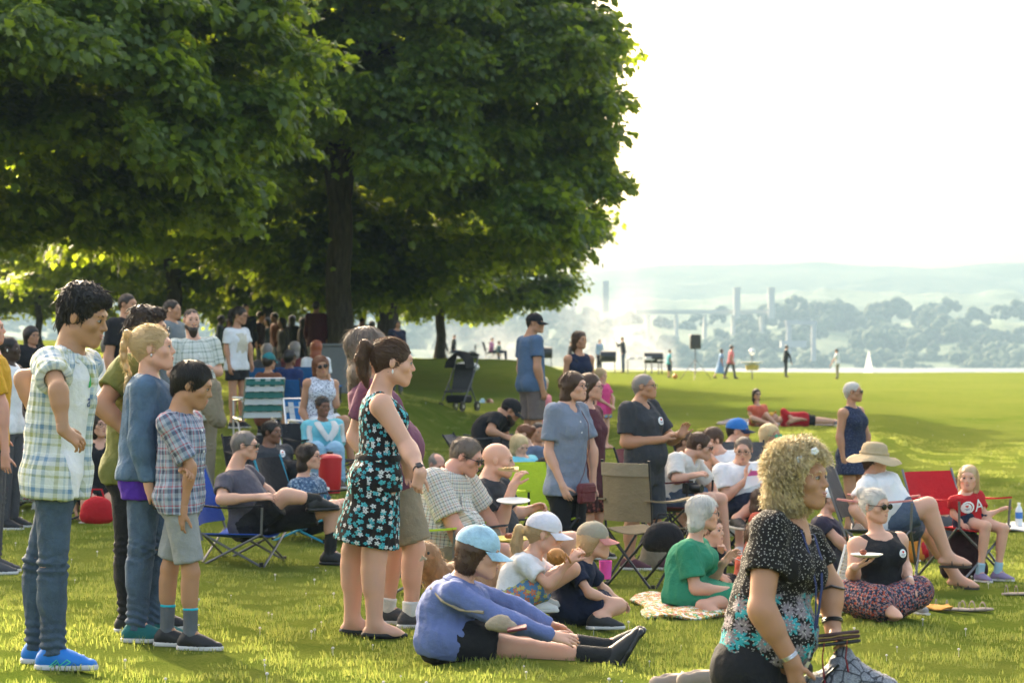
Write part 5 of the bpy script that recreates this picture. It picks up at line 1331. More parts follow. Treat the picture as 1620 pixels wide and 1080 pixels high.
wsock = m_cloth('sock_white', (.6, .6, .58)); bsock = m_cloth('sock_black', (.02, .02, .02)); gsock = m_cloth('sock_grey', (.11, .12, .13)); tband = m_cloth('sock_teal', (.02, .40, .50))
def tee(m, **k): d = dict(m=m, sl=.62, hem=-.09, name='t_shirt'); d.update(k); return d
def trs(m, **k): d = dict(m=m, l=1.96); d.update(k); return d
def sho(m, **k): d = dict(m=m, l=.85, kind='shorts', fl=.02); d.update(k); return d

# ======== the standing family at the left
P = person('teen', 'teenage boy in open blue-green plaid shirt, jeans and bright blue trainers', 10.6, (95, 748), (108, 560, 0), (132, 502, 0), h=1.66, q=0, ty=72, py=85, fy=78, fp=16, hs=96, sex='m', sk='olive', w=.95, arm=1.0,
  aR=[(92, 615, -.8), (100, 680, -.2), (128, 700, .2)], aL=[(36, 598, .8), (58, 668, -.3)], lR=[(84, 895, -.1), (84, 1020, 0), 88], lL=[(60, 890, .0), (60, 1010, 0), 75],
  hair_=T_(st='curlytop', c='black', t=.010, hi=.020, fh=.066, n=2600), top=[T_(m=TEENPL, sl=.62, hem=-.11, wide=.008, o=.024, open=True, ow=.095, ox=-.05, collar=True, name='plaid_shirt', fl=.014, fold=.011), T_(m=white, sl=.5, hem=-.10, o=.010, wide=.0, name='t_shirt', fold=.004)],
  bot=T_(m=JEAN, l=1.96, o=.004, fl=.012, name='jeans', fold=.007), shoe=T_(m=BLUSHOE), hand=(.5, .5), bend=.02)
TEEN = P
P = person('green_man', 'man in olive green t-shirt with a hand on his hip, behind the denim jacket', 12.4, (212, 742), (212, 568, 0), (234, 524, 0), h=1.70, q=0, ty=88, fy=85, hs=76, sex='m', sk='tan', w=1.1, belly=.02, arm=1.15,
  aR=[(160, 640, -.5), (210, 692, -.2)], aL=[(240, 640, .5), (255, 700, 0)], lR=[(205, 870), (205, 975)], lL=[(236, 870), (245, 975)], hair_=T_(st='curlytop', c='dark', t=.004), top=tee(m_cloth('olive', (.13, .14, .035)), hem=-.07, wide=.010, o=.018, fold=.008), bot=trs(blackc, o=.012), shoe=T_(m=BSHOE)); glasses(P)
P = person('denim', 'woman in blue denim jacket and jeans with a long blond braided ponytail', 12.0, (232, 752), (234, 600, 0), (242, 551, 0), h=1.60, q=0, ty=92, fy=92, fp=-2, hs=78, sk='fair', w=.98,
  aR=[(222, 692, -.4), (236, 764, -.4), (246, 792, 0)], aL=[(255, 690, .5), (262, 762)], lR=[(224, 868), (216, 985)], lL=[(246, 868), (240, 990)], hair_=T_(st='braid', c='lblond', L=.22, ph=.075, t=.010), top=[T_(m=DENJ, sl=1.92, hem=-.02, o=.020, wide=.010, name='denim_jacket', collar=True, fold=.006), T_(m=m_cloth('purple', (.07, .02, .28)), sl=.4, hem=-.12, o=.004, wide=.012, name='purple_shirt')], bot=trs(JEAN2, o=.008, name='jeans', fold=.006), shoe=T_(m=m_cloth('teal_shoe', (.02, .13, .13)))); tie(P)
DENIM = P
watch(P, 'R', M_SILV, r=.032)
mb = MB(); c_ = P.handR['palm']-P.org; mb.box((c_[0]+.02, c_[1]-.02, c_[2]), (.010, .035, .07), bev=.006); tag(mb.build('phone', M_BLK, loc=tuple(P.org)), 'black phone in the hand of the woman in denim jacket', 'phone')
mb = MB()
for sg in (-1, 1): mb.ell(P.H(sg*.083, .0, -.034)-P.org, (.005, .005, .009), None, 8, 6)
mb.build('earring', M_SILV, P.root)
P = person('plaid_boy', 'young boy in red and blue plaid shirt and grey shorts, hugging his own arm', 11.75, (288, 784), (284, 655, 0), (305, 609, 0), h=1.40, q=0, ty=72, py=80, fy=88, fp=20, hs=76, sex='m', sk='olive', w=.92, arm=.85, legw=.92,
  aR=[(302, 738, -.3), (290, 808, -.3), (283, 840, 0)], aL=[(246, 728, -.2), (296, 742, -1)], lR=[(302, 905), (301, 992)], lL=[(268, 900), (264, 990)], hair_=T_(st='short', c='black', t=.014, n=2200, sl=1.3), top=T_(m=BOYPL, sl=.85, hem=-.10, o=.013, wide=.014, collar=True, name='plaid_shirt', fl=.010, fold=.011), bot=sho(grey, l=.88, fl=.010, o=.014), shoe=T_(m=BSHOE), sock=T_(m=gsock, l=.16, band=tband))
P = person('floral', 'woman with brown ponytail in black dress with turquoise and white flowers', 12.75, (598, 758), (600, 625, 0), (622, 573, 0), h=1.58, q=0, ty=98, fy=98, fp=8, hs=80, sk='fair', w=1.22, bust=1.45, arm=1.15, legw=1.15,
  aR=[(645, 708, -.5), (666, 748, -.9), (655, 782, 0)], aL=[(636, 700, .3), (645, 738, .2)], hand=(.9, .9), lR=[(592, 880), (592, 985), 96], lL=[(560, 872), (557, 975), 85], hair_=T_(st='pony', c='brown', L=.20, ph=.055, n=2200, t=.006), top=T_(m=FLOR, sl=0, hem=-.06, o=.008, name='dress_top', wide=0, nr=.075), bot=T_(m=FLOR, kind='skirt', l=.86, fl=.035, name='dress_skirt', o=.012, fold=.010), shoe=T_(m=BSHOE, st='flat')); tie(P)
FLO = P; watch(P, 'R', r=.029)
mb = MB(); mb.tube([P.Pv+P.MT@np.array([.150*1.2*math.cos(t), .112*math.sin(t)-.002, .115]) - P.org for t in np.linspace(0, 2*math.pi, 32)], .011, 6, flat=1.9); mb.build('belt', blackc, P.root)
mb = MB(); mb.ell(P.H(-.083, -.004, -.045)-P.org, (.005, .005, .012), None, 8, 6); mb.build('earring', M_WHT, P.root)
P = person('purple', 'person with long grey hair in plum t-shirt and khaki shorts, behind the flowered dress', 13.3, (622, 752), (578, 606, 0), (584, 556, 0), h=1.62, q=1, ty=95, fy=100, hs=80, sk='fair', w=1.35, belly=.04,
  aR=[(560, 690, .4), (600, 740, .5)], aL=[(600, 680, .5), (612, 728, .5)], lR=[(655, 868, 0), (650, 955), 100], lL=[(625, 860, .2), (612, 958), 90], hair_=T_(st='long', c='gbrown', L=.20, n=1500, t=.010), top=tee(m_cloth('plum', (.16, .06, .10)), wide=.02), bot=sho(khaki, l=.92, o=.02), shoe=T_(m=dgrey), sock=T_(m=wsock, l=.07))

# ======== foreground right: bending woman
P = person('blonde', 'foreground woman with curly blond hair in black beaded blouse holding a wallet', 8.85, (1196, 1058), (1252, 828, .05), (1266, 757, -.02), h=1.62, q=0, ty=58, py=70, fy=60, fp=0, hs=106, sk='tan', w=1.14, bust=1.2, belly=.03, arm=1.2, bend=.03,
  aR=[(1200, 958, -.75), (1252, 1045, -.5), (1262, 1090, 0)], aL=[(1312, 925, .1), (1318, 998, -.4), (1335, 1020, -.5)], lR=[(1235, 1240, -.2), (1200, 1420)], lL=[(1225, 1240, .2), (1230, 1420)], hair_=T_(st='curly', c='blond', L=.115, n=5200, t=.001, hi=.010, fh=.080, sl=.75, wd=.85, lk=.24, lr=.0055, cu=1.05, lift=.012), top=T_(m=FORET, sl=.56, hem=.03, o=.010, wide=.010, v=.05, nr=.072, name='blouse', fl=.014, fold=.010, flat=True), bot=trs(blackc, o=.012), shoe=T_(m=BSHOE), hand=(.9, .7))
BLO = P
watch(P, 'R', M_SILV, r=.031, f=.1, face=False, name='bracelet'); watch(P, 'L', M_BLK, r=.036, face=False, f=.2, name='bracelet')
mb = MB()
for (x, y, z) in ((-.086, .035, .075), (-.055, .080, .105)):
    c_ = Vector(P.H(x, y, z)-P.org)
    for k in range(5): mb.ell(c_+Vector((.008*math.cos(k*1.257), -.004, .008*math.sin(k*1.257))), (.0075, .005, .0075), None, 7, 5)
mb.build('hair_clip', M_WHT, P.root)
# lanyard
mb = MB(); fr = P.MT; zt = P.TL
def BP(x, y, z): return P.tp(x, y, z)-P.org
ly = [BP(-.055, -.01, zt+.02), BP(-.058, .075, zt-.02), BP(-.045, .125, zt-.10), BP(-.02, .165, zt-.2), BP(-.005, .19, zt-.33), BP(0, .19, zt-.42)]
lz = [BP(.055, -.01, zt+.02), BP(.055, .075, zt-.02), BP(.045, .13, zt-.10), BP(.025, .168, zt-.2), BP(.008, .19, zt-.33), BP(0, .19, zt-.42)]
mb.tube(ly, .006, 6, flat=.35); mb.tube(lz, .006, 6, flat=.35); lan = mb.build('lanyard', simple('lanyard_blue', (.01, .02, .09), .6)); lan.location = P.org; tag(lan, 'dark blue lanyard with keys round the neck of the foreground woman', 'lanyard')
mb = MB(); mb.tube([BP(0, .192, zt-.42), BP(-.005, .195, zt-.46)], .004, 6); mb.box(BP(-.02, .2, zt-.50), (.006, .003, .028), Matrix.Rotation(.5, 3, 'Y')); mb.box(BP(.012, .2, zt-.505), (.009, .003, .026), Matrix.Rotation(-.3, 3, 'Y')); mb.build('keys', M_SILV, lan)
mb = MB(); mb.ell(BP(.005, .205, zt-.50), (.014, .004, .026), None, 8, 6); mb.build('key_fob', M_BLK, lan)
mb = MB(); c_ = P.EL['L']*.62+P.WR['L']*.38-P.org
tw = []
a_, b_ = P.EL['L'], P.WR['L']; ax = nrm(b_-a_); vw = nrm(np.array([-.1, -1, 0])-(np.array([-.1, -1, 0])@ax)*ax); sdv = np.cross(ax, vw); cc_ = a_+(b_-a_)*.42+vw*.0445-P.org
for q_ in ([(0, 0), (.012, .016), (.004, .004)], [(0, 0), (-.014, .012), (-.004, .002)], [(0, 0), (.003, -.018), (-.003, 0)]):
    n0 = mb.n; mb.add([cc_+sdv*x+ax*y for x, y in q_]+[cc_+sdv*x+ax*y-vw*.004 for x, y in q_], [(0, 1, 2), (3, 5, 4), (0, 3, 4, 1), (1, 4, 5, 2), (2, 5, 3, 0)])
mb.build('tattoo', simple('tattoo_ink', (.03, .03, .035), .6), P.root)

# ======== front row on the grass
P = person('blue_sweater', 'woman in blue sweater and light blue cap sitting with legs stretched out', 11.4, (712, 990), (728, 900, 0), (757, 855, 0), h=1.62, q=0, ty=82, fy=90, fp=12, hs=84, g='sit', w=1.03, bend=.05, bust=.9, sk='fair', legw=.95, arm=.85,
  aR=[(792, 958, -.5), (872, 985, -.3), (908, 992, 0)], aL=[(812, 940, .4), (868, 968, -.2), (905, 985, 0)], lR=[(838, 1008, -.1), (962, 1018, 0, 0), (992, 968, 0)], lL=[(846, 988, .1), (960, 1004, .2, 0), (1000, 962, .0)], ground=False,
  hair_=T_(st='bob', c='brown', L=.075, t=-.002, n=1500, cap=True), top=T_(m=m_cloth('sweater_blue', (.10, .135, .30), col2=(.15, .19, .38)), sl=1.93, hem=-.09, o=.014, wide=.012, name='sweater', collar=True, fold=.009), bot=sho(blackc, l=.62, o=.02, fl=.03), shoe=T_(m=BSHOE, sole=M_BLK), sock=T_(m=bsock, l=.16), hand=(.25, .25))
BLU = P; ballcap(P, m_denim('cap', (.27, .43, .52)))
P = person('girl_white', 'girl in white cap and white t-shirt crouching with a bread roll in her hands', 12.7, (818, 945), (842, 880, 0), (862, 845, 0), h=1.30, q=0, ty=75, fy=88, fp=8, hs=68, g='x', sk='fair', w=.9, bend=.03, arm=.85, sex='f',
  aR=[(868, 925, -.5), (902, 888, -.1), (908, 880, 0)], aL=[(880, 915, .5), (905, 885, -.2)], lR=[(905, 900, -.2), (838, 948, .1, 0), (870, 958, 0)], lL=[(900, 900, .3), (840, 940, .2, 0), (880, 952)], ground=False,
  hair_=T_(st='pony', c='lblond', L=.22, ph=.0, t=.002, cap=True), top=tee(white, hem=-.06), bot=sho(KIDSH, l=.5), shoe=T_(m=WSHOE), hand=(.9, .9)); GW = P
ballcap(P, m_floral('cap_print', (.66, .64, .68), [((.50, .42, .52), 1.0)], scale=24, r0=.42, gate=.35), name='cap')
P = person('boy_navy', 'boy in navy t-shirt and tan cap sitting cross-legged on the grass', 13.0, (905, 958), (920, 880, 0), (940, 848, 0), h=1.25, q=0, ty=72, fy=88, fp=2, hs=60, g='sit', sk='fair', w=.95, bend=.03, arm=.85, sex='m',
  aR=[(932, 930, -.5), (968, 942, .3)], aL=[(955, 925, .5), (975, 940)], lR=[(978, 950, -.5), (945, 968, -.3, 0), (975, 972, 0)], lL=[(970, 948, .6), (930, 970, -.2, 0), (1000, 965, .1)], ground=False,
  hair_=T_(st='bob', c='lblond', L=.045, t=-.004, cap=True), top=tee(navy, hem=-.05), bot=sho(navy, l=.8, fl=.03), shoe=T_(m=BSHOE)); ballcap(P, m_cloth('tan_cap', (.30, .27, .20)), m_cloth('salmon', (.55, .22, .19)))
P = person('green_dress', 'white-haired woman in green dress sitting on a picnic blanket, fork in hand', 15.5, (1092, 945), (1098, 862, 0), (1113, 816, 0), h=1.60, q=0, ty=72, fy=90, fp=4, hs=56, g='sit', sk='fair', w=1.12, bend=.05,
  aR=[(1100, 935, -.4), (1152, 938, .2)], aL=[(1128, 915, .6), (1146, 892, -.5), (1160, 880, 0)], lR=[(1165, 952, -.3), (1110, 962, -.3, 0)], lL=[(1160, 948, .5), (1120, 962, .0, 0)], ground=False,
  hair_=T_(st='bob', c='white', L=.10, t=.014, n=2400), top=T_(m=m_cloth('green_linen', (.03, .22, .12)), sl=.72, hem=-.06, o=.020, wide=.016, name='dress_top', fold=.009, fl=.018), bot=T_(m=m_cloth('green_linen', (.03, .22, .12)), kind='skirt', l=.95, o=.02, name='dress_skirt', fold=.010), shoe=T_(m=TSAND, st='flat'), hand=(.8, .4)); glasses(P); GD = P
P = person('sunglasses_lady', 'woman with white-blond bun and tortoiseshell sunglasses in black tank top, sitting cross-legged', 14.6, (1395, 945), (1388, 843, 0), (1385, 797, 0), h=1.62, q=0, ty=25, fy=42, fp=2, hs=57, g='sit', sk='fair', w=1.08, bust=1.2, arm=1.05,
  aR=[(1350, 905, -.3), (1352, 893, -.9), (1362, 890, 0)], aL=[(1430, 893, .1), (1440, 918, -.9), (1448, 945, 0)], lR=[(1345, 938, -.3), (1400, 952, -.6, 0)], lL=[(1452, 932, -.2), (1395, 955, -.5, 0)], ground=False,
  hair_=T_(st='bun', c='white', ph=.085, t=.012, n=1800), top=T_(m=blackc, sl=0, hem=-.06, o=.008, name='tank_top', wide=.0, nr=.085, fold=.004), bot=T_(m=GPANT, l=1.85, o=.035, fl=.03, name='trousers', fold=.010, kind='trousers'), hand=(.3, .3), palm={'R': (0, .2, 1)}); glasses(P, simple('tortoise', (.07, .025, .01), .3), True); SGL = P
mb = MB(); mb.tube([P.Nk-P.org+P.MT@np.array([.062*math.sin(t), .015+.075*math.cos(t)*.9+.012, .005-.055*max(0, math.cos(t))]) for t in np.linspace(-2.2, 2.2, 26)], .006, 6); mb.build('necklace', simple('beads', (.03, .06, .055), .3), P.root)
sticker(P, P.topobj, .075, P.TL*.72, .026)
watch(P, 'L', M_SILV, r=.026, face=False, name='bracelet')

# ======== seated groups around the middle
def chairman(): pass
P = person('recliner', 'grey-haired man in sunglasses and dark grey t-shirt, legs crossed in a folding chair', 18.3, (398, 828), (370, 745, 0), (388, 705, 0), h=1.74, q=1, ty=68, py=80, fy=82, fp=2, hs=48, sex='m', sk='fair', w=1.1, belly=.035,
  aR=[(350, 790, -.5), (410, 786, 0)], aL=[(420, 775, .6), (440, 790)], lR=[(452, 784, -.2), (500, 790, .2, 0), (530, 796, .1)], lL=[(527, 803, .2), (522, 890, .1), 80], hair_=T_(st='short', c='grey', t=.010), top=tee(m_cloth('slate', (.085, .08, .10))), bot=sho(blackc, l=.78, fl=.03), shoe=T_(m=BSHOE, sole=M_BLK), sock=T_(m=bsock, l=.18)); glasses(P, dark=True); REC = P
moustache(P, 'grey')
P = person('teal_chair_lady', 'woman with dark hair and blue patterned blouse sitting low in a teal framed chair', 20, (500, 822), (478, 757, 0), (489, 722, 0), h=1.60, q=1, ty=70, fy=75, hs=44, sk='fair', w=1.1,
  aR=[(492, 800, -.5), (530, 795)], aL=[(515, 795, .5), (540, 800)], lR=[(556, 822, 0), (558, 885)], lL=[(560, 818, .3), (562, 882)], hair_=T_(st='long', c='dark', L=.13, t=.010), top=T_(m=BLUFL, sl=1.3, hem=-.05, o=.02, name='blouse'), bot=trs(blackc), shoe=T_(m=BSHOE)); glasses(P)
P = person('checks_man', 'man in checked shirt and sunglasses bending over a paper plate in a lime green chair', 15.5, (700, 868), (712, 748, 0), (738, 722, 0), h=1.76, q=0, ty=62, py=75, fy=72, fp=22, hs=62, sex='m', sk='pink', w=1.3, belly=.07, arm=1.2, bend=.05,
  aR=[(722, 838, -.5), (752, 902, .0)], aL=[(770, 820, .6), (790, 852)], lR=[(792, 872, -.2), (788, 960, 0)], lL=[(800, 860, .4), (800, 950)], hair_=T_(st='short', c='gbrown', t=.008, fh=.080), top=T_(m=CHKM, sl=.72, hem=-.04, o=.02, wide=.016, collar=True, name='checked_shirt', fold=.008, fl=.018), bot=sho(khaki, l=.9), shoe=T_(m=BSHOE), hand=(.8, .5)); glasses(P, dark=True); CHK = P
P = person('bald_eater', 'bald man in black t-shirt biting a piece of pizza, plate in his other hand', 16, (775, 862), (772, 760, 0), (788, 728, 0), h=1.76, q=0, ty=65, fy=85, fp=4, hs=60, sex='m', sk='fair', w=1.15, belly=.03, arm=1.1, bend=.04,
  aR=[(788, 838, -.6), (812, 768, .1), (820, 752, 0)], aL=[(812, 815, .6), (838, 806)], lR=[(850, 868, -.1), (855, 950)], lL=[(905, 855, .4), (900, 940)], top=tee(charcoal, collar=False), bot=sho(khaki, l=.75), shoe=T_(m=BSHOE), hand=(.7, .9)); BE = P
P = person('chambray', 'woman in grey chambray shirt and round glasses standing with a small red crossbody bag', 18.2, (898, 772), (896, 640, 0), (908, 612, 0), h=1.60, q=1, ty=48, fy=62, fp=-2, hs=50, sk='fair', w=1.05, bust=1.0,
  aR=[(868, 715, 0), (890, 768, -.6)], aL=[(938, 712, .2), (938, 768, 0)], hair_=T_(st='long', c='brown', L=.12, t=.012), top=T_(m=m_cloth('chambray', (.19, .22, .28)), sl=.72, hem=-.05, o=.016, wide=.016, v=.05, name='linen_shirt', fl=.016, fold=.008, collar=True), bot=trs(blackc), shoe=T_(m=BSHOE)); glasses(P); CHB = P
P = person('behind_chambray', 'woman with glasses standing just behind the grey chambray shirt', 19.6, (935, 768), (928, 645, 0), (934, 612, 0), h=1.60, q=2, ty=60, fy=75, hs=46, hair_=T_(st='long', c='brown', L=.10), top=tee(m_cloth('darkred', (.10, .03, .04))), bot=sho(REDSH), shoe=T_(m=BSHOE)); glasses(P)
P = person('black_tee', 'person with cropped silver hair and glasses standing in black t-shirt, hands clasped', 19, (1020, 748), (1010, 637, 0), (1020, 612, 0), h=1.58, q=1, ty=52, py=60, fy=68, fp=-5, hs=44, sex='f', bust=1.2, belly=.03, sk='tan', w=1.18, arm=1.2,
  aR=[(990, 700, -.3), (1050, 695, -.4), (1068, 680, 0)], aL=[(1062, 695, .1), (1078, 688, -.6), (1085, 672, 0)], lR=[(1000, 825), (995, 885), 70], lL=[(1035, 825), (1040, 885), 60], hair_=T_(st='crop', c='grey', t=.003), top=tee(charcoal, wide=.014, v=.03, hem=-.1, sl=.75, o=.014), bot=sho(charcoal, l=.95, o=.025), shoe=T_(m=m_cloth('maroon_shoe', (.10, .04, .05))), hand=(1.0, .6)); glasses(P); BT = P
sticker(P, P.topobj, .055, P.TL*.72, .032)
P = person('camera_man', 'young man in white collared shirt and sunglasses, camera resting on his lap', 20, (1072, 788), (1085, 722, 0), (1108, 706, 0), h=1.72, q=1, ty=60, fy=80, fp=10, hs=46, sex='m', sk='fair', w=.98, sitz=None, bend=.05,
  aR=[(1070, 758, -.5), (1096, 752, 0)], aL=[(1122, 765, .4), (1138, 795), (1145, 815, 0)], lR=[(1122, 790, -.1), (1128, 848, 0)], lL=[(1140, 790, .4), (1150, 848)], hair_=T_(st='short', c='brown', t=.012), top=T_(m=offw, sl=.85, hem=-.04, o=.022, wide=.018, name='linen_shirt', collar=True, v=.03), bot=sho(DENS, l=.6), shoe=T_(m=TSAND, st='flat')); glasses(P, dark=True); CAM = P
P = person('blue_cap', 'man in blue and navy baseball cap and white t-shirt sitting behind the white shirt group', 22.5, (1155, 770), (1158, 703, 0), (1168, 683, 0), h=1.76, q=1, ty=60, fy=75, hs=42, sex='m', sk='fair', aR=[(1140, 745, -.3), (1165, 765)], lR=[(1195, 765), (1190, 800)], lL=[(1200, 765, .5), (1200, 800)], hair_=T_(st='short', c='dark', t=.0), top=tee(white), bot=sho(dgrey), shoe=T_(m=BSHOE)); BC = P
ballcap(P, m_cloth('cap_blue', (.03, .15, .42)), m_cloth('cap_navy', (.012, .02, .05)))
P = person('glasses_man', 'man with glasses and white shirt holding up his fist, paper on his knees', 20.8, (1172, 800), (1170, 735, 0), (1176, 712, -.05), h=1.76, q=1, ty=20, fy=-10, fp=12, hs=44, sex='m', sk='fair', aR=[(1148, 785, -.2), (1182, 758, -.6), (1180, 745, 0)], aL=[(1206, 760, 0), (1215, 785, -.5)], lR=[(1200, 795, -.5), (1165, 820, -.2, 0)], lL=[(1230, 790, -.3), (1210, 815, -.3, 0)], ground=False, hair_=T_(st='short', c='gbrown', t=.004, fh=.085), top=T_(m=white, sl=.7, hem=-.05, o=.02, name='shirt', collar=True), bot=sho(navy), shoe=T_(m=BSHOE)); glasses(P)
P = person('thinking', 'dark-haired person in white shirt with a hand held to the face, leaning to the left', 21.3, (1150, 775), (1138, 718, 0), (1126, 697, 0), h=1.68, q=1, ty=-10, fy=-55, fp=12, hs=44, sex='m', sk='fair', aR=[(1118, 745, -.2), (1120, 715, -.6)], aL=[(1150, 755, -.4), (1125, 722, -.5)], lR=[(1140, 790, -.5), (1140, 830)], lL=[(1170, 790, -.5), (1170, 830)], hair_=T_(st='short', c='brown', t=.012), top=tee(white), bot=sho(navy), shoe=T_(m=WSHOE))
P = person('beard_back', 'brown-haired person in dark tank top, head behind the raised hands', 22.5, (1070, 770), (1074, 722, 0), (1083, 700, 0), h=1.7, q=2, ty=80, fy=85, hs=42, sex='m', sk='tan', hair_=T_(st='short', c='brown', t=.012), top=tee(blackc, sl=0), bot=sho(navy), lR=[(1110, 770), (1110, 810)], lL=[(1115, 770, .4), (1115, 810)], shoe=T_(m=BSHOE))
P = person('brown_bob', 'person with brown hair turned away next to the man with the paper', 20.5, (1208, 800), (1208, 740, 0), (1205, 722, 0), h=1.6, q=2, ty=60, fy=110, fp=20, hs=42, g='sit', hair_=T_(st='bob', c='brown', t=.006), top=tee(coral), bot=sho(navy), lR=[(1240, 800), (1230, 825, 0, 0)], lL=[(1240, 800, .5), (1235, 825, 0, 0)], ground=False)
P = person('green_shades', 'blond woman with green mirrored sunglasses in orange top, arms held out', 22, (1222, 780), (1224, 715, 0), (1219, 690, 0), h=1.62, q=1, ty=35, fy=45, hs=40, sk='tan', aR=[(1195, 735, -.3), (1215, 742, -.6)], aL=[(1250, 735), (1235, 745, -.7)], lR=[(1240, 790, -.3), (1230, 825)], lL=[(1265, 790), (1265, 825)], hair_=T_(st='long', c='blond', L=.14, t=.012), top=T_(m=m_cloth('orange', (.50, .20, .07)), sl=0, hem=-.05, name='top'), bot=sho(navy)); glasses(P, simple('green_rim', (.02, .30, .20), .3), True, simple('green_lens', (.02, .35, .22), .1))
P = person('white_cap_lady', 'person in white and black cap and dark top reclining on the grass in grey trousers', 19, (1300, 818), (1305, 745, 0), (1314, 718, 0), h=1.68, q=1, ty=75, fy=78, hs=42, g='sit', sk='fair', aR=[(1325, 780, -.2), (1350, 806, 0)], aL=[(1335, 775, .4), (1352, 800)], lR=[(1382, 795, -.2), (1392, 830, .4, 0)], lL=[(1375, 790, .5), (1400, 838, 0, 0)], ground=False, hair_=T_(st='short', c='dark', t=.0), top=tee(m_cloth('dark_top', (.035, .03, .05)), sl=.5), bot=trs(dgrey)); ballcap(P, white, white)
P = person('sunhat', 'person in wide tan sun hat, white t-shirt and jean shorts, legs crossed', 17.4, (1405, 822), (1378, 752, 0), (1384, 730, 0), h=1.68, q=0, ty=68, py=78, fy=100, fp=5, hs=46, sk='fair', w=1.2, bust=1.1, belly=.03, legw=1.1,
  aR=[(1352, 805, -.3), (1380, 838, 0)], aL=[(1410, 790, .6), (1430, 815)], lR=[(1468, 800, -.1), (1498, 878, .2, 0), (1530, 880, 0)], lL=[(1470, 838, .5), (1512, 905, 0), 60], hair_=T_(st='short', c='brown', t=.0), top=tee(white, wide=.02, o=.018), bot=sho(DENS, l=.72, name='jean_shorts'), shoe=T_(m=TSAND, st='sandal')); sunhat(P, m_cloth('straw', (.42, .33, .20))); SH_ = P
P = person('red_girl', 'little girl with blond side ponytail in red t-shirt sitting on a folding chair', 18.4, (1535, 825), (1527, 782, 0), (1532, 756, 0), h=1.18, q=1, ty=20, fy=-15, fp=2, hs=44, sk='fair', w=.95, arm=.85, bust=0,
  aR=[(1508, 812, 0), (1520, 825, -.4)], aL=[(1556, 815, 0), (1585, 805, 0)], lR=[(1560, 832, -.7), (1550, 878, 0), 30], lL=[(1588, 836, -.7), (1578, 893, 0), 60], hair_=T_(st='long', c='lblond', L=.22, t=.003), top=tee(red, hem=-.04), bot=sho(navy, l=.4), shoe=T_(m=m_cloth('lilac_shoe', (.25, .20, .32))), sock=T_(m=m_cloth('sock_blue', (.30, .45, .52)), l=.12)); RG = P
P = person('auburn', 'woman with auburn hair and a white hairband behind the red chair', 23, (1500, 800), (1502, 750, 0), (1508, 732, 0), h=1.6, q=2, ty=70, fy=80, hs=36, hair_=T_(st='bun', c='auburn', ph=.06, t=.02), g='sit', top=tee(coral), bot=sho(navy), lR=[(1530, 800), (1530, 830, 0, 0)], lL=[(1530, 800, .5), (1530, 830, 0, 0)], ground=False)
P = person('dark_head', 'dark-haired person whose head shows just above the red chair back', 21, (1488, 815), (1488, 768, 0), (1490, 748, 0), h=1.6, q=2, ty=40, fy=-20, hs=36, sex='m', sk='tan', hair_=T_(st='short', c='black', t=.006), g='sit', top=tee(dgrey), bot=sho(navy), lR=[(1510, 815), (1510, 840, 0, 0)], lL=[(1510, 815, .5), (1510, 840, 0, 0)], ground=False)
P = person('child_dark', 'child in dark vest sitting beside the green dress with a hand at the mouth', 16.3, (1128, 918), (1122, 848, 0), (1124, 824, 0), h=1.25, q=1, ty=50, fy=60, hs=52, g='sit', hair_=T_(st='short', c='brown', t=.01), top=tee(blackc, sl=0), bot=trs(blackc), aL=[(1140, 880, .2), (1138, 852, -.5)], aR=[(1118, 880, -.4), (1140, 895)], lR=[(1150, 910, 0), (1160, 935, 0, 0)], lL=[(1155, 905, .5), (1165, 930, 0, 0)], ground=False)
P = person('brown_kid', 'child with short brown hair seen from behind, half hidden by the foreground woman', 16.5, (1205, 900), (1200, 845, 0), (1198, 815, 0), h=1.3, q=1, ty=150, fy=160, hs=56, g='sit', sk='fair', hair_=T_(st='short', c='brown', t=.012), top=tee(coral), bot=sho(navy), lR=[(1240, 890), (1240, 930, 0, 0)], lL=[(1230, 890, .5), (1230, 930, 0, 0)], ground=False)
P = person('navy_dress', 'woman with cropped white hair and sunglasses standing in sleeveless dark blue dress', 25, (1350, 720), (1346, 645, 0), (1350, 620, 0), h=1.60, q=1, ty=50, fy=72, hs=34, sk='tan', w=1.15, bust=1.1, aR=[(1328, 690, 0), (1334, 725, 0)], aL=[(1372, 690, .3), (1366, 725)], hair_=T_(st='crop', c='white', t=.004), top=T_(m=NAVDR, sl=0, hem=-.06, o=.012, wide=.012, name='dress_top'), bot=T_(m=NAVDR, kind='skirt', l=.55, fl=.05, name='dress_skirt'), shoe=T_(m=TSAND, st='flat')); glasses(P, dark=True)
P = person('grey_bald', 'balding man in grey polo shirt sitting on the grass beside the flowered dress', 24, (690, 738), (688, 712, 0), (691, 690, 0), h=1.74, q=1, ty=30, fy=40, fp=25, hs=36, sex='m', sk='pink', g='sit', aR=[(668, 740), (690, 750, -.5)], aL=[(712, 742), (700, 752, -.5)], lR=[(700, 735, -.6), (690, 765, 0, 0)], lL=[(730, 735, -.6), (720, 765, 0, 0)], ground=False, hair_=T_(st='fringe', c='grey', t=.003), top=tee(m_cloth('slateblue', (.10, .11, .14)), collar=True), bot=trs(dgrey), shoe=T_(m=BSHOE))
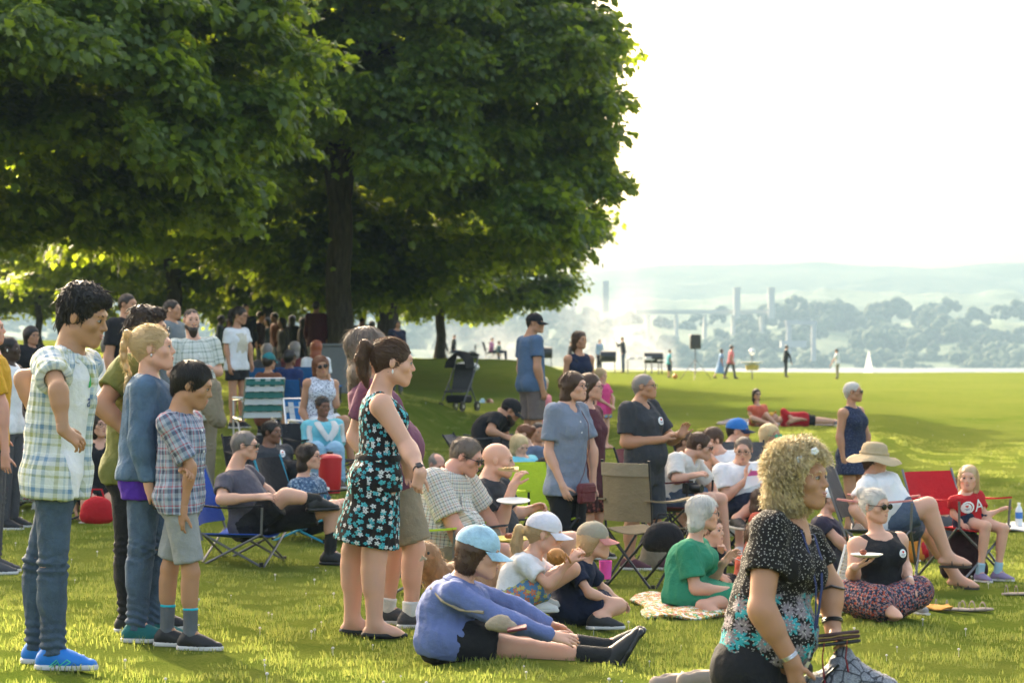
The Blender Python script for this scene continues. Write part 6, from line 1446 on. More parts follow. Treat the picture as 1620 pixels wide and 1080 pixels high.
P = person('cap_bender', 'bearded man in black t-shirt and black cap sitting and leaning forward over folded arms', 26.5, (772, 702), (792, 645, 0), (808, 640, 0), h=1.8, q=1, ty=80, fy=85, fp=30, hs=38, sex='m', sk='tan', w=1.2, bend=.10, sitz=.36, ground=False, aR=[(775, 672, -.4), (798, 680, 0)], aL=[(800, 680, .4), (790, 678)], lR=[(820, 690, -.4), (812, 732, 0, 0)], lL=[(822, 688, .4), (815, 730, 0, 0)], hair_=T_(st='short', c='black', t=.004), top=tee(blackc, wide=.02), bot=sho(dgrey), shoe=T_(m=BSHOE)); beard(P, 'dark'); ballcap(P, blackc)
P = person('turquoise', 'blond woman in turquoise cardigan sitting on the grass with arms stretched over her knees', 24.5, (828, 742), (826, 702, 0), (822, 683, 0), h=1.64, q=1, ty=50, fy=40, fp=18, hs=36, g='sit', aR=[(822, 725, -.5), (858, 718)], aL=[(845, 720, .2), (862, 722)], lR=[(860, 712, -.5), (850, 752, 0, 0)], lL=[(868, 712, .3), (868, 752, 0, 0)], ground=False, hair_=T_(st='long', c='blond', L=.10, t=.014), top=T_(m=turq, sl=1.6, hem=-.04, o=.018, name='cardigan'), bot=trs(blackc), shoe=T_(m=BSHOE))
P = person('smiling', 'smiling woman with dark hair tied back in slate blue t-shirt sitting on the grass', 26, (848, 712), (852, 668, 0), (852, 647, 0), h=1.64, q=2, ty=10, fy=20, hs=34, g='sit', sk='tan', hair_=T_(st='bun', c='dark', t=.004), top=tee(m_cloth('slate2', (.10, .13, .19))), bot=trs(navy), lR=[(845, 700, -.7), (840, 730, 0, 0)], lL=[(872, 700, -.6), (875, 730, 0, 0)], ground=False)
P = person('cheek', 'woman with sunlit reddish hair leaning towards the man in the black cap', 25.5, (838, 715), (836, 668, 0), (828, 648, 0), h=1.62, q=2, ty=-50, fy=-85, fp=8, hs=34, g='sit', hair_=T_(st='bun', c='auburn', t=.006), top=tee(m_cloth('slate2', (.10, .13, .19))), bot=trs(navy), lR=[(812, 705, -.7), (815, 735, 0, 0)], lL=[(820, 700, .2), (815, 735, 0, 0)], ground=False)
# ======== standing in the middle distance
P = person('blue_tee', 'man in black baseball cap, blue t-shirt and brown shorts standing, arms hanging down', 28, (842, 606), (838, 533, 0), (847, 512, 0), h=1.76, q=1, ty=115, fy=75, hs=33, sex='m', sk='tan', w=1.15, arm=1.1, hair_=T_(st='short', c='dark', t=-.002), top=tee(m_cloth('blue_tee', (.075, .125, .21)), wide=.015), bot=sho(m_cloth('brown_short', (.14, .11, .10)), l=.9), shoe=T_(m=BSHOE)); ballcap(P, blackc)
P = person('tank', 'woman in navy tank top with sunglasses pushed up on her hair, standing on the slope', 30, (916, 632), (916, 562, 0), (917, 538, 0), h=1.66, q=1, ty=25, fy=45, hs=30, sk='tan', w=1.0, bust=1.1, hair_=T_(st='bob', c='brown', t=.008), top=T_(m=navy, sl=0, hem=-.08, name='tank_top'), bot=sho(navy, l=.7), shoe=T_(m=BSHOE)); glasses(P, onhead=True)
mb = MB(); mb.tube([P.tp(x, y, z)-P.org for x, y, z in ((-.12, -.02, P.TL-.03), (-.08, .10, P.TL-.06), (.02, .135, P.TL*.62), (.12, .11, P.TL*.35), (.16, .02, P.TL*.2))], .015, 6, flat=.4); mb.build('bag_strap', M_BLK, P.root)
P = person('pink_girl', 'little girl with long hair in bright pink t-shirt and patterned shorts standing on the lawn', 35, (955, 648), (953, 608, 0), (951, 594, 0), h=1.22, q=1, ty=55, fy=60, fp=10, hs=24, bust=0, w=.95, arm=.85, aR=[(946, 630), (966, 642, -.4)], aL=[(970, 630), (970, 643, -.5)], hair_=T_(st='long', c='lblond', L=.24, t=.008), top=tee(pink), bot=sho(KIDSH, l=.5))
P = person('blond_child', 'small blond child in pink dress standing beside the man in the blue t-shirt', 28.5, (862, 668), (860, 626, 0), (858, 608, 0), h=1.1, q=2, ty=60, fy=45, fp=20, hs=26, bust=0, w=.9, hair_=T_(st='long', c='blond', L=.12, t=.01), top=tee(m_cloth('rose', (.60, .20, .22))), bot=sho(m_cloth('rose', (.60, .20, .22))))
# ======== background left
def std(key, label, D, u, vtop, hpx, h, ty, sk='tan', sex='m', hair='dark', top=None, bot=None, q=2, fy=None, lean=0, **k):
    ppm = FPX/D; gzv = gz((u-810)/FPX*D, D); vg = VH+(EYE-gzv)*ppm; vt = vtop
    hh = (vg-vt)/ppm
    h = hh if h is None else h
    return person(key, label, D, (u, vg-.53*h*ppm), (u+lean*.6, vt+hpx*1.12), (u+lean+3*math.sin(R(ty)), vt+hpx*.56), h=h, q=q, ty=ty, fy=fy, hs=hpx*.94, sex=sex, sk=sk, hair_=(hair if isinstance(hair, dict) else (T_(st='short' if sex == 'm' else 'long', c=hair, t=.006, L=.14) if hair else None)), top=top or tee(dgrey), bot=bot or trs(blackc), shoe=T_(m=BSHOE), **k)
std('tall_black', 'tall man in black shirt standing at the back left, looking right', 24, 200, 460, 40, None, 60, top=tee(blackc), w=1.1)
std('grey_shirt', 'dark-haired man in grey shirt standing behind the bearded man', 25, 270, 470, 36, None, 75, sk='tan', top=T_(m=m_cloth('grshirt', (.16, .18, .19)), sl=1.9, o=.016, name='shirt', collar=True))
P = person('bearded', 'man with full dark beard and pale plaid shirt, arms folded', 23, (312, 645), (306, 538, 0), (303, 507, 0), h=1.76, q=1, ty=25, fy=22, hs=40, sex='m', sk='fair', w=1.08, belly=.05, arm=1.15, aR=[(272, 590, 0), (318, 582, -.9)], aL=[(345, 588, 0), (310, 578, -.9)], hair_=T_(st='crop', c='dark', t=.0), top=T_(m=BRDPL, sl=.75, hem=-.12, o=.018, wide=.018, collar=True, name='plaid_shirt'), bot=trs(khaki, o=.02), shoe=T_(m=BSHOE)); beard(P, 'dark', 1, .03)
std('grey_hair_white', 'grey-haired man in plain white t-shirt seen behind the teenage boy', 24, 172, 528, 36, None, 110, sk='pink', hair='grey', top=tee(white), w=1.1, fy=95)
P = std('earbud', 'man with very dark skin and white earbuds in white tank top at the left edge', 20.5, 12, 527, 45, None, 75, sk='dark', hair='black', top=T_(m=white, sl=0, hem=-.08, name='tank_top'), bot=trs(dgrey), fy=85)
mb = MB(); mb.ell(P.H(-.084, .005, -.01)-P.org, (.006, .008, .012), None, 8, 6); mb.build('earbud', M_WHT, P.root)
P = std('hijab', 'woman in black headscarf and glasses standing behind the teenage boy', 26, 48, 512, 34, None, 50, sex='f', sk='tan', hair=T_(st='hijab', c='black', L=.26, t=.012, fh=.05, name='headscarf', n=0), top=T_(m=blackc, sl=1.9, hem=-.1, o=.03, name='dress_top'), bot=trs(blackc)); glasses(P)
P = person('yellow', 'person in mustard yellow t-shirt cut off by the left edge of the picture', 17, (-14, 690), (-14, 560, 0), (-16, 520, 0), h=1.7, q=1, ty=95, sex='m', sk='pink', w=1.1, aR=[(4, 640, -.3), (8, 720)], hair_=T_(st='short', c='brown'), top=tee(m_cloth('mustard', (.55, .30, .02)), sl=.8), bot=trs(dgrey), shoe=T_(m=dgrey))
P = person('pink_floral', 'woman in pale floral sleeveless top sitting hunched in a black folding chair at the left', 22, (18, 775), (14, 692, 0), (30, 668, 0), h=1.62, q=1, ty=60, fy=80, fp=10, hs=42, sk='pink', w=1.25, arm=1.2, aR=[(0, 735, -.3), (34, 745, 0)], aL=[(30, 730, .3), (45, 748)], lR=[(60, 780, -.2), (62, 840)], lL=[(60, 775, .4), (70, 835)], hair_=T_(st='bun', c='brown', t=.004), top=T_(m=PKFL, sl=0, hem=-.05, o=.02, name='blouse'), bot=T_(m=PKFL, kind='skirt', l=.9, name='skirt'), shoe=T_(m=WSHOE))
P = person('black_seated', 'dark-haired woman with glasses in black top sitting in a red folding chair', 21, (158, 782), (158, 700, 0), (160, 672, -.05), h=1.62, q=1, ty=10, fy=25, hs=42, sk='fair', w=1.15, bust=1.1, lR=[(140, 790, -.8), (135, 862, 0), 60], lL=[(175, 790, -.6), (185, 862), 40], hair_=T_(st='bob', c='dark', t=.012), top=tee(blackc, v=.03), bot=sho(blackc), shoe=T_(m=m_cloth('pale_sandal', (.5, .46, .4)), st='sandal')); glasses(P)
P = person('white_tee_girl', 'girl in printed white t-shirt and black shorts standing near the tree', 31, (375, 580), (374, 520, 0), (380, 499, 0), h=1.46, q=1, ty=45, fy=65, fp=10, hs=29, bust=.6, sk='tan', aR=[(358, 550, 0), (364, 580)], aL=[(395, 548), (398, 575)], hair_=T_(st='pony', c='dark', L=.16, ph=.03), top=tee(white, wide=.02, sl=.75, hem=-.05), bot=sho(blackc, l=.5), shoe=T_(m=BSHOE)); glasses(P)
flat_patch(P, P.topobj, .0, P.TL*.62, [(-.09, -.12), (0, -.13), (.09, -.12), (.08, 0), (.09, .12), (0, .13), (-.09, .12), (-.08, 0)], m_cloth('tee_print', (.42, .32, .16), col2=(.62, .60, .52), var=.3, weave=60), 'shirt_print', .006)
P = person('moustache', 'man with moustache and dark grey shirt sitting low left of the tree', 23, (425, 690), (424, 656, 0), (430, 632, 0), h=1.74, q=1, ty=35, fy=60, hs=38, sex='m', sk='brown', w=1.15, sitz=.28, aR=[(400, 690), (430, 708, -.5)], aL=[(452, 690), (458, 705, -.3)], lR=[(440, 690, -.8), (440, 715)], lL=[(465, 690, -.6), (470, 712)], hair_=T_(st='short', c='black', t=.010), top=T_(m=charcoal, sl=1.9, hem=-.05, o=.02, name='shirt', collar=True), bot=trs(blackc), shoe=T_(m=BSHOE)); moustache(P); sticker(P, P.topobj, .08, P.TL*.72, .035)
P = person('scarf_lady', 'woman in light blue dress with white scarf beside the red cooler', 25, (512, 712), (510, 660, 0), (511, 636, 0), h=1.60, q=1, ty=25, fy=30, fp=5, hs=34, sk='brown', w=1.2, bust=1.1, sitz=.30, aR=[(488, 692), (515, 702, -.5)], aL=[(536, 690), (530, 702, -.5)], lR=[(500, 705, -.8), (505, 735)], lL=[(530, 705, -.8), (535, 735)], hair_=T_(st='bun', c='black', t=.004), top=T_(m=turq, sl=1.6, hem=-.05, o=.022, wide=.02, name='tunic'), bot=trs(m_cloth('sky', (.25, .42, .55)), o=.03), shoe=T_(m=TSAND)); SCF = P
TLs = P.TL
for sg in (-1, 1): drape_tube(P, P.topobj, [(sg*.085, TLs*.985), (sg*.085, TLs*.86), (sg*.065, TLs*.72), (sg*.03, TLs*.58), (0, TLs*.48)], .038, offw, 'scarf', flat=.45)
for sg in (-1, 1): drape_tube(P, P.topobj, [(sg*.17, TLs*.90), (sg*.185, TLs*.75), (sg*.19, TLs*.55), (sg*.195, TLs*.35)], .030, offw, 'scarf_end', flat=.5)
P = person('head_on_hand', 'auburn-haired woman in sunglasses and white patterned top resting her head on her hand', 26, (505, 672), (508, 600, 0), (508, 580, -.03), h=1.64, q=1, ty=25, fy=15, froll=10, hs=36, sk='tan', aR=[(478, 650, -.2), (490, 672, -.3)], aL=[(532, 640, -.4), (518, 596, -.4)], lR=[(530, 675, -.6), (540, 705)], lL=[(545, 665, -.3), (560, 700)], hair_=T_(st='long', c='auburn', L=.10, t=.014), top=T_(m=WHPR, sl=0, hem=-.05, o=.016, name='top'), bot=sho(white, l=.7)); glasses(P, dark=True)
for (key, lab, u, vt, D, hc, tc, st, sk_) in (
  ('row_grey', 'grey-haired person in the seated back row, leftmost of the three beside the trunk', 422, 541, 35, 'grey', dgrey, 'bob', 'fair'), ('row_greylong', 'person with long grey hair seen from behind in the seated back row', 466, 538, 35, 'grey', m_cloth('dkred', (.12, .03, .03)), 'long', 'fair'),
  ('row_red', 'red-haired person in white top seen from behind in front of the tree trunk', 500, 536, 34, 'red', white, 'bob', 'fair'), ('row_teal', 'person in teal cap and brown jacket seen from behind', 425, 556, 29.5, 'dark', m_cloth('rust', (.14, .05, .025)), 'short', 'tan'),
  ('row_blue', 'person with short dark hair in dark blue top seated in front of blue chairs', 458, 550, 30, 'black', m_cloth('dkblue', (.015, .03, .10)), 'short', 'brown')):
    ppm = FPX/D; hp = .235*ppm; P = person(key, lab, D, (u, vt+.82*ppm), (u, vt+.27*ppm), (u+1, vt+.125*ppm), h=1.62, q=2, ty=170 if st != 'short' else 140, fy=165 if st != 'short' else 150, hs=.22*ppm, sk=sk_, hair_=T_(st=st, c=hc, t=.012, L=.16), top=tee(tc), bot=trs(navy), lR=[(u+6, vt+.84*ppm, .9), (u+6, vt+1.2*ppm)], lL=[(u-10, vt+.84*ppm, .9), (u-10, vt+1.2*ppm)], shoe=T_(m=BSHOE))
    if key == 'row_teal': ballcap(P, m_cloth('tealcap', (.02, .16, .17)), back=False)
# dim party under the trees
rr_ = random.Random(4)
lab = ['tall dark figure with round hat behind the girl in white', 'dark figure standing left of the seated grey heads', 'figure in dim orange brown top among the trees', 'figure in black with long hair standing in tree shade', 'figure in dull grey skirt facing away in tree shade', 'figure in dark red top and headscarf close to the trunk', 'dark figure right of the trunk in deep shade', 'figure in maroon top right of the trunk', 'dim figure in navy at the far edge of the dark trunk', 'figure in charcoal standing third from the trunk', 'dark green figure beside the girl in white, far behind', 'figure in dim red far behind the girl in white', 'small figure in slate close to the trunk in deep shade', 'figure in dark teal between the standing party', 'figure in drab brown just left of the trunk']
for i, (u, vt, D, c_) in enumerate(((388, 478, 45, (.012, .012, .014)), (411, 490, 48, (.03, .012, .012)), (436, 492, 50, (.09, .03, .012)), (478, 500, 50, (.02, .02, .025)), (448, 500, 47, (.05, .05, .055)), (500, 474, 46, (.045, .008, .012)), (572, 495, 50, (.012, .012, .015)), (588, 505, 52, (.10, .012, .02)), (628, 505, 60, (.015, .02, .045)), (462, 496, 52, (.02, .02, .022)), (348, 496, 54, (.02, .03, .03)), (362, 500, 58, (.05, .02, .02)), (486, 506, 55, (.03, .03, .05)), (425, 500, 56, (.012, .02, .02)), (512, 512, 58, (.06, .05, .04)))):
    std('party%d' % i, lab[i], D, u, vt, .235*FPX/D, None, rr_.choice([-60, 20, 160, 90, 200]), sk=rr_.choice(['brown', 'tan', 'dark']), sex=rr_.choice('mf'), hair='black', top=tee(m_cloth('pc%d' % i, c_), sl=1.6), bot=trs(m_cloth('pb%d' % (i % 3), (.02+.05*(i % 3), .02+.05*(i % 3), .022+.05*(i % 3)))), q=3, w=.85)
# ======== far lawn
P = person('coral', 'woman in coral shirt and sunglasses sitting on the far lawn beside the lying man', 50, (1200, 665), (1198, 640, 0), (1197, 622, 0), h=1.66, q=2, ty=15, fy=20, hs=18, g='sit', hair_=T_(st='long', c='dark', L=.18, t=.010), top=tee(coral, wide=.02), bot=sho(coral, l=.3), aR=[(1186, 652), (1192, 664)], aL=[(1212, 655), (1205, 662)], lR=[(1190, 660, -.9), (1215, 668, -.2, 0)], lL=[(1212, 655, -.6), (1226, 668, 0, 0)], ground=False); glasses(P, dark=True)
P = person('lying', 'man lying on the far lawn in red shirt, black shorts and yellow cap', 50, (1272, 664, 0), (1236, 664, 0), (1222, 660, 0), h=1.74, q=2, ty=0, fy=60, fp=-60, hs=18, sex='m', sk='fair', aR=[(1248, 666), (1262, 664)], aL=[(1252, 662), (1266, 662)], lR=[(1296, 666), (1322, 668, 0, 0)], lL=[(1296, 664), (1322, 666, 0, 0)], ground=False, hair_=T_(st='short', c='brown', t=.0), top=tee(red), bot=sho(blackc, l=.8), shoe=T_(m=dgrey)); ballcap(P, m_cloth('yellowcap', (.55, .33, .04)))
def far(key, label, D, u, vtop, vfoot, ty, top, bot, **k):
    ppm = FPX/D; h = (vfoot-vtop)/ppm; d = dict(sk='tan', sex='m', hair_=T_(st='short', c='black', t=.01)); d.update(k)
    return person(key, label, D, (u, vfoot-.53*h*ppm), (u+1*math.sin(R(ty)), vtop+.165*h*ppm), (u+2*math.sin(R(ty)), vtop+.075*h*ppm), h=h, q=3, ty=ty, hs=.135*h*ppm, top=top, bot=bot, shoe=T_(m=BSHOE), **d)
far('w_blue', 'woman in long light blue skirt walking across the far field', 118, 1140, 551, 602, 90, tee(m_cloth('denimblue', (.2, .32, .5))), T_(m=m_cloth('denimblue', (.2, .32, .5)), kind='skirt', l=1.7, fl=.12), sex='f', hair_=T_(st='long', c='black', L=.3), lR=[(1142, 577), (1146, 598)], lL=[(1138, 577), (1130, 597)])
far('m_pink', 'man in salmon shirt and dark trousers walking across the far field', 118, 1156, 545, 603, 90, tee(m_cloth('salmon2', (.6, .16, .17))), trs(dgrey), lR=[(1160, 577), (1163, 598)], lL=[(1152, 577), (1146, 594)])
far('m_black', 'man dressed in black standing alone on the far field', 127, 1243, 545, 598, 80, T_(m=blackc, sl=1.9, name='shirt'), trs(blackc), aR=[(1249, 562), (1252, 574)])
far('m_white', 'man in white t-shirt and beige trousers bending forward on the far field', 122, 1325, 551, 600, 260, tee(white), trs(khaki), aR=[(1318, 570), (1314, 578)], aL=[(1318, 570), (1314, 579)])
far('c_teal', 'child in teal t-shirt with an orange ball near the loudspeaker', 115, 1058, 552, 598, 100, tee(turq), sho(navy, l=1.2))
far('bbq_man', 'man in dark hoodie and jeans standing by the barbecue smoke', 130, 986, 532, 583, -80, T_(m=charcoal, sl=1.9, name='shirt'), trs(JEAN2), aR=[(978, 548), (975, 541)])
far('bbq_blue', 'person in pale blue and black behind the smoking grills', 131, 948, 536, 585, 30, T_(m=m_cloth('palejacket', (.3, .4, .5)), sl=1.9, name='shirt'), trs(blackc))
far('bbq_dark', 'dark figure half hidden behind the woman in navy tank top', 131, 902, 538, 588, 90, T_(m=blackc, sl=1.9, name='shirt'), trs(blackc))
for (k_, lb, u, vt, c1, sk_) in (('hill_dark', 'person in black sitting in a chair beside the small tree trunk', 717, 528, (.012, .012, .014), 'tan'), ('hill_pink', 'person in pink top and blue skirt sitting on the hill crest', 777, 533, (.45, .16, .3), 'fair'), ('hill_teal', 'person in grey green shirt sitting rightmost on the hill crest', 788, 538, (.12, .18, .17), 'tan')):
    D = 130; person(k_, lb, D, (u, 556), (u+1, vt+8), (u+2, vt+4), h=1.6, q=3, ty=80, hs=6.5, sk=sk_, hair_=T_(st='short', c='dark', t=.01), top=T_(m=m_cloth(k_, c1), sl=1.9, name='shirt'), bot=trs(navy), lR=[(u+12, 556), (u+13, 568)], lL=[(u+11, 556, .3), (u+13, 568)], shoe=T_(m=BSHOE))
P = person('lying_blue', 'child in light blue top lying on the grass in front of the stroller', 58, (752, 645, 0), (768, 640, 0), (776, 636, 0), h=1.3, q=3, ty=0, fy=60, fp=-40, hs=14, sex='f', sk='fair', aR=[(762, 646), (754, 648)], aL=[(772, 646), (778, 650)], lR=[(738, 646), (726, 648, 0, 0)], lL=[(738, 642), (726, 646, 0, 0)], ground=False, hair_=T_(st='short', c='auburn', t=.01), top=T_(m=m_cloth('babyblue', (.35, .5, .55)), sl=1.9, name='shirt'), bot=trs(m_cloth('babyblue', (.35, .5, .55))))
P = person('orange_seated', 'child in orange top crouching behind the sun hat person and the red chair', 20.5, (1448, 850), (1442, 815, 0), (1440, 792, 0), h=1.2, q=2, ty=60, fy=80, hs=40, g='sit', sk='brown', hair_=T_(st='short', c='black', t=.012), top=tee(m_cloth('orange2', (.6, .22, .03))), bot=sho(red), lR=[(1470, 840), (1465, 872, 0, 0)], lL=[(1480, 845, .5), (1475, 872, 0, 0)], ground=False)
print('people', len(ALLP), round(time.time()-T0, 1), 's')

# pockets and seams
def pocket(P, o, x, z, w, hgt, mat, side=(0, 1, 0), name='pocket'):
    return flat_patch(P, o, x, z, [(-w, hgt), (w, hgt), (w, -hgt*.7), (0, -hgt), (-w, -hgt*.7)], mat, name, .003, side=side)
JP = m_denim('pocket', (.014, .032, .058)); JP2 = m_denim('pocket2', (.030, .070, .125))
P = ALLP['teen']; pocket(P, P.botobj, -.02, -.055, .055, .065, JP)
P = ALLP['denim']; pocket(P, P.topobj, .06, P.TL*.62, .045, .05, JP2, side=(-.6, .8, 0)); pocket(P, P.botobj, -.03, -.05, .05, .06, m_denim('pocket3', (.025, .055, .10)))
P = ALLP['teen']; pocket(P, P.topobj, .10, P.TL*.66, .045, .05, TEENPL, side=(-.5, .85, 0))
P = ALLP['checks_man']; pocket(P, P.topobj, .07, P.TL*.62, .045, .05, CHKM, side=(-.5, .85, 0))
for key, n_ in (('checks_man', 5), ('plaid_boy', 5), ('glasses_man', 4), ('camera_man', 4), ('bearded', 6), ('chambray', 2)):
    P = ALLP[key]
    for i in range(n_): flat_patch(P, P.topobj, 0, P.TL*(.80-.13*i), circ(.007, 8), M_WHT, 'button', .003)
# ---------------------------------------------------------------- chairs, bags, picnic things
M_STEEL = simple('grey_steel', (.16, .16, .165), .4, .1, metal=.6); M_BSTEEL = simple('black_steel', (.02, .02, .022), .4, .1, metal=.3); M_ALU = simple('aluminium', (.55, .55, .55), .3, .08, metal=.8); M_TEALST = simple('teal_steel', (.02, .25, .36), .4)
def gp(u, v, d0=8.0, d1=60.0):
    """ground point seen at photo pixel (u, v)"""
    Ds = np.linspace(d0, d1, 900); z = ground_z((u-810)/FPX*Ds, Ds); vg = VH+(EYE-z)*FPX/Ds; i = int(np.argmax(vg <= v)) if (vg <= v).any() else len(Ds)-1
    D = Ds[i]; return Vector(((u-810)/FPX*D, D, z[i]))
def gl(x, y): return Vector((x, y, gz(x, y)))
def camp_chair(loc, yaw, fab, frame, label, sh=.40, bh=.45, w=.54, d=.46, accent=None, recl=.16, group=None, arms=True, arm_m=None):
    root = empty('folding_chair', loc, R(yaw+180)); tag(root, label, 'chair', group); hw = w/2; hd = d/2
    f, b = hd, -hd
    for (a, c) in (((-hw, f, 0), (hw, f, sh)), ((hw, f+.02, 0), (-hw, f+.02, sh)), ((-hw, b, 0), (hw, b, sh)), ((hw, b-.02, 0), (-hw, b-.02, sh)), ((-hw, f, 0), (-hw, b, sh)), ((-hw-.02, b, 0), (-hw-.02, f, sh)), ((hw, f, 0), (hw, b, sh)), ((hw+.02, b, 0), (hw+.02, f, sh))):
        mb = MB(); mb.tube([a, c], .0095, 7); mb.build('leg', frame, root)
    g_ = []
    for i in range(7):
        y = b+d*i/6; g_.append([(x*hw, y, sh-.05*math.cos(x*math.pi/2)*(1-.3*abs(i-3)/3)-.01*i/6*0) for x in np.linspace(-1, 1, 9)])
    mb = MB(); mb.sheet(g_, .008); mb.build('seat', fab, root, angle=80)
    g_ = []
    for i in range(7):
        t = i/6; y = b-recl*t-.02; g_.append([(x*hw, y-.045*math.cos(x*math.pi/2), sh+.06+bh*t) for x in np.linspace(-1, 1, 9)])
    mb = MB(); mb.sheet(g_, .008); bk = mb.build('backrest', fab, root, angle=80)
    if accent:
        mb = MB(); mb.sheet([[(x*hw, b-recl*t-.02-.045*math.cos(x*math.pi/2)-.007, sh+.06+bh*t) for x in np.linspace(-1, 1, 9)] for t in (.78, .88, 1.0)], .012); mb.build('top_band', accent, bk, angle=80)
    for sg in (-1, 1):
        mb = MB(); mb.tube([(sg*hw, b, sh-.05), (sg*hw, b-recl-.02, sh+.08+bh)], .0095, 7); mb.build('post', frame, root)
        if arms:
            mb = MB(); mb.tube([(sg*hw, f, sh), (sg*(hw+.01), f+.01, sh+.20)], .0095, 7); mb.build('post', frame, root)
            mb = MB(); mb.sheet([[(sg*hw-.03+.06*x, b-.06+(d+.07)*t, sh+.215-.02*math.sin(math.pi*t)) for x in (0, 1)] for t in np.linspace(0, 1, 7)], .012); mb.build('armrest', arm_m or fab, root)
    for (x, y) in ((-hw, f), (hw, f), (-hw, b), (hw, b)):
        mb = MB(); mb.tube([(x, y, -.0), (x, y, .03)], .016, 8); mb.build('foot', M_BLK, root)
    return root
def lawn_chair(loc, yaw, c1, c2, label):
    root = empty('webbed_chair', loc, R(yaw+180)); tag(root, label, 'chair', 'webbed aluminium lawn chairs'); w, d, sh, bh = .23, .22, .34, .46
    for sg in (-1, 1):
        mb = MB(); mb.tube([(sg*w, d, 0), (sg*w, d+.02, sh+.2), (sg*w, -d+.05, sh+.22), (sg*w, -d-.02, sh+.18)], .011, 8); mb.build('arm_frame', M_ALU, root)
        mb = MB(); mb.tube([(sg*w, -d, 0), (sg*w, -.02, sh*.8), (sg*w, d, sh)], .011, 8); mb.build('leg', M_ALU, root)
        mb = MB(); mb.tube([(sg*w, d, sh), (sg*w, -d, sh-.02), (sg*w, -d-.16, sh+bh)], .011, 8); mb.build('side_rail', M_ALU, root)
        mb = MB(); mb.box((sg*w, 0, sh+.235), (.025, .20, .01), bev=.006); mb.build('armrest', M_WHT, root)
    mb = MB(); mb.tube([(-w, -d-.16, sh+bh), (w, -d-.16, sh+bh)], .011, 8); mb.build('top_rail', M_ALU, root)
    for i in range(6):
        t = (i+.5)/6; mt = c1 if i % 2 else c2
        mb = MB(); mb.box((0, -d-.16*t-.01, sh+bh*t), (w, .002, .034)); mb.build('web_strap', mt, root)
        mb = MB(); mb.box((0, -d+2*d*t, sh+.004), (w, .034, .002)); mb.build('web_strap', mt, root)
        x = -w+.05+(2*w-.1)*t; mt = c2 if i % 2 else c1
        mb = MB(); mb.sheet([[(x-.03, -d+.02, sh+.009), (x+.03, -d+.02, sh+.009)], [(x-.03, -d-.17, sh+bh), (x+.03, -d-.17, sh+bh)]], .002); mb.build('web_strap', mt, root)
        mb = MB(); mb.box((x, 0, sh+.009), (.03, d, .002)); mb.build('web_strap', mt, root)
    return root
A = ALLP
def under(key, yaw, fab, frame, label, back=0.04, **k):
    P = A[key]; f = yv(yaw); x, y = P.Pv[0]-f[0]*back, P.Pv[1]-f[1]*back; z = gz(x, y); sh = max(.16, P.Pv[2]-z-.085*P.s)
    k.setdefault('bh', .40); k.setdefault('w', .58)
    return camp_chair((x, y, z), yaw, fab, frame, label, sh=sh+.03, **k)
royal = m_cloth('royal', (.02, .07, .35)); lime = m_cloth('lime', (.42, .55, .03)); maroon = m_cloth('maroon', (.10, .015, .02))
under('recliner', 78, royal, M_STEEL, 'blue and black folding chair with grey legs under the grey-haired man', accent=blackc, arm_m=blackc, back=.06)
under('teal_chair_lady', 70, blackc, M_TEALST, 'black folding chair with bright teal legs under the dark-haired woman', bh=.42, w=.5)
under('checks_man', 70, lime, M_STEEL, 'lime green folding chair under the man in checked shirt')
under('bald_eater', 75, dgrey, M_STEEL, 'grey folding chair under the bald man eating')
under('pink_floral', 60, blackc, M_BSTEEL, 'black folding chair at the left edge of the crowd')
under('black_seated', 15, maroon, M_BSTEEL, 'dark red folding chair behind the teenage boy')
under('camera_man', 65, maroon, M_BSTEEL, 'low dark red folding chair under the man with the camera')
under('sunhat', 75, dgrey, M_STEEL, 'grey framed folding chair under the person in the sun hat', arm_m=m_cloth('rosearm', (.5, .2, .18)))
under('red_girl', 32, red, M_STEEL, 'bright red folding chair under the girl in red t-shirt', bh=.33, w=.50, back=.08, arm_m=red)
for kx in ('moustache', 'scarf_lady'): under(kx, 30, blackc, M_BSTEEL, {'moustache': 'low black chair under the man with the moustache', 'scarf_lady': 'low black chair under the woman with white scarf'}[kx], bh=.3)
under('cap_bender', 80, dgrey, M_BSTEEL, 'dark low seat under the bearded man in black cap', bh=.16)
under('blue_cap', 60, dgrey, M_BSTEEL, 'dark low chair under the man in the blue cap')
under('thinking', -10, dgrey, M_BSTEEL, 'dark low chair under the person holding a hand to the face'); under('green_shades', 35, dgrey, M_BSTEEL, 'dark low chair under the woman with green sunglasses'); under('beard_back', 80, dgrey, M_BSTEEL, 'dark low chair behind the clasped hands of the standing person')
camp_chair(gp(1026, 926), 140, m_cloth('khaki2', (.20, .155, .09)), M_BSTEEL, 'empty khaki folding chair with black frame in front of the person in black', sh=.42, bh=.42, w=.42, recl=.03, accent=khaki)
camp_chair(gp(858, 905), 20, lime, M_BSTEEL, 'empty lime green folding chair between the bald man and the red bag', sh=.42, bh=.33, w=.38)
TW1 = m_cloth('web_teal', (.04, .16, .14)); WW = m_cloth('web_white', (.55, .57, .56)); TW2 = m_cloth('web_blue', (.03, .16, .38))
lawn_chair(gl(at(407, 600, 28.3).x, 28.3), 200, TW1, WW, 'white and green webbed lawn chair standing empty')
P = A['head_on_hand']; lawn_chair(gl(P.Pv[0]-.05, P.Pv[1]+.12), 25, TW2, WW, 'blue and white webbed lawn chair under the auburn-haired woman')
blu = m_cloth('chair_blue', (.02, .11, .30))
for (key, lb) in (('row_grey', 'leftmost blue folding chair of the back row'), ('row_greylong', 'middle blue folding chair of the back row'), ('row_red', 'blue folding chair of the back row beside the trunk'), ('row_blue', 'blue folding chair behind the webbed chairs')):
    under(key, 165, blu, M_BSTEEL, lb, group='blue folding chairs in the back row', bh=.42)
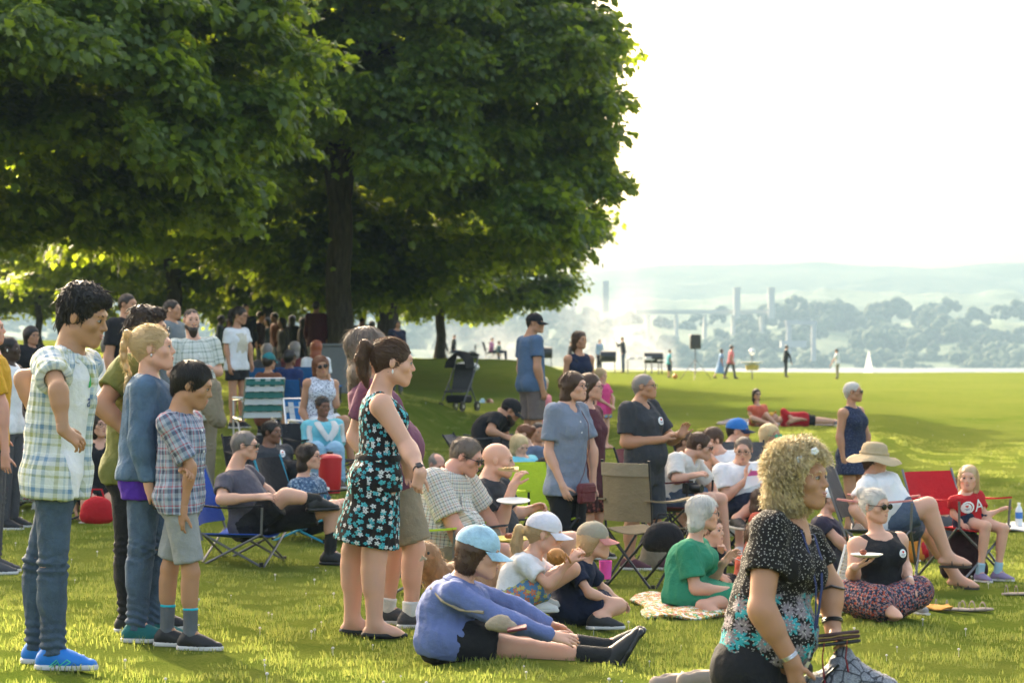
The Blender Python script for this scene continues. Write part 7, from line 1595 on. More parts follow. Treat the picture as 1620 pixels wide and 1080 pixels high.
# text on a garment -------------------------------------------------
def word(P, o, txt, x, z, size, mat, side=None, name='lettering'):
    cu = bpy.data.curves.new('text', 'FONT'); cu.body = txt; cu.size = size; cu.align_x = 'CENTER'; cu.align_y = 'CENTER'; cu.resolution_u = 3
    to = bpy.data.objects.new('text', cu); COL.objects.link(to); dg = bpy.context.evaluated_depsgraph_get(); me = bpy.data.meshes.new_from_object(to.evaluated_get(dg)); COL.objects.unlink(to); bpy.data.objects.remove(to)
    bm = bmesh.new(); bm.from_mesh(me); bmesh.ops.triangulate(bm, faces=bm.faces[:])
    for _ in range(2): bmesh.ops.subdivide_edges(bm, edges=[e for e in bm.edges if e.calc_length() > size*.12], cuts=1); bmesh.ops.triangulate(bm, faces=bm.faces[:])
    d = -P.MT[:, 1] if side is None else nrm(side); up = P.MT[:, 2]; rt = nrm(np.cross(d, up)); src = P.tp(x, 0, z)-d*.5
    m2 = o.data; bv = BVHTree.FromPolygons([v.co for v in m2.vertices], [tuple(f.vertices) for f in m2.polygons])
    for v in bm.verts:
        s_ = Vector(src-P.org+rt*v.co.x+up*v.co.y); h = bv.ray_cast(s_, Vector(d)); v.co = (h[0] if h[0] is not None else s_+Vector(d)*.4)-Vector(d)*.004
    bm.to_mesh(me); bm.free(); me.materials.clear(); me.materials.append(mat); return link(name, me, o)
P = A['teen']; inner = [o for o in P.root.children if o.name.startswith('t_shirt')][0]
word(P, inner, 'ad', .03, P.TL*.62, .085, M_NAVYP)
flat_patch(P, inner, .035, P.TL*.79, [(-.04, -.03), (.04, -.03), (.03, .04), (-.02, .03)], simple('print_green', (.04, .42, .10), .6), 'green_print', .004)
P = A['red_girl']; word(P, P.topobj, 'OA', -.005, P.TL*.55, .13, M_STK); sticker(P, P.topobj, -.055, P.TL*.56, .033)
# trainers' side marking
P = A['teen']; a = P.footR['a']; f = P.footR['f']; sl = np.array([.1, -1, 0]); M_LG = simple('mark_green', (.08, .60, .30), .5)
shoes = [o for o in P.root.children if o.name.startswith('shoe')]
bvs = BVHTree.FromPolygons([v.co for v in shoes[0].data.vertices], [tuple(q.vertices) for q in shoes[0].data.polygons])
def onshoe(x, z):
    s_ = Vector(a-P.org)+Vector(f)*x+Vector((0, 0, z))-Vector((0, .4, 0)); h = bvs.ray_cast(s_, Vector((0, 1, 0))); return (h[0] if h[0] is not None else s_+Vector((0, .36, 0)))-Vector((0, .003, 0))
mb = MB()
for path in ([(-.01, -.065), (.025, -.035), (.035, -.062), (.07, -.035)], [(.0, -.068), (.030, -.045), (.042, -.070), (.085, -.045)], [(.07, -.035), (.085, -.045)]): mb.tube([onshoe(x, z) for x, z in path], .0022, 5)
mb.build('side_mark', M_LG, shoes[0])
for sh_ in shoes:
    mb = MB(); 
for sd_, so in zip('RL', shoes):
    a_ = P.__dict__['foot'+sd_]['a']; f_ = P.__dict__['foot'+sd_]['f']; l_ = np.cross(f_, [0, 0, 1]); mb = MB()
    for i in range(4): c_ = a_-P.org+f_*(.045+.022*i)+np.array([0, 0, -.018-.010*i]); mb.tube([c_-l_*.02, c_+np.array([0, 0, .006]), c_+l_*.02], .0025, 5)
    mb.build('laces', M_LG, so)
# cap badge
P = A['blue_cap']; c_, Mr, rx, ry, rz = P.capframe; mb = MB()
for i, (dx, dz) in enumerate(((-.012, .0), (.0, .012), (.012, .0), (0, -.010), (0, 0))): mb.ell(c_+Mr@Vector((dx, ry*.90, rz*.48+dz)), (.009, .006, .008), Mr, 8, 5)
mb.build('cap_badge', M_WHT, P.capobj)
# ---- food and plates
M_PLATE = simple('paper_plate', (.70, .68, .62), .7, .04); M_BREAD = simple('bread_crust', (.42, .17, .035), .6, .35, 40); M_PIZ = simple('pizza_top', (.55, .38, .16), .7, .3, 60); M_MEAT = simple('meatball', (.22, .05, .02), .6, .3, 60); M_YEL = simple('yellow_plate', (.55, .42, .04), .6)
def plate(c, label, mat=None, r=.11, tilt=0.0, food=None):
    mb = MB(); root = mb; Mx = Matrix.Rotation(tilt, 3, 'X'); mb.lathe([(.001, 0), (r*.7, 0), (r, .014), (r, .018), (r*.68, .005), (.001, .005)], 24, (0, 0, 0), Mx); o = mb.build('plate', mat or M_PLATE, loc=c); tag(o, label, 'plate')
    return o
def food_on(c, kind, label):
    mb = MB(); r = random.Random(3)
    for i in range(5 if kind == 'mix' else 1): mb.ell((r.uniform(-.03, .03)*(kind == 'mix'), r.uniform(-.02, .02)*(kind == 'mix'), .018), (.022, .02, .018), None, 10, 6)
    return tag(mb.build('food', M_MEAT, loc=c), label, 'food')
P = A['checks_man']; c_ = at(806, 855, P.D-.45); plate(c_, 'yellow paper plate held by the man in checked shirt', M_YEL, .13, .05); food_on((c_.x+.02, c_.y, c_.z+.012), 'mix', 'reddish food on the yellow plate')
P = A['bald_eater']; c_ = at(812, 795, P.D-.35); plate(c_, 'white paper plate held by the bald man', None, .11, .12)
c_ = P.handR['palm']; g_ = at(806, 744, P.D-.25)
mb = MB(); mb.sheet([[(-.065+.01*j, -.02*k_, .004*j) for j in range(2)] for k_ in range(2)], .012); mb = MB(); mb.add([(-.075, 0, .0), (.06, -.04, -.01), (.06, .04, .01), (-.075, 0, .016), (.06, -.04, .006), (.06, .04, .026)], [(0, 2, 1), (3, 4, 5), (0, 1, 4, 3), (1, 2, 5, 4), (2, 0, 3, 5)])
for i in range(6): mb.ell((random.uniform(-.03, .045), random.uniform(-.02, .02), .016), (.013, .012, .008), None, 8, 5)
tag(mb.build('pizza_slice', M_PIZ, loc=g_), 'slice of pizza held to the mouth of the bald man', 'pizza')
P = A['sunglasses_lady']; h_ = P.handR; c_ = Vector(h_['palm'])+Vector((.02, -.01, .025)); plate(c_, 'white paper plate on the hand of the woman in black tank top', None, .095); food_on((c_.x-.02, c_.y, c_.z+.010), 'one', 'red brown pastry on the white plate')
P = A['green_dress']; c_ = gp(1150, 948)+Vector((0, 0, .12)); plate(c_, 'paper plate on the lap of the woman in green dress', None, .11); food_on((c_.x, c_.y, c_.z+.01), 'mix', 'food on the plate beside the green dress')
hp = Vector(P.handL['palm']); mb = MB(); mb.tube([hp, hp+Vector((.05, -.01, -.02)), hp+Vector((.11, -.02, -.07)), hp+Vector((.15, -.02, -.075))], [.003, .003, .004, .008], 6, flat=.5); tag(mb.build('plastic_fork', M_WHT), 'white plastic fork in the hand of the woman in green', 'fork')
P = A['girl_white']; hp = (Vector(P.handR['palm'])+Vector(P.handL['palm']))/2+Vector((-.03, -.06, .03)); hp = at(880, 880, 12.45)
mb = MB(); mb.ell((0, 0, 0), (.050, .045, .045), None, 18, 12)
for i in range(4): mb.tube([(-.045+.03*i, -.03, .02), (-.03+.03*i, -.046, 0), (-.015+.03*i, -.03, -.03)], .006, 5)
tag(mb.build('bread_roll', M_BREAD, loc=hp), 'golden twisted bread roll held by the girl in white cap', 'bread')
# ---- bags
def soft_box(name, c, h, mat, label, cat, seed=1, rz=0, handle=None, fold=.006):
    Mz = np.array(Matrix.Rotation(rz, 3, 'Z')); pr = [ell(np.array(c)+np.array([0, 0, h[2]*.9]), np.array(h)*1.08, Mz, .02), cap(np.array(c)+Mz@np.array([-h[0]*.7, 0, h[2]*.35]), np.array(c)+Mz@np.array([h[0]*.7, 0, h[2]*.35]), min(h[1], h[2])*.8, min(h[1], h[2])*.8, .03)]
    root = empty(name, c); tag(root, label, cat); o = sdf_obj('bag_body', pr, .014, mat, root, np.array(c), fold=fold, seed=seed, wl=.08)
    if handle:
        mb = MB(); mb.tube([Mz@np.array([-h[0]*.5, 0, h[2]*1.7]), Mz@np.array([-h[0]*.3, 0, h[2]*2.5]), Mz@np.array([h[0]*.3, 0, h[2]*2.5]), Mz@np.array([h[0]*.5, 0, h[2]*1.7])], .008, 6); mb.build('handle', handle, root)
    return root
p = gp(157, 850); soft_box('tote_bag', (p.x, p.y-.1, p.z+.14), (.12, .07, .10), red, 'bright red bag hanging from the dark red chair', 'bag', handle=red)
p = gp(1156, 848); soft_box('tote_bag', tuple(p), (.14, .10, .16), offw, 'cream canvas bag on the grass behind the green dress', 'bag', handle=offw)
p = at(1050, 842, 16.6); soft_box('shoulder_bag', (p.x, p.y, p.z-.10), (.12, .08, .09), blackc, 'black bag slung over the armrest of the khaki chair', 'bag', handle=blackc)
p = gp(1525, 915); soft_box('backpack', tuple(p), (.14, .11, .20), m_cloth('pack', (.03, .012, .016)), 'black and dark red backpack under the red chair', 'backpack', handle=blackc)
p = gp(640, 982); soft_box('pouch', tuple(p), (.06, .04, .03), red, 'small red pouch on the grass behind the flowered dress', 'pouch')
p = gp(1035, 900); soft_box('bag', tuple(p), (.10, .08, .12), khaki, 'khaki carry bag beneath the khaki folding chair', 'bag')
# crossbody bags
P = A['chambray']
def strap_on(P, pts, mat, r=.006, name='strap', parent=None, flat=.5):
    mb = MB(); mb.tube([P.tp(*q_)-P.org for q_ in pts], r, 6, flat=flat); o = mb.build(name, mat, parent); 
    if parent is None: o.location = P.org
    return o
c_ = P.tp(-.02, .20, -.03); bg_ = empty('crossbody_bag', c_); tag(bg_, 'small dark red crossbody bag on the woman in chambray shirt', 'bag')
mb = MB(); mb.box((0, 0, 0), (.085, .025, .075), Matrix.Rotation(R(48), 3, 'Z'), bev=.012); mb.build('bag_body', m_cloth('wine', (.13, .025, .03), .5), bg_); mb = MB(); mb.box((0, 0, .03), (.088, .030, .03), Matrix.Rotation(R(48), 3, 'Z'), bev=.01); mb.build('flap', m_cloth('wine', (.13, .025, .03), .5), bg_)
mb = MB(); mb.tube([P.tp(x, y, z)-c_ for x, y, z in ((-.09, .18, .02), (-.05, .205, .12), (.02, .205, P.TL*.5), (.055, .165, P.TL*.78), (.06, .06, P.TL*1.0), (.03, -.09, P.TL*.8), (-.10, -.13, P.TL*.35), (-.17, .05, .04))], .007, 6, flat=.4); mb.build('strap', m_cloth('wine', (.13, .025, .03), .5), bg_)
P = A['blue_sweater']; c_ = np.array(at(792, 984, P.D-.30)); bg_ = empty('crossbody_bag', c_); tag(bg_, 'beige crossbody pouch of the woman in blue sweater', 'bag'); mb = MB(); 
beige = m_cloth('beige', (.36, .29, .20)); sdf_obj('bag_body', [ell(c_, (.050, .03, .038), np.eye(3), .02), cap(c_+np.array([-.05, 0, -.012]), c_+np.array([.055, 0, -.025]), .024, .026, .02)], .010, beige, bg_, c_, fold=.007, wl=.04)
# strap follows the sweater: cast from outside on to it
bvS = BVHTree.FromPolygons([v.co for v in P.topobj.data.vertices], [tuple(q.vertices) for q in P.topobj.data.polygons])
pts = []
for u_, v_ in ((668, 882), (672, 905), (682, 930), (700, 950), (728, 964), (765, 968)):
    o_ = Vector((0, 0, EYE)); d_ = (at(u_, v_, 10)-o_).normalized(); h = bvS.ray_cast(o_-Vector(P.org), d_); 
    if h[0] is not None: pts.append(h[0]+Vector(P.org)-Vector(c_)-d_*.006)
if len(pts) > 2: mb = MB(); mb.tube(pts, .0075, 7); mb.build('strap', beige, bg_)
c2 = at(668, 885, P.D-.1); mb = MB()
for k in range(2): mb.tube([c2-Vector(c_)+Vector((.02, 0, .0)), c2-Vector(c_)+Vector((0, 0, .008+.01*k)), c2-Vector(c_)+Vector((-.012+.008*k, 0, -.005))], .005, 6)
mb.build('knot', beige, bg_)
c_ = at(818, 993, 11.05); mb = MB(); mb.box((0, 0, 0), (.045, .07, .006), Matrix.Rotation(-.15, 3, 'Y'), bev=.003); tag(mb.build('phone', simple('wine_case', (.16, .02, .03), .4), loc=c_), 'phone in dark red case lying on the lap of the woman in blue', 'phone')
c_ = gp(815, 1033); mb = MB(); mb.box((0, 0, .01), (.06, .09, .004)); tag(mb.build('leaflet', simple('leaflet_white', (.6, .62, .66), .6), loc=c_), 'white leaflet lying on the grass beside the outstretched legs', 'paper')
# ---- foreground woman's wallet and patterned bag
P = A['blonde']; hl = Vector(P.handL['palm']); wc = at(1322, 1010, hl.y-.06); wl = empty('wallet', wc); tag(wl, 'dark brown zipped wallet in the hand of the foreground woman', 'wallet')
wm = simple('wine_leather', (.055, .018, .016), .4, .2); Mw_ = Matrix.Rotation(-.12, 3, 'Y') @ Matrix.Rotation(-.15, 3, 'X')
for i, dz in enumerate((.017, 0.0, -.017)): mb = MB(); mb.box(Mw_@Vector((.004*i-.004, 0, dz)), (.088-.004*i, .055, .0065), Mw_, bev=.004); mb.build('leaf', wm if i < 2 else M_BLK, wl)
mb = MB(); mb.tube([Mw_@Vector((x, -.056, .0085+.002*math.sin(x*60))) for x in np.linspace(-.085, .085, 12)], .0022, 5); mb.build('zip', simple('brass', (.45, .30, .10), .3, metal=.8), wl)
for dx, L_ in ((-.05, .17), (.035, .11)): mb = MB(); mb.tube([Mw_@Vector((dx, -.058, -.01)), Vector((dx-.008, -.07, -.06)), Vector((dx+.002, -.07, -L_))], [.004, .006, .008], 6, flat=.5); mb.build('tassel', simple('red_leather', (.22, .01, .02), .4), wl)
t = NT('pebble_print'); tc = t.n('ShaderNodeTexCoord').outputs['Object']; vo = t.n('ShaderNodeTexVoronoi', {'Vector': tc, 'Scale': 21.0, 'Randomness': .9}, feature='DISTANCE_TO_EDGE'); nn = t.noise(tc, 420, 2).outputs[0]
cc = t.mix(t.math('GREATER_THAN', vo.outputs['Distance'], .055), (.03, .032, .04), t.mix(t.ramp(nn, [(.42, (0, 0, 0)), (.58, (1, 1, 1))]), (.07, .075, .09), (.34, .35, .37)))
M_PEB = t.out(t.bsdf(cc, .7, t.noise(tc, 20, 4).outputs[0], .4, .02))
bc = at(1335, 1078, hl.y-.05); bp = empty('patterned_bag', bc); tag(bp, 'grey bag with pebble pattern hanging from the hand of the foreground woman', 'bag')
pr = [cap(np.array(bc)+np.array([0, 0, .105]), np.array(bc)+np.array([.0, 0, .02]), .025, .075, .04), cap(np.array(bc)+np.array([-.10, 0, -.04]), np.array(bc)+np.array([.13, .0, -.05]), .075, .07, .06), cap(np.array(bc)+np.array([0, 0, .06]), np.array(bc)+np.array([.14, 0, -.06]), .04, .07, .05), ell(np.array(bc)+np.array([0, .0, -.12]), (.18, .09, .10), np.eye(3), .06)]
sdf_obj('bag_body', pr, .008, M_PEB, bp, np.array(bc), fold=.010, wl=.06, ani=(1.6, 1, .4))
mb = MB(); mb.tube([Vector((-.09, -.07, .0)), Vector((-.07, -.09, .04)), Vector((-.03, -.09, .075))], .009, 6, flat=.5); mb.build('handle', M_BLK, bp)
# wide bag strap round the forearm
a_, b_ = P.EL['L'], P.WR['L']; mb = MB(); pts = []
for t_ in np.linspace(0, 1, 9): q_ = a_+(b_-a_)*(.15+.8*t_); pts.append(q_-P.org+np.array([-.055-.045*math.sin(math.pi*t_), -.01, 0]))
mb.tube([a_+(b_-a_)*.12-P.org+np.array([.045, -.03, .01])]+[a_+(b_-a_)*.10-P.org+np.array([0, -.06, .02])]+pts, .016, 8, flat=.35); so = mb.build('handbag_strap', simple('strap_leather', (.02, .022, .03), .45)); so.location = P.org; tag(so, 'dark leather bag strap looped round the forearm of the foreground woman', 'bag strap')
# ---- blankets, shoes, bottles
BLK1 = m_floral('blanket', (.62, .60, .54), [((.50, .10, .08), 1.0), ((.08, .30, .12), 1.4), ((.55, .30, .06), 1.8)], scale=12, r0=.42, gate=.15)
def blanket(corners, mat, label, seed=0, th=.012):
    c = sum((gp(*q_) for q_ in corners), Vector())/4; P4 = [gp(*q_) for q_ in corners]; n = 22; r = np.random.default_rng(seed); ph = r.uniform(0, 6, 4); g_ = []
    for i in range(n):
        row = []
        for j in range(n):
            a, b = i/(n-1), j/(n-1); p = P4[0]*(1-a)*(1-b)+P4[1]*(1-a)*b+P4[2]*a*b+P4[3]*a*(1-b); e = min(a, 1-a, b, 1-b)
            row.append(Vector((p.x+.03*math.sin(9*a+ph[0]), p.y+.04*math.sin(8*b+ph[1]), gz(p.x, p.y)+.035+.014*math.sin(13*a+ph[2])*math.sin(11*b+ph[3])-.018*(e < .02)))-c)
        g_.append(row)
    mb = MB(); mb.sheet(g_, th); o = mb.build('picnic_blanket', mat, loc=c, angle=80)
    uv = np.array([v.co[:] for v in o.data.vertices]); a = o.data.attributes.new('cuv', 'FLOAT_VECTOR', 'POINT'); a.data.foreach_set('vector', uv.astype(np.float32).ravel()); tag(o, label, 'blanket'); return o
blanket([(1000, 948), (1150, 945), (1185, 975), (1025, 980)], BLK1, 'pale picnic blanket with red and green flowers under the green dress', 1)
blanket([(1325, 950), (1460, 948), (1440, 975), (1300, 978)], BLK1, 'pale flowered picnic blanket under the woman in black tank top', 2)
blanket([(1590, 833), (1680, 831), (1690, 841), (1590, 843)], offw, 'strip of white blanket at the right edge with a water bottle', 3)
blanket([(1150, 664), (1310, 666), (1320, 674), (1130, 672)], m_cloth('darkblanket', (.03, .035, .06)), 'thin dark blanket under the couple on the far lawn', 4, .01)
p = gp(1612, 838); mb = MB(); mb.lathe([(.001, 0), (.034, 0), (.036, .02), (.036, .15), (.030, .175), (.014, .205), (.014, .215)], 18)
t = NT('clear_plastic'); M_CLR = t.out(t.bsdf((.62, .66, .70), .12, Specular_IOR_Level=.6, Alpha=1.0)); wb = mb.build('water_bottle', M_CLR, loc=p+Vector((0, 0, .04))); tag(wb, 'clear water bottle with blue label standing at the right edge', 'bottle')
mb = MB(); mb.lathe([(.0365, .075), (.0375, .078), (.0375, .135), (.0365, .138)], 18); mb.build('bottle_label', simple('label_blue', (.03, .14, .42), .5), wb); mb = MB(); mb.lathe([(.016, .213), (.016, .232), (.001, .233)], 12); mb.build('bottle_cap', M_WHT, wb)
def shoe_obj(p, yaw, mat, label, cat='shoe', name='grey_sneaker', group=None, laces=True):
    f = yv(yaw); l = lv(yaw); c = np.array(p); root = empty(name, p); tag(root, label, cat, group)
    sdf_obj('upper', [cap(c+f*-.06+[0, 0, .045], c+f*.03+[0, 0, .05], .040, .036, .02), cap(c+[0, 0, .06], c+f*.13+[0, 0, .03], .04, .030, .03), cap(c+f*-.045+[0, 0, .09], c+f*.02+[0, 0, .11], .022, .022, .008, 's')], .008, mat, root, c, planes=[(c+[0, 0, .012], np.array([0, 0, -1.]), 0), (c+[0, 0, .088], np.array([0, 0, 1.]), 0)])
    mb = MB(); mb.tube([f*x for x in (-.10, -.05, .03, .10, .165)]+[], [.026, .038, .038, .042, .022], 12, flat=.35, up=(0, 0, 1)); mb.build('sole', M_SOLE, root, loc=(0, 0, .014))
    if laces:
        mb = MB()
        for i in range(4): cc_ = f*(.03+.02*i)+np.array([0, 0, .090-.010*i]); mb.tube([cc_-l*.018, cc_+[0, 0, .004], cc_+l*.018], .002, 5)
        mb.build('laces', M_WHT, root)
    return root
GS = simple('grey_canvas', (.33, .31, .29), .85)
shoe_obj(gp(1408, 972), 20, GS, 'grey canvas sneaker in front of the crossed legs, left of its pair'); shoe_obj(gp(1436, 972), 40, GS, 'grey canvas sneaker in front of the crossed legs, right of its pair')
def sandal(p, yaw, label, flip=False):
    f = np.array(yv(yaw)); l = np.array(lv(yaw)); root = empty('sandal', p); tag(root, label, 'sandal'); mb = MB(); mb.tube([f*x+np.array([0, 0, .016]) for x in (-.12, -.07, .0, .07, .13)], [.026, .036, .034, .044, .026], 12, flat=.32, up=(0, 0, 1)); mb.build('sole', TSAND2, root)
    for x, h_ in ((.06, .045), (-.02, .055), (-.09, .06)):
        mb = MB(); mb.tube([f*x+l*.040*math.cos(t_)+np.array([0, 0, .018+h_*math.sin(t_)]) for t_ in np.linspace(0, math.pi, 9)], .006, 6, flat=.4); mb.build('strap', TSAND2, root)
TSAND2 = simple('sandal_taupe', (.26, .21, .17), .8)
sandal(gp(1503, 967), 70, 'taupe strapped sandal on the grass, left of the pair'); sandal(gp(1542, 968), 110, 'taupe strapped sandal on the grass, right of the pair')
sandal(gp(1612, 943), 95, 'dark strapped sandal cut by the right edge'); 
shoe_obj(gp(1062, 1099), 110, TSAND2, 'tan shoe whose top shows at the bottom edge, left one', name='tan_shoe', laces=False); shoe_obj(gp(1108, 1096), 95, TSAND2, 'tan shoe whose top shows at the bottom edge, right one', name='tan_shoe', laces=False)
p = gp(1475, 965); mb = MB(); mb.sheet([[Vector((-.12+.24*i/6, -.08+.16*j/6, .02+.012*math.sin(i*1.3+j))) for i in range(7)] for j in range(7)], .01); tag(mb.build('towel', m_cloth('orange_towel', (.50, .24, .05)), loc=p, angle=80), 'orange cloth lying beside the crossed legs', 'cloth')
# cream ribbed beach seat back
p = gp(1338, 958); bs = empty('beach_seat', p, R(20)); tag(bs, 'cream ribbed backrest of a low beach seat behind the foreground woman', 'beach seat'); M_CRM = m_cloth('cream_web', (.50, .47, .40))
for i in range(14): mb = MB(); mb.box((.07*(i/13), -.03*(i/13)*1.0, .06+.0235*i), (.085, .008, .0112), bev=.004); mb.build('rib', M_CRM, bs)
for sg in (-1, 1): mb = MB(); mb.tube([(sg*.09-.03, 0, 0), (sg*.09+.075, -.03, .40)], .008, 7); mb.build('post', M_WHT, bs)
mb = MB(); mb.box((0, .18, .05), (.09, .17, .012), bev=.006); mb.build('seat', M_CRM, bs); mb = MB(); mb.tube([(.03, -.045, .36), (.05, -.055, .33), (.03, -.05, .31), (.05, -.05, .29)], .004, 5); mb.build('clip', M_BLK, bs)
# cooler jug
p = Vector((at(522, 735, 24).x, 24.0, 0)); p.z = gz(p.x, p.y); ht = at(522, 714, 24).z-p.z; M_CJ = simple('cooler_red', (.48, .015, .02), .35, .05); cj = empty('drinks_cooler', p); tag(cj, 'round red drinks cooler jug with black lid knob', 'cooler')
mb = MB(); mb.lathe([(.001, 0), (.10, 0), (.105, .02), (.115, ht*.55), (.115, ht*.78)], 24); mb.build('jug', M_CJ, cj); mb = MB(); mb.lathe([(.121, ht*.78), (.121, ht*.86), (.10, ht*.92), (.04, ht*.95), (.001, ht*.95)], 24); mb.build('lid', M_CJ, cj); mb = MB(); mb.lathe([(.03, ht*.94), (.035, ht), (.001, ht+.005)], 12); mb.build('knob', M_BLK, cj); mb = MB(); mb.tube([(-.05, -.15, ht*.15), (0, -.19, ht*.14), (.0, -.2, ht*.1)], .012, 8); mb.build('tap', M_WHT, cj)
# camera, paper, fan
P = A['camera_man']; c_ = at(1092, 772, P.D-.30); cm = empty('camera', c_); tag(cm, 'black camera resting on the lap of the man in white shirt', 'camera'); mb = MB(); mb.box((0, 0, 0), (.065, .03, .045), bev=.01); mb.box((0, 0, .05), (.025, .02, .014), bev=.005); mb.build('camera_body', M_BLK, cm); mb = MB(); mb.tube([(.0, 0, 0), (.09, -.06, .0)], [.034, .036], 14); mb.build('lens_barrel', M_BLK, cm)
c_ = at(1196, 768, 20.2); mb = MB(); mb.sheet([[(-.10, 0, -.03), (.09, -.02, .04)], [(-.07, .03, .08), (.12, 0, .12)]], .002); tag(mb.build('sheet', M_WHT, loc=c_), 'white sheet of paper propped on the knees of the man with glasses', 'paper')
c_ = at(1200, 748, 20.1); mb = MB(); mb.sheet([[(-.09, 0, -.025), (.09, 0, -.01)], [(-.06, 0, .02), (.10, 0, .022)]], .003); tag(mb.build('pink_flyer', m_cloth('flyer_pink', (.62, .10, .26)), loc=c_), 'bright pink flyer held above the white sheet of paper', 'flyer')
c_ = at(958, 915, 13.3); mb = MB(); mb.lathe([(.001, 0), (.03, 0), (.036, .10), (.034, .10), (.028, .004), (.001, .004)], 16); tag(mb.build('cup', m_cloth('cup_pink', (.6, .08, .35)), loc=c_), 'pink plastic cup beside the boy in navy', 'cup')
# ---- curled up dog behind the front row
c0 = Vector((at(748, 925, 13.9).x, 13.9, 0)); c0.z = gz(c0.x, c0.y); c0 = np.array(c0); dg_ = empty('dog', c0); tag(dg_, 'shaggy tan dog lying curled up behind the woman in blue', 'dog'); FUR = m_hair('tan_fur', (.20, .11, .05), (.46, .30, .16))
dp = [ell(c0+[.0, 0, .17], (.24, .17, .16), np.eye(3), .05), ell(c0+[.22, -.02, .16], (.14, .13, .14), np.eye(3), .05), cap(c0+[-.18, -.02, .2], c0+[-.27, -.08, .33], .09, .075, .04), ell(c0+[-.28, -.10, .36], (.09, .075, .08), np.eye(3), .03), cap(c0+[-.30, -.14, .34], c0+[-.32, -.23, .31], .045, .032, .02),
      cap(c0+[-.22, -.06, .38], c0+[-.20, -.08, .28], .025, .035, .01), cap(c0+[-.34, -.06, .38], c0+[-.37, -.07, .29], .025, .035, .01), cap(c0+[-.12, -.10, .10], c0+[-.16, -.30, .05], .055, .035, .03), cap(c0+[.05, -.12, .10], c0+[.0, -.30, .05], .05, .035, .03), cap(c0+[.25, -.12, .13], c0+[.12, -.24, .06], .07, .035, .03), cap(c0+[.12, -.24, .05], c0+[.0, -.27, .04], .035, .03, .02), cap(c0+[.33, .05, .12], c0+[.15, .22, .06], .04, .03, .03)]
do_, dV, dN = sdf_obj('fur', dp, .014, FUR, dg_, c0, fold=.02, wl=.07, ret=True)
Vs, Qs = strands('coat', dV, dN, lambda Pp: np.tile(np.array([.3, -.2, -.8]), (len(Pp), 1)), 2600, .055, .0016, FUR, do_, c0, 3, lift=.02, curl=.8); link('coat', mesh_np('coat', Vs-c0, Qs, FUR), do_)['kind'] = 'stuff'
mb = MB(); mb.ell((-.325, -.262, .315), (.016, .012, .012), None, 8, 6); mb.build('nose', M_BLK, dg_)
for x in (-.25, -.315): mb = MB(); mb.ell((x, -.172, .375), (.009, .007, .009), None, 8, 6); mb.build('eye', M_BLK, dg_)
# ---- stroller on the slope
p = gp(726, 650, 30, 90); st = empty('stroller', p, R(-25)); tag(st, 'dark pushchair with hood standing on the slope under the trees', 'stroller')
for (x, y) in ((-.22, -.3), (.22, -.3), (-.22, .3), (.22, .3)):
    mb = MB(); mb.tube([(x-.02, y, .09), (x+.02, y, .09)], .09, 16); w_ = mb.build('wheel', M_BLK, st); mb = MB(); mb.tube([(x-.025, y, .09), (x+.025, y, .09)], .03, 10); mb.build('hub', M_SILV, w_)
for sg in (-1, 1):
    mb = MB(); mb.tube([(sg*.22, -.3, .1), (sg*.22, .15, .65), (sg*.22, .38, 1.02)], .012, 7); mb.build('side_bar', M_STEEL, st); mb = MB(); mb.tube([(sg*.22, .3, .1), (sg*.22, .0, .5)], .012, 7); mb.build('side_bar', M_STEEL, st)
mb = MB(); mb.tube([(-.22, .38, 1.02), (.22, .38, 1.02)], .016, 7); mb.build('handle', M_BLK, st)
mb = MB(); mb.sheet([[(x, -.22, .35) for x in (-.19, .19)], [(x, .10, .38) for x in (-.19, .19)], [(x, .25, .85) for x in (-.19, .19)]], .03); mb.build('seat', dgrey, st)
mb = MB(); mb.sheet([[(.21*math.cos(a), .22-.40*math.sin(b), .78+.30*math.sin(a)*math.cos(b*.6)) for a in np.linspace(0, math.pi, 9)] for b in np.linspace(0, 1.2, 6)], .01); mb.build('hood', blackc, st, angle=80); mb = MB(); mb.box((0, 0, .22), (.18, .2, .07), bev=.03); mb.build('basket', blackc, st)
p = gp(738, 588, 60, 150); mb = MB(); mb.ell((0, 0, .15), (.42, .3, .18), None, 12, 8); tag(mb.build('white_bag', M_WHT, loc=p), 'white plastic bag lying on the shaded slope', 'bag')
# ---- utility box by the trunk
p = gl(at(527, 590, 43).x, 43.0); mb = MB(); mb.box((0, 0, .45), (.27, .25, .42), bev=.02); ub = mb.build('utility_box', simple('box_grey', (.17, .18, .19), .6), loc=p); tag(ub, 'plain grey metal box standing against the large trunk', 'utility box'); mb = MB(); mb.box((0, 0, .89), (.30, .28, .02), bev=.01); mb.build('lid', simple('box_grey2', (.22, .23, .24), .6), ub)
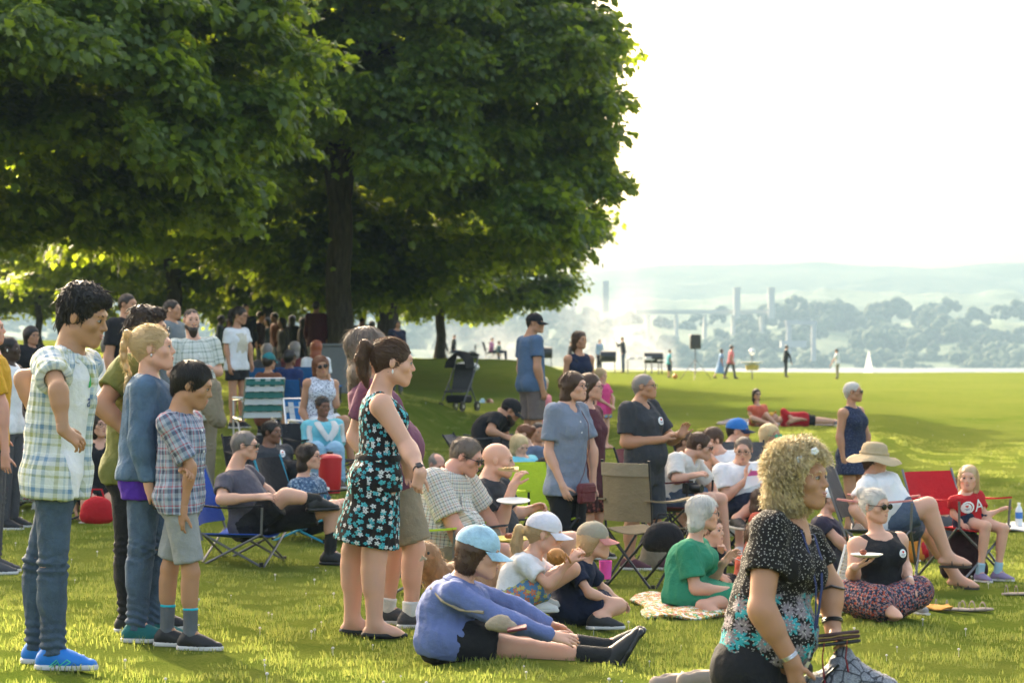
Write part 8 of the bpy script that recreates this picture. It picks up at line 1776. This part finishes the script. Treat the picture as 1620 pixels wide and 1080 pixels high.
# ---- chairs and wheelchairs on the crest
for kx, lb in (('hill_dark', 'dark chair under the person in black on the hill crest'), ('hill_pink', 'dark chair under the person in pink on the hill crest'), ('hill_teal', 'dark chair under the person in grey green on the crest')):
    under(kx, 80, blackc, M_BSTEEL, lb, bh=.5)
for u, lb in ((747, 'empty dark wheelchair on the hill crest beside the small tree'),):
    D = 130.0; x = at(u, 560, D).x; wc_ = empty('wheelchair', (x, D, gz(x, D)), R(90)); tag(wc_, lb, 'wheelchair')
    for sg in (-1, 1):
        mb = MB(); mb.tube([(sg*.3-.015, 0, .3), (sg*.3+.015, 0, .3)], .3, 20); mb.build('wheel', M_BLK, wc_); mb = MB(); mb.tube([(sg*.26-.01, .5, .1), (sg*.26+.01, .5, .1)], .1, 12); mb.build('caster', M_BLK, wc_); mb = MB(); mb.tube([(sg*.25, -.15, .5), (sg*.25, -.25, .95), (sg*.25, -.4, .97)], .015, 6); mb.build('handle', M_STEEL, wc_)
    mb = MB(); mb.box((0, .1, .5), (.23, .22, .04), bev=.01); mb.build('seat', blackc, wc_); mb = MB(); mb.box((0, -.16, .72), (.23, .03, .22), bev=.01); mb.build('backrest', blackc, wc_); mb = MB(); mb.box((0, .62, .15), (.2, .1, .01)); mb.build('footrest', M_BLK, wc_)
# ---- loudspeaker on a tripod
D = 112.0; x = at(1100, 595, D).x; z0 = gz(x, D); sp_ = empty('loudspeaker_stand', (x, D, z0)); tag(sp_, 'tall black tripod stand on the far field', 'speaker stand')
zt = at(1100, 552, D).z-z0
mb = MB(); mb.tube([(0, 0, .25), (0, 0, zt)], .022, 8); mb.build('pole', M_BLK, sp_)
for k in range(3): a = 2*math.pi*k/3+.4; mb = MB(); mb.tube([(.85*math.cos(a), .85*math.sin(a), 0), (0, 0, .95)], .014, 6); mb.build('leg', M_BLK, sp_); mb = MB(); mb.tube([(.45*math.cos(a), .45*math.sin(a), .45), (0, 0, .35)], .012, 6); mb.build('brace', M_BLK, sp_)
sk_ = empty('loudspeaker', (x, D, z0+zt)); tag(sk_, 'black loudspeaker box on top of the tripod stand', 'loudspeaker'); mb = MB(); mb.box((0, 0, .34), (.25, .2, .34), bev=.04); mb.build('cabinet', M_BLK, sk_); mb = MB(); mb.box((0, -.205, .34), (.21, .01, .30), bev=.005); mb.build('grille', simple('grille_grey', (.05, .045, .045), .6), sk_)
mb = MB(); p = gp(1068, 599, 60, 150); mb.ell((0, 0, .12), (.12, .12, .12), None, 14, 10); tag(mb.build('ball', simple('ball_orange', (.65, .22, .03), .5), loc=(p.x, p.y, p.z)), 'orange ball on the grass beside the child in teal', 'ball')
# ---- grills, tables
for i, (u, w_, lb) in enumerate(((1034, .5, 'black barbecue grill on legs right of the smoke'), (962, .42, 'black barbecue grill below the person in pale blue'), (862, .40, 'dark grill half hidden on the hill edge'))):
    D = 129.0; x = at(u, 580, D).x; g_ = empty('barbecue_grill', (x, D, gz(x, D))); tag(g_, lb, 'grill', 'barbecue grills on the crest')
    mb = MB(); mb.tube([(-w_, 0, .85), (w_, 0, .85)], .30, 14); mb.build('drum', M_BLK, g_)
    for (a, b) in ((-1, -1), (1, -1), (-1, 1), (1, 1)): mb = MB(); mb.tube([(a*w_*.9, b*.25, 0), (a*w_*.8, b*.15, .75)], .02, 6); mb.build('leg', M_BLK, g_)
for i, (u, lb) in enumerate(((1012, 'folding table with bright foil trays beside the grill'), (1052, 'narrow white table right of the grill'))):
    D = 128.0; x = at(u, 580, D).x; g_ = empty('folding_table', (x, D, gz(x, D))); tag(g_, lb, 'table'); w_ = .75 if i == 0 else .4
    mb = MB(); mb.box((0, 0, .74), (w_, .35, .02)); mb.build('tabletop', M_WHT, g_)
    for (a, b) in ((-1, -1), (1, -1), (-1, 1), (1, 1)): mb = MB(); mb.tube([(a*w_*.85, b*.28, 0), (a*w_*.85, b*.28, .72)], .02, 6); mb.build('leg', M_STEEL, g_)
    if i == 0:
        for k in range(3): mb = MB(); mb.box((-.45+.45*k, 0, .06), (.17, .14, .06), bev=.02); tag(mb.build('foil_tray', M_ALU, loc=(x, D, gz(x, D)+.77)), ('leftmost', 'middle', 'rightmost')[k]+' shiny foil tray on the barbecue table', 'tray')
# post with basket
D = 118.0; x = at(1190, 585, D).x; bk_ = empty('basket_post', (x, D, gz(x, D))); tag(bk_, 'thin post with yellow basket and white top on the far field', 'basket post'); mb = MB(); mb.tube([(0, 0, 0), (0, 0, 1.35)], .03, 8); mb.build('pole', M_STEEL, bk_)
mb = MB(); mb.lathe([(.30, .45), (.34, .70), (.33, .70), (.29, .47), (.05, .46)], 18); mb.build('basket', simple('basket_yellow', (.55, .42, .10), .5), bk_); mb = MB(); mb.lathe([(.02, .70), (.55, .82), (.55, .86), (.02, .84)], 18); mb.build('ring', M_WHT, bk_); mb = MB(); mb.ell((0, 0, 1.35), (.14, .14, .16), None, 12, 8); mb.build('top', M_WHT, bk_)
# jacket bundle on the bearded man's arm
P = A['bearded']; c_ = np.array(at(338, 640, 22.6)); jk = empty('jacket', c_); tag(jk, 'beige jacket bundled at the side of the bearded man', 'jacket'); sdf_obj('cloth', [cap(c_+[-.02, 0, .16], c_+[.02, 0, -.12], .09, .08, .05), cap(c_+[-.05, 0, -.02], c_+[.06, 0, -.16], .08, .06, .05)], .015, khaki, jk, c_, fold=.02, wl=.09)
# ---- barbecue smoke
t = NT('smoke_volume'); tc = t.n('ShaderNodeTexCoord').outputs['Object']; ob_ = t.n('ShaderNodeSeparateXYZ', {0: tc})
nz = t.noise(t.n('ShaderNodeMapping', {'Vector': tc, 'Scale': (1, 1, .7)}).outputs[0], .42, 5, .6).outputs[0]
xx = t.math('ADD', ob_.outputs[0], t.math('MULTIPLY', ob_.outputs[2], .18))
g1 = t.math('MAXIMUM', 0.0, t.math('SUBTRACT', 1.0, t.math('POWER', t.math('ABSOLUTE', t.math('DIVIDE', t.math('SUBTRACT', xx, 0.6), 3.6)), 2.0)))
g2 = t.math('MAXIMUM', 0.0, t.math('SUBTRACT', 1.0, t.math('POWER', t.math('ABSOLUTE', t.math('DIVIDE', ob_.outputs[2], 6.2)), 1.6)))
g2b = t.math('MAXIMUM', 0.0, t.math('SUBTRACT', .75, t.math('POWER', t.math('ABSOLUTE', t.math('DIVIDE', t.math('ADD', ob_.outputs[0], 5.5), 6.5)), 2.0)))
low = t.math('MULTIPLY', g2b, t.math('MAXIMUM', 0.0, t.math('SUBTRACT', 1.0, t.math('DIVIDE', ob_.outputs[2], 3.2))))
g3 = t.math('MAXIMUM', 0.0, t.math('SUBTRACT', 1.0, t.math('POWER', t.math('ABSOLUTE', t.math('DIVIDE', ob_.outputs[1], 2.4)), 2.0)))
dd_ = t.math('MULTIPLY', t.math('MULTIPLY', t.math('MAXIMUM', t.math('MULTIPLY', g1, g2), low), g3), t.math('MAXIMUM', 0.0, t.math('MULTIPLY', t.math('SUBTRACT', nz, .40), 3.0)))
pv2 = t.n('ShaderNodeVolumePrincipled', {'Color': (.97, .96, .94, 1), 'Density': t.math('MULTIPLY', dd_, .26), 'Anisotropy': .1}); M_SMK = t.out(None, vol=pv2.outputs[0])
D = 133.0; x = at(960, 580, D).x; z0 = gz(x, D); mb = MB(); mb.box((-3.0, 0, 3.4), (9.0, 2.4, 3.4)); sm = mb.build('smoke', M_SMK, smooth=False, loc=(x, D+.5, z0)); tag(sm, 'white barbecue smoke drifting up over the hill crest', 'smoke', kind='stuff')
print('done', len(bpy.data.objects), round(time.time()-T0, 1), 's')
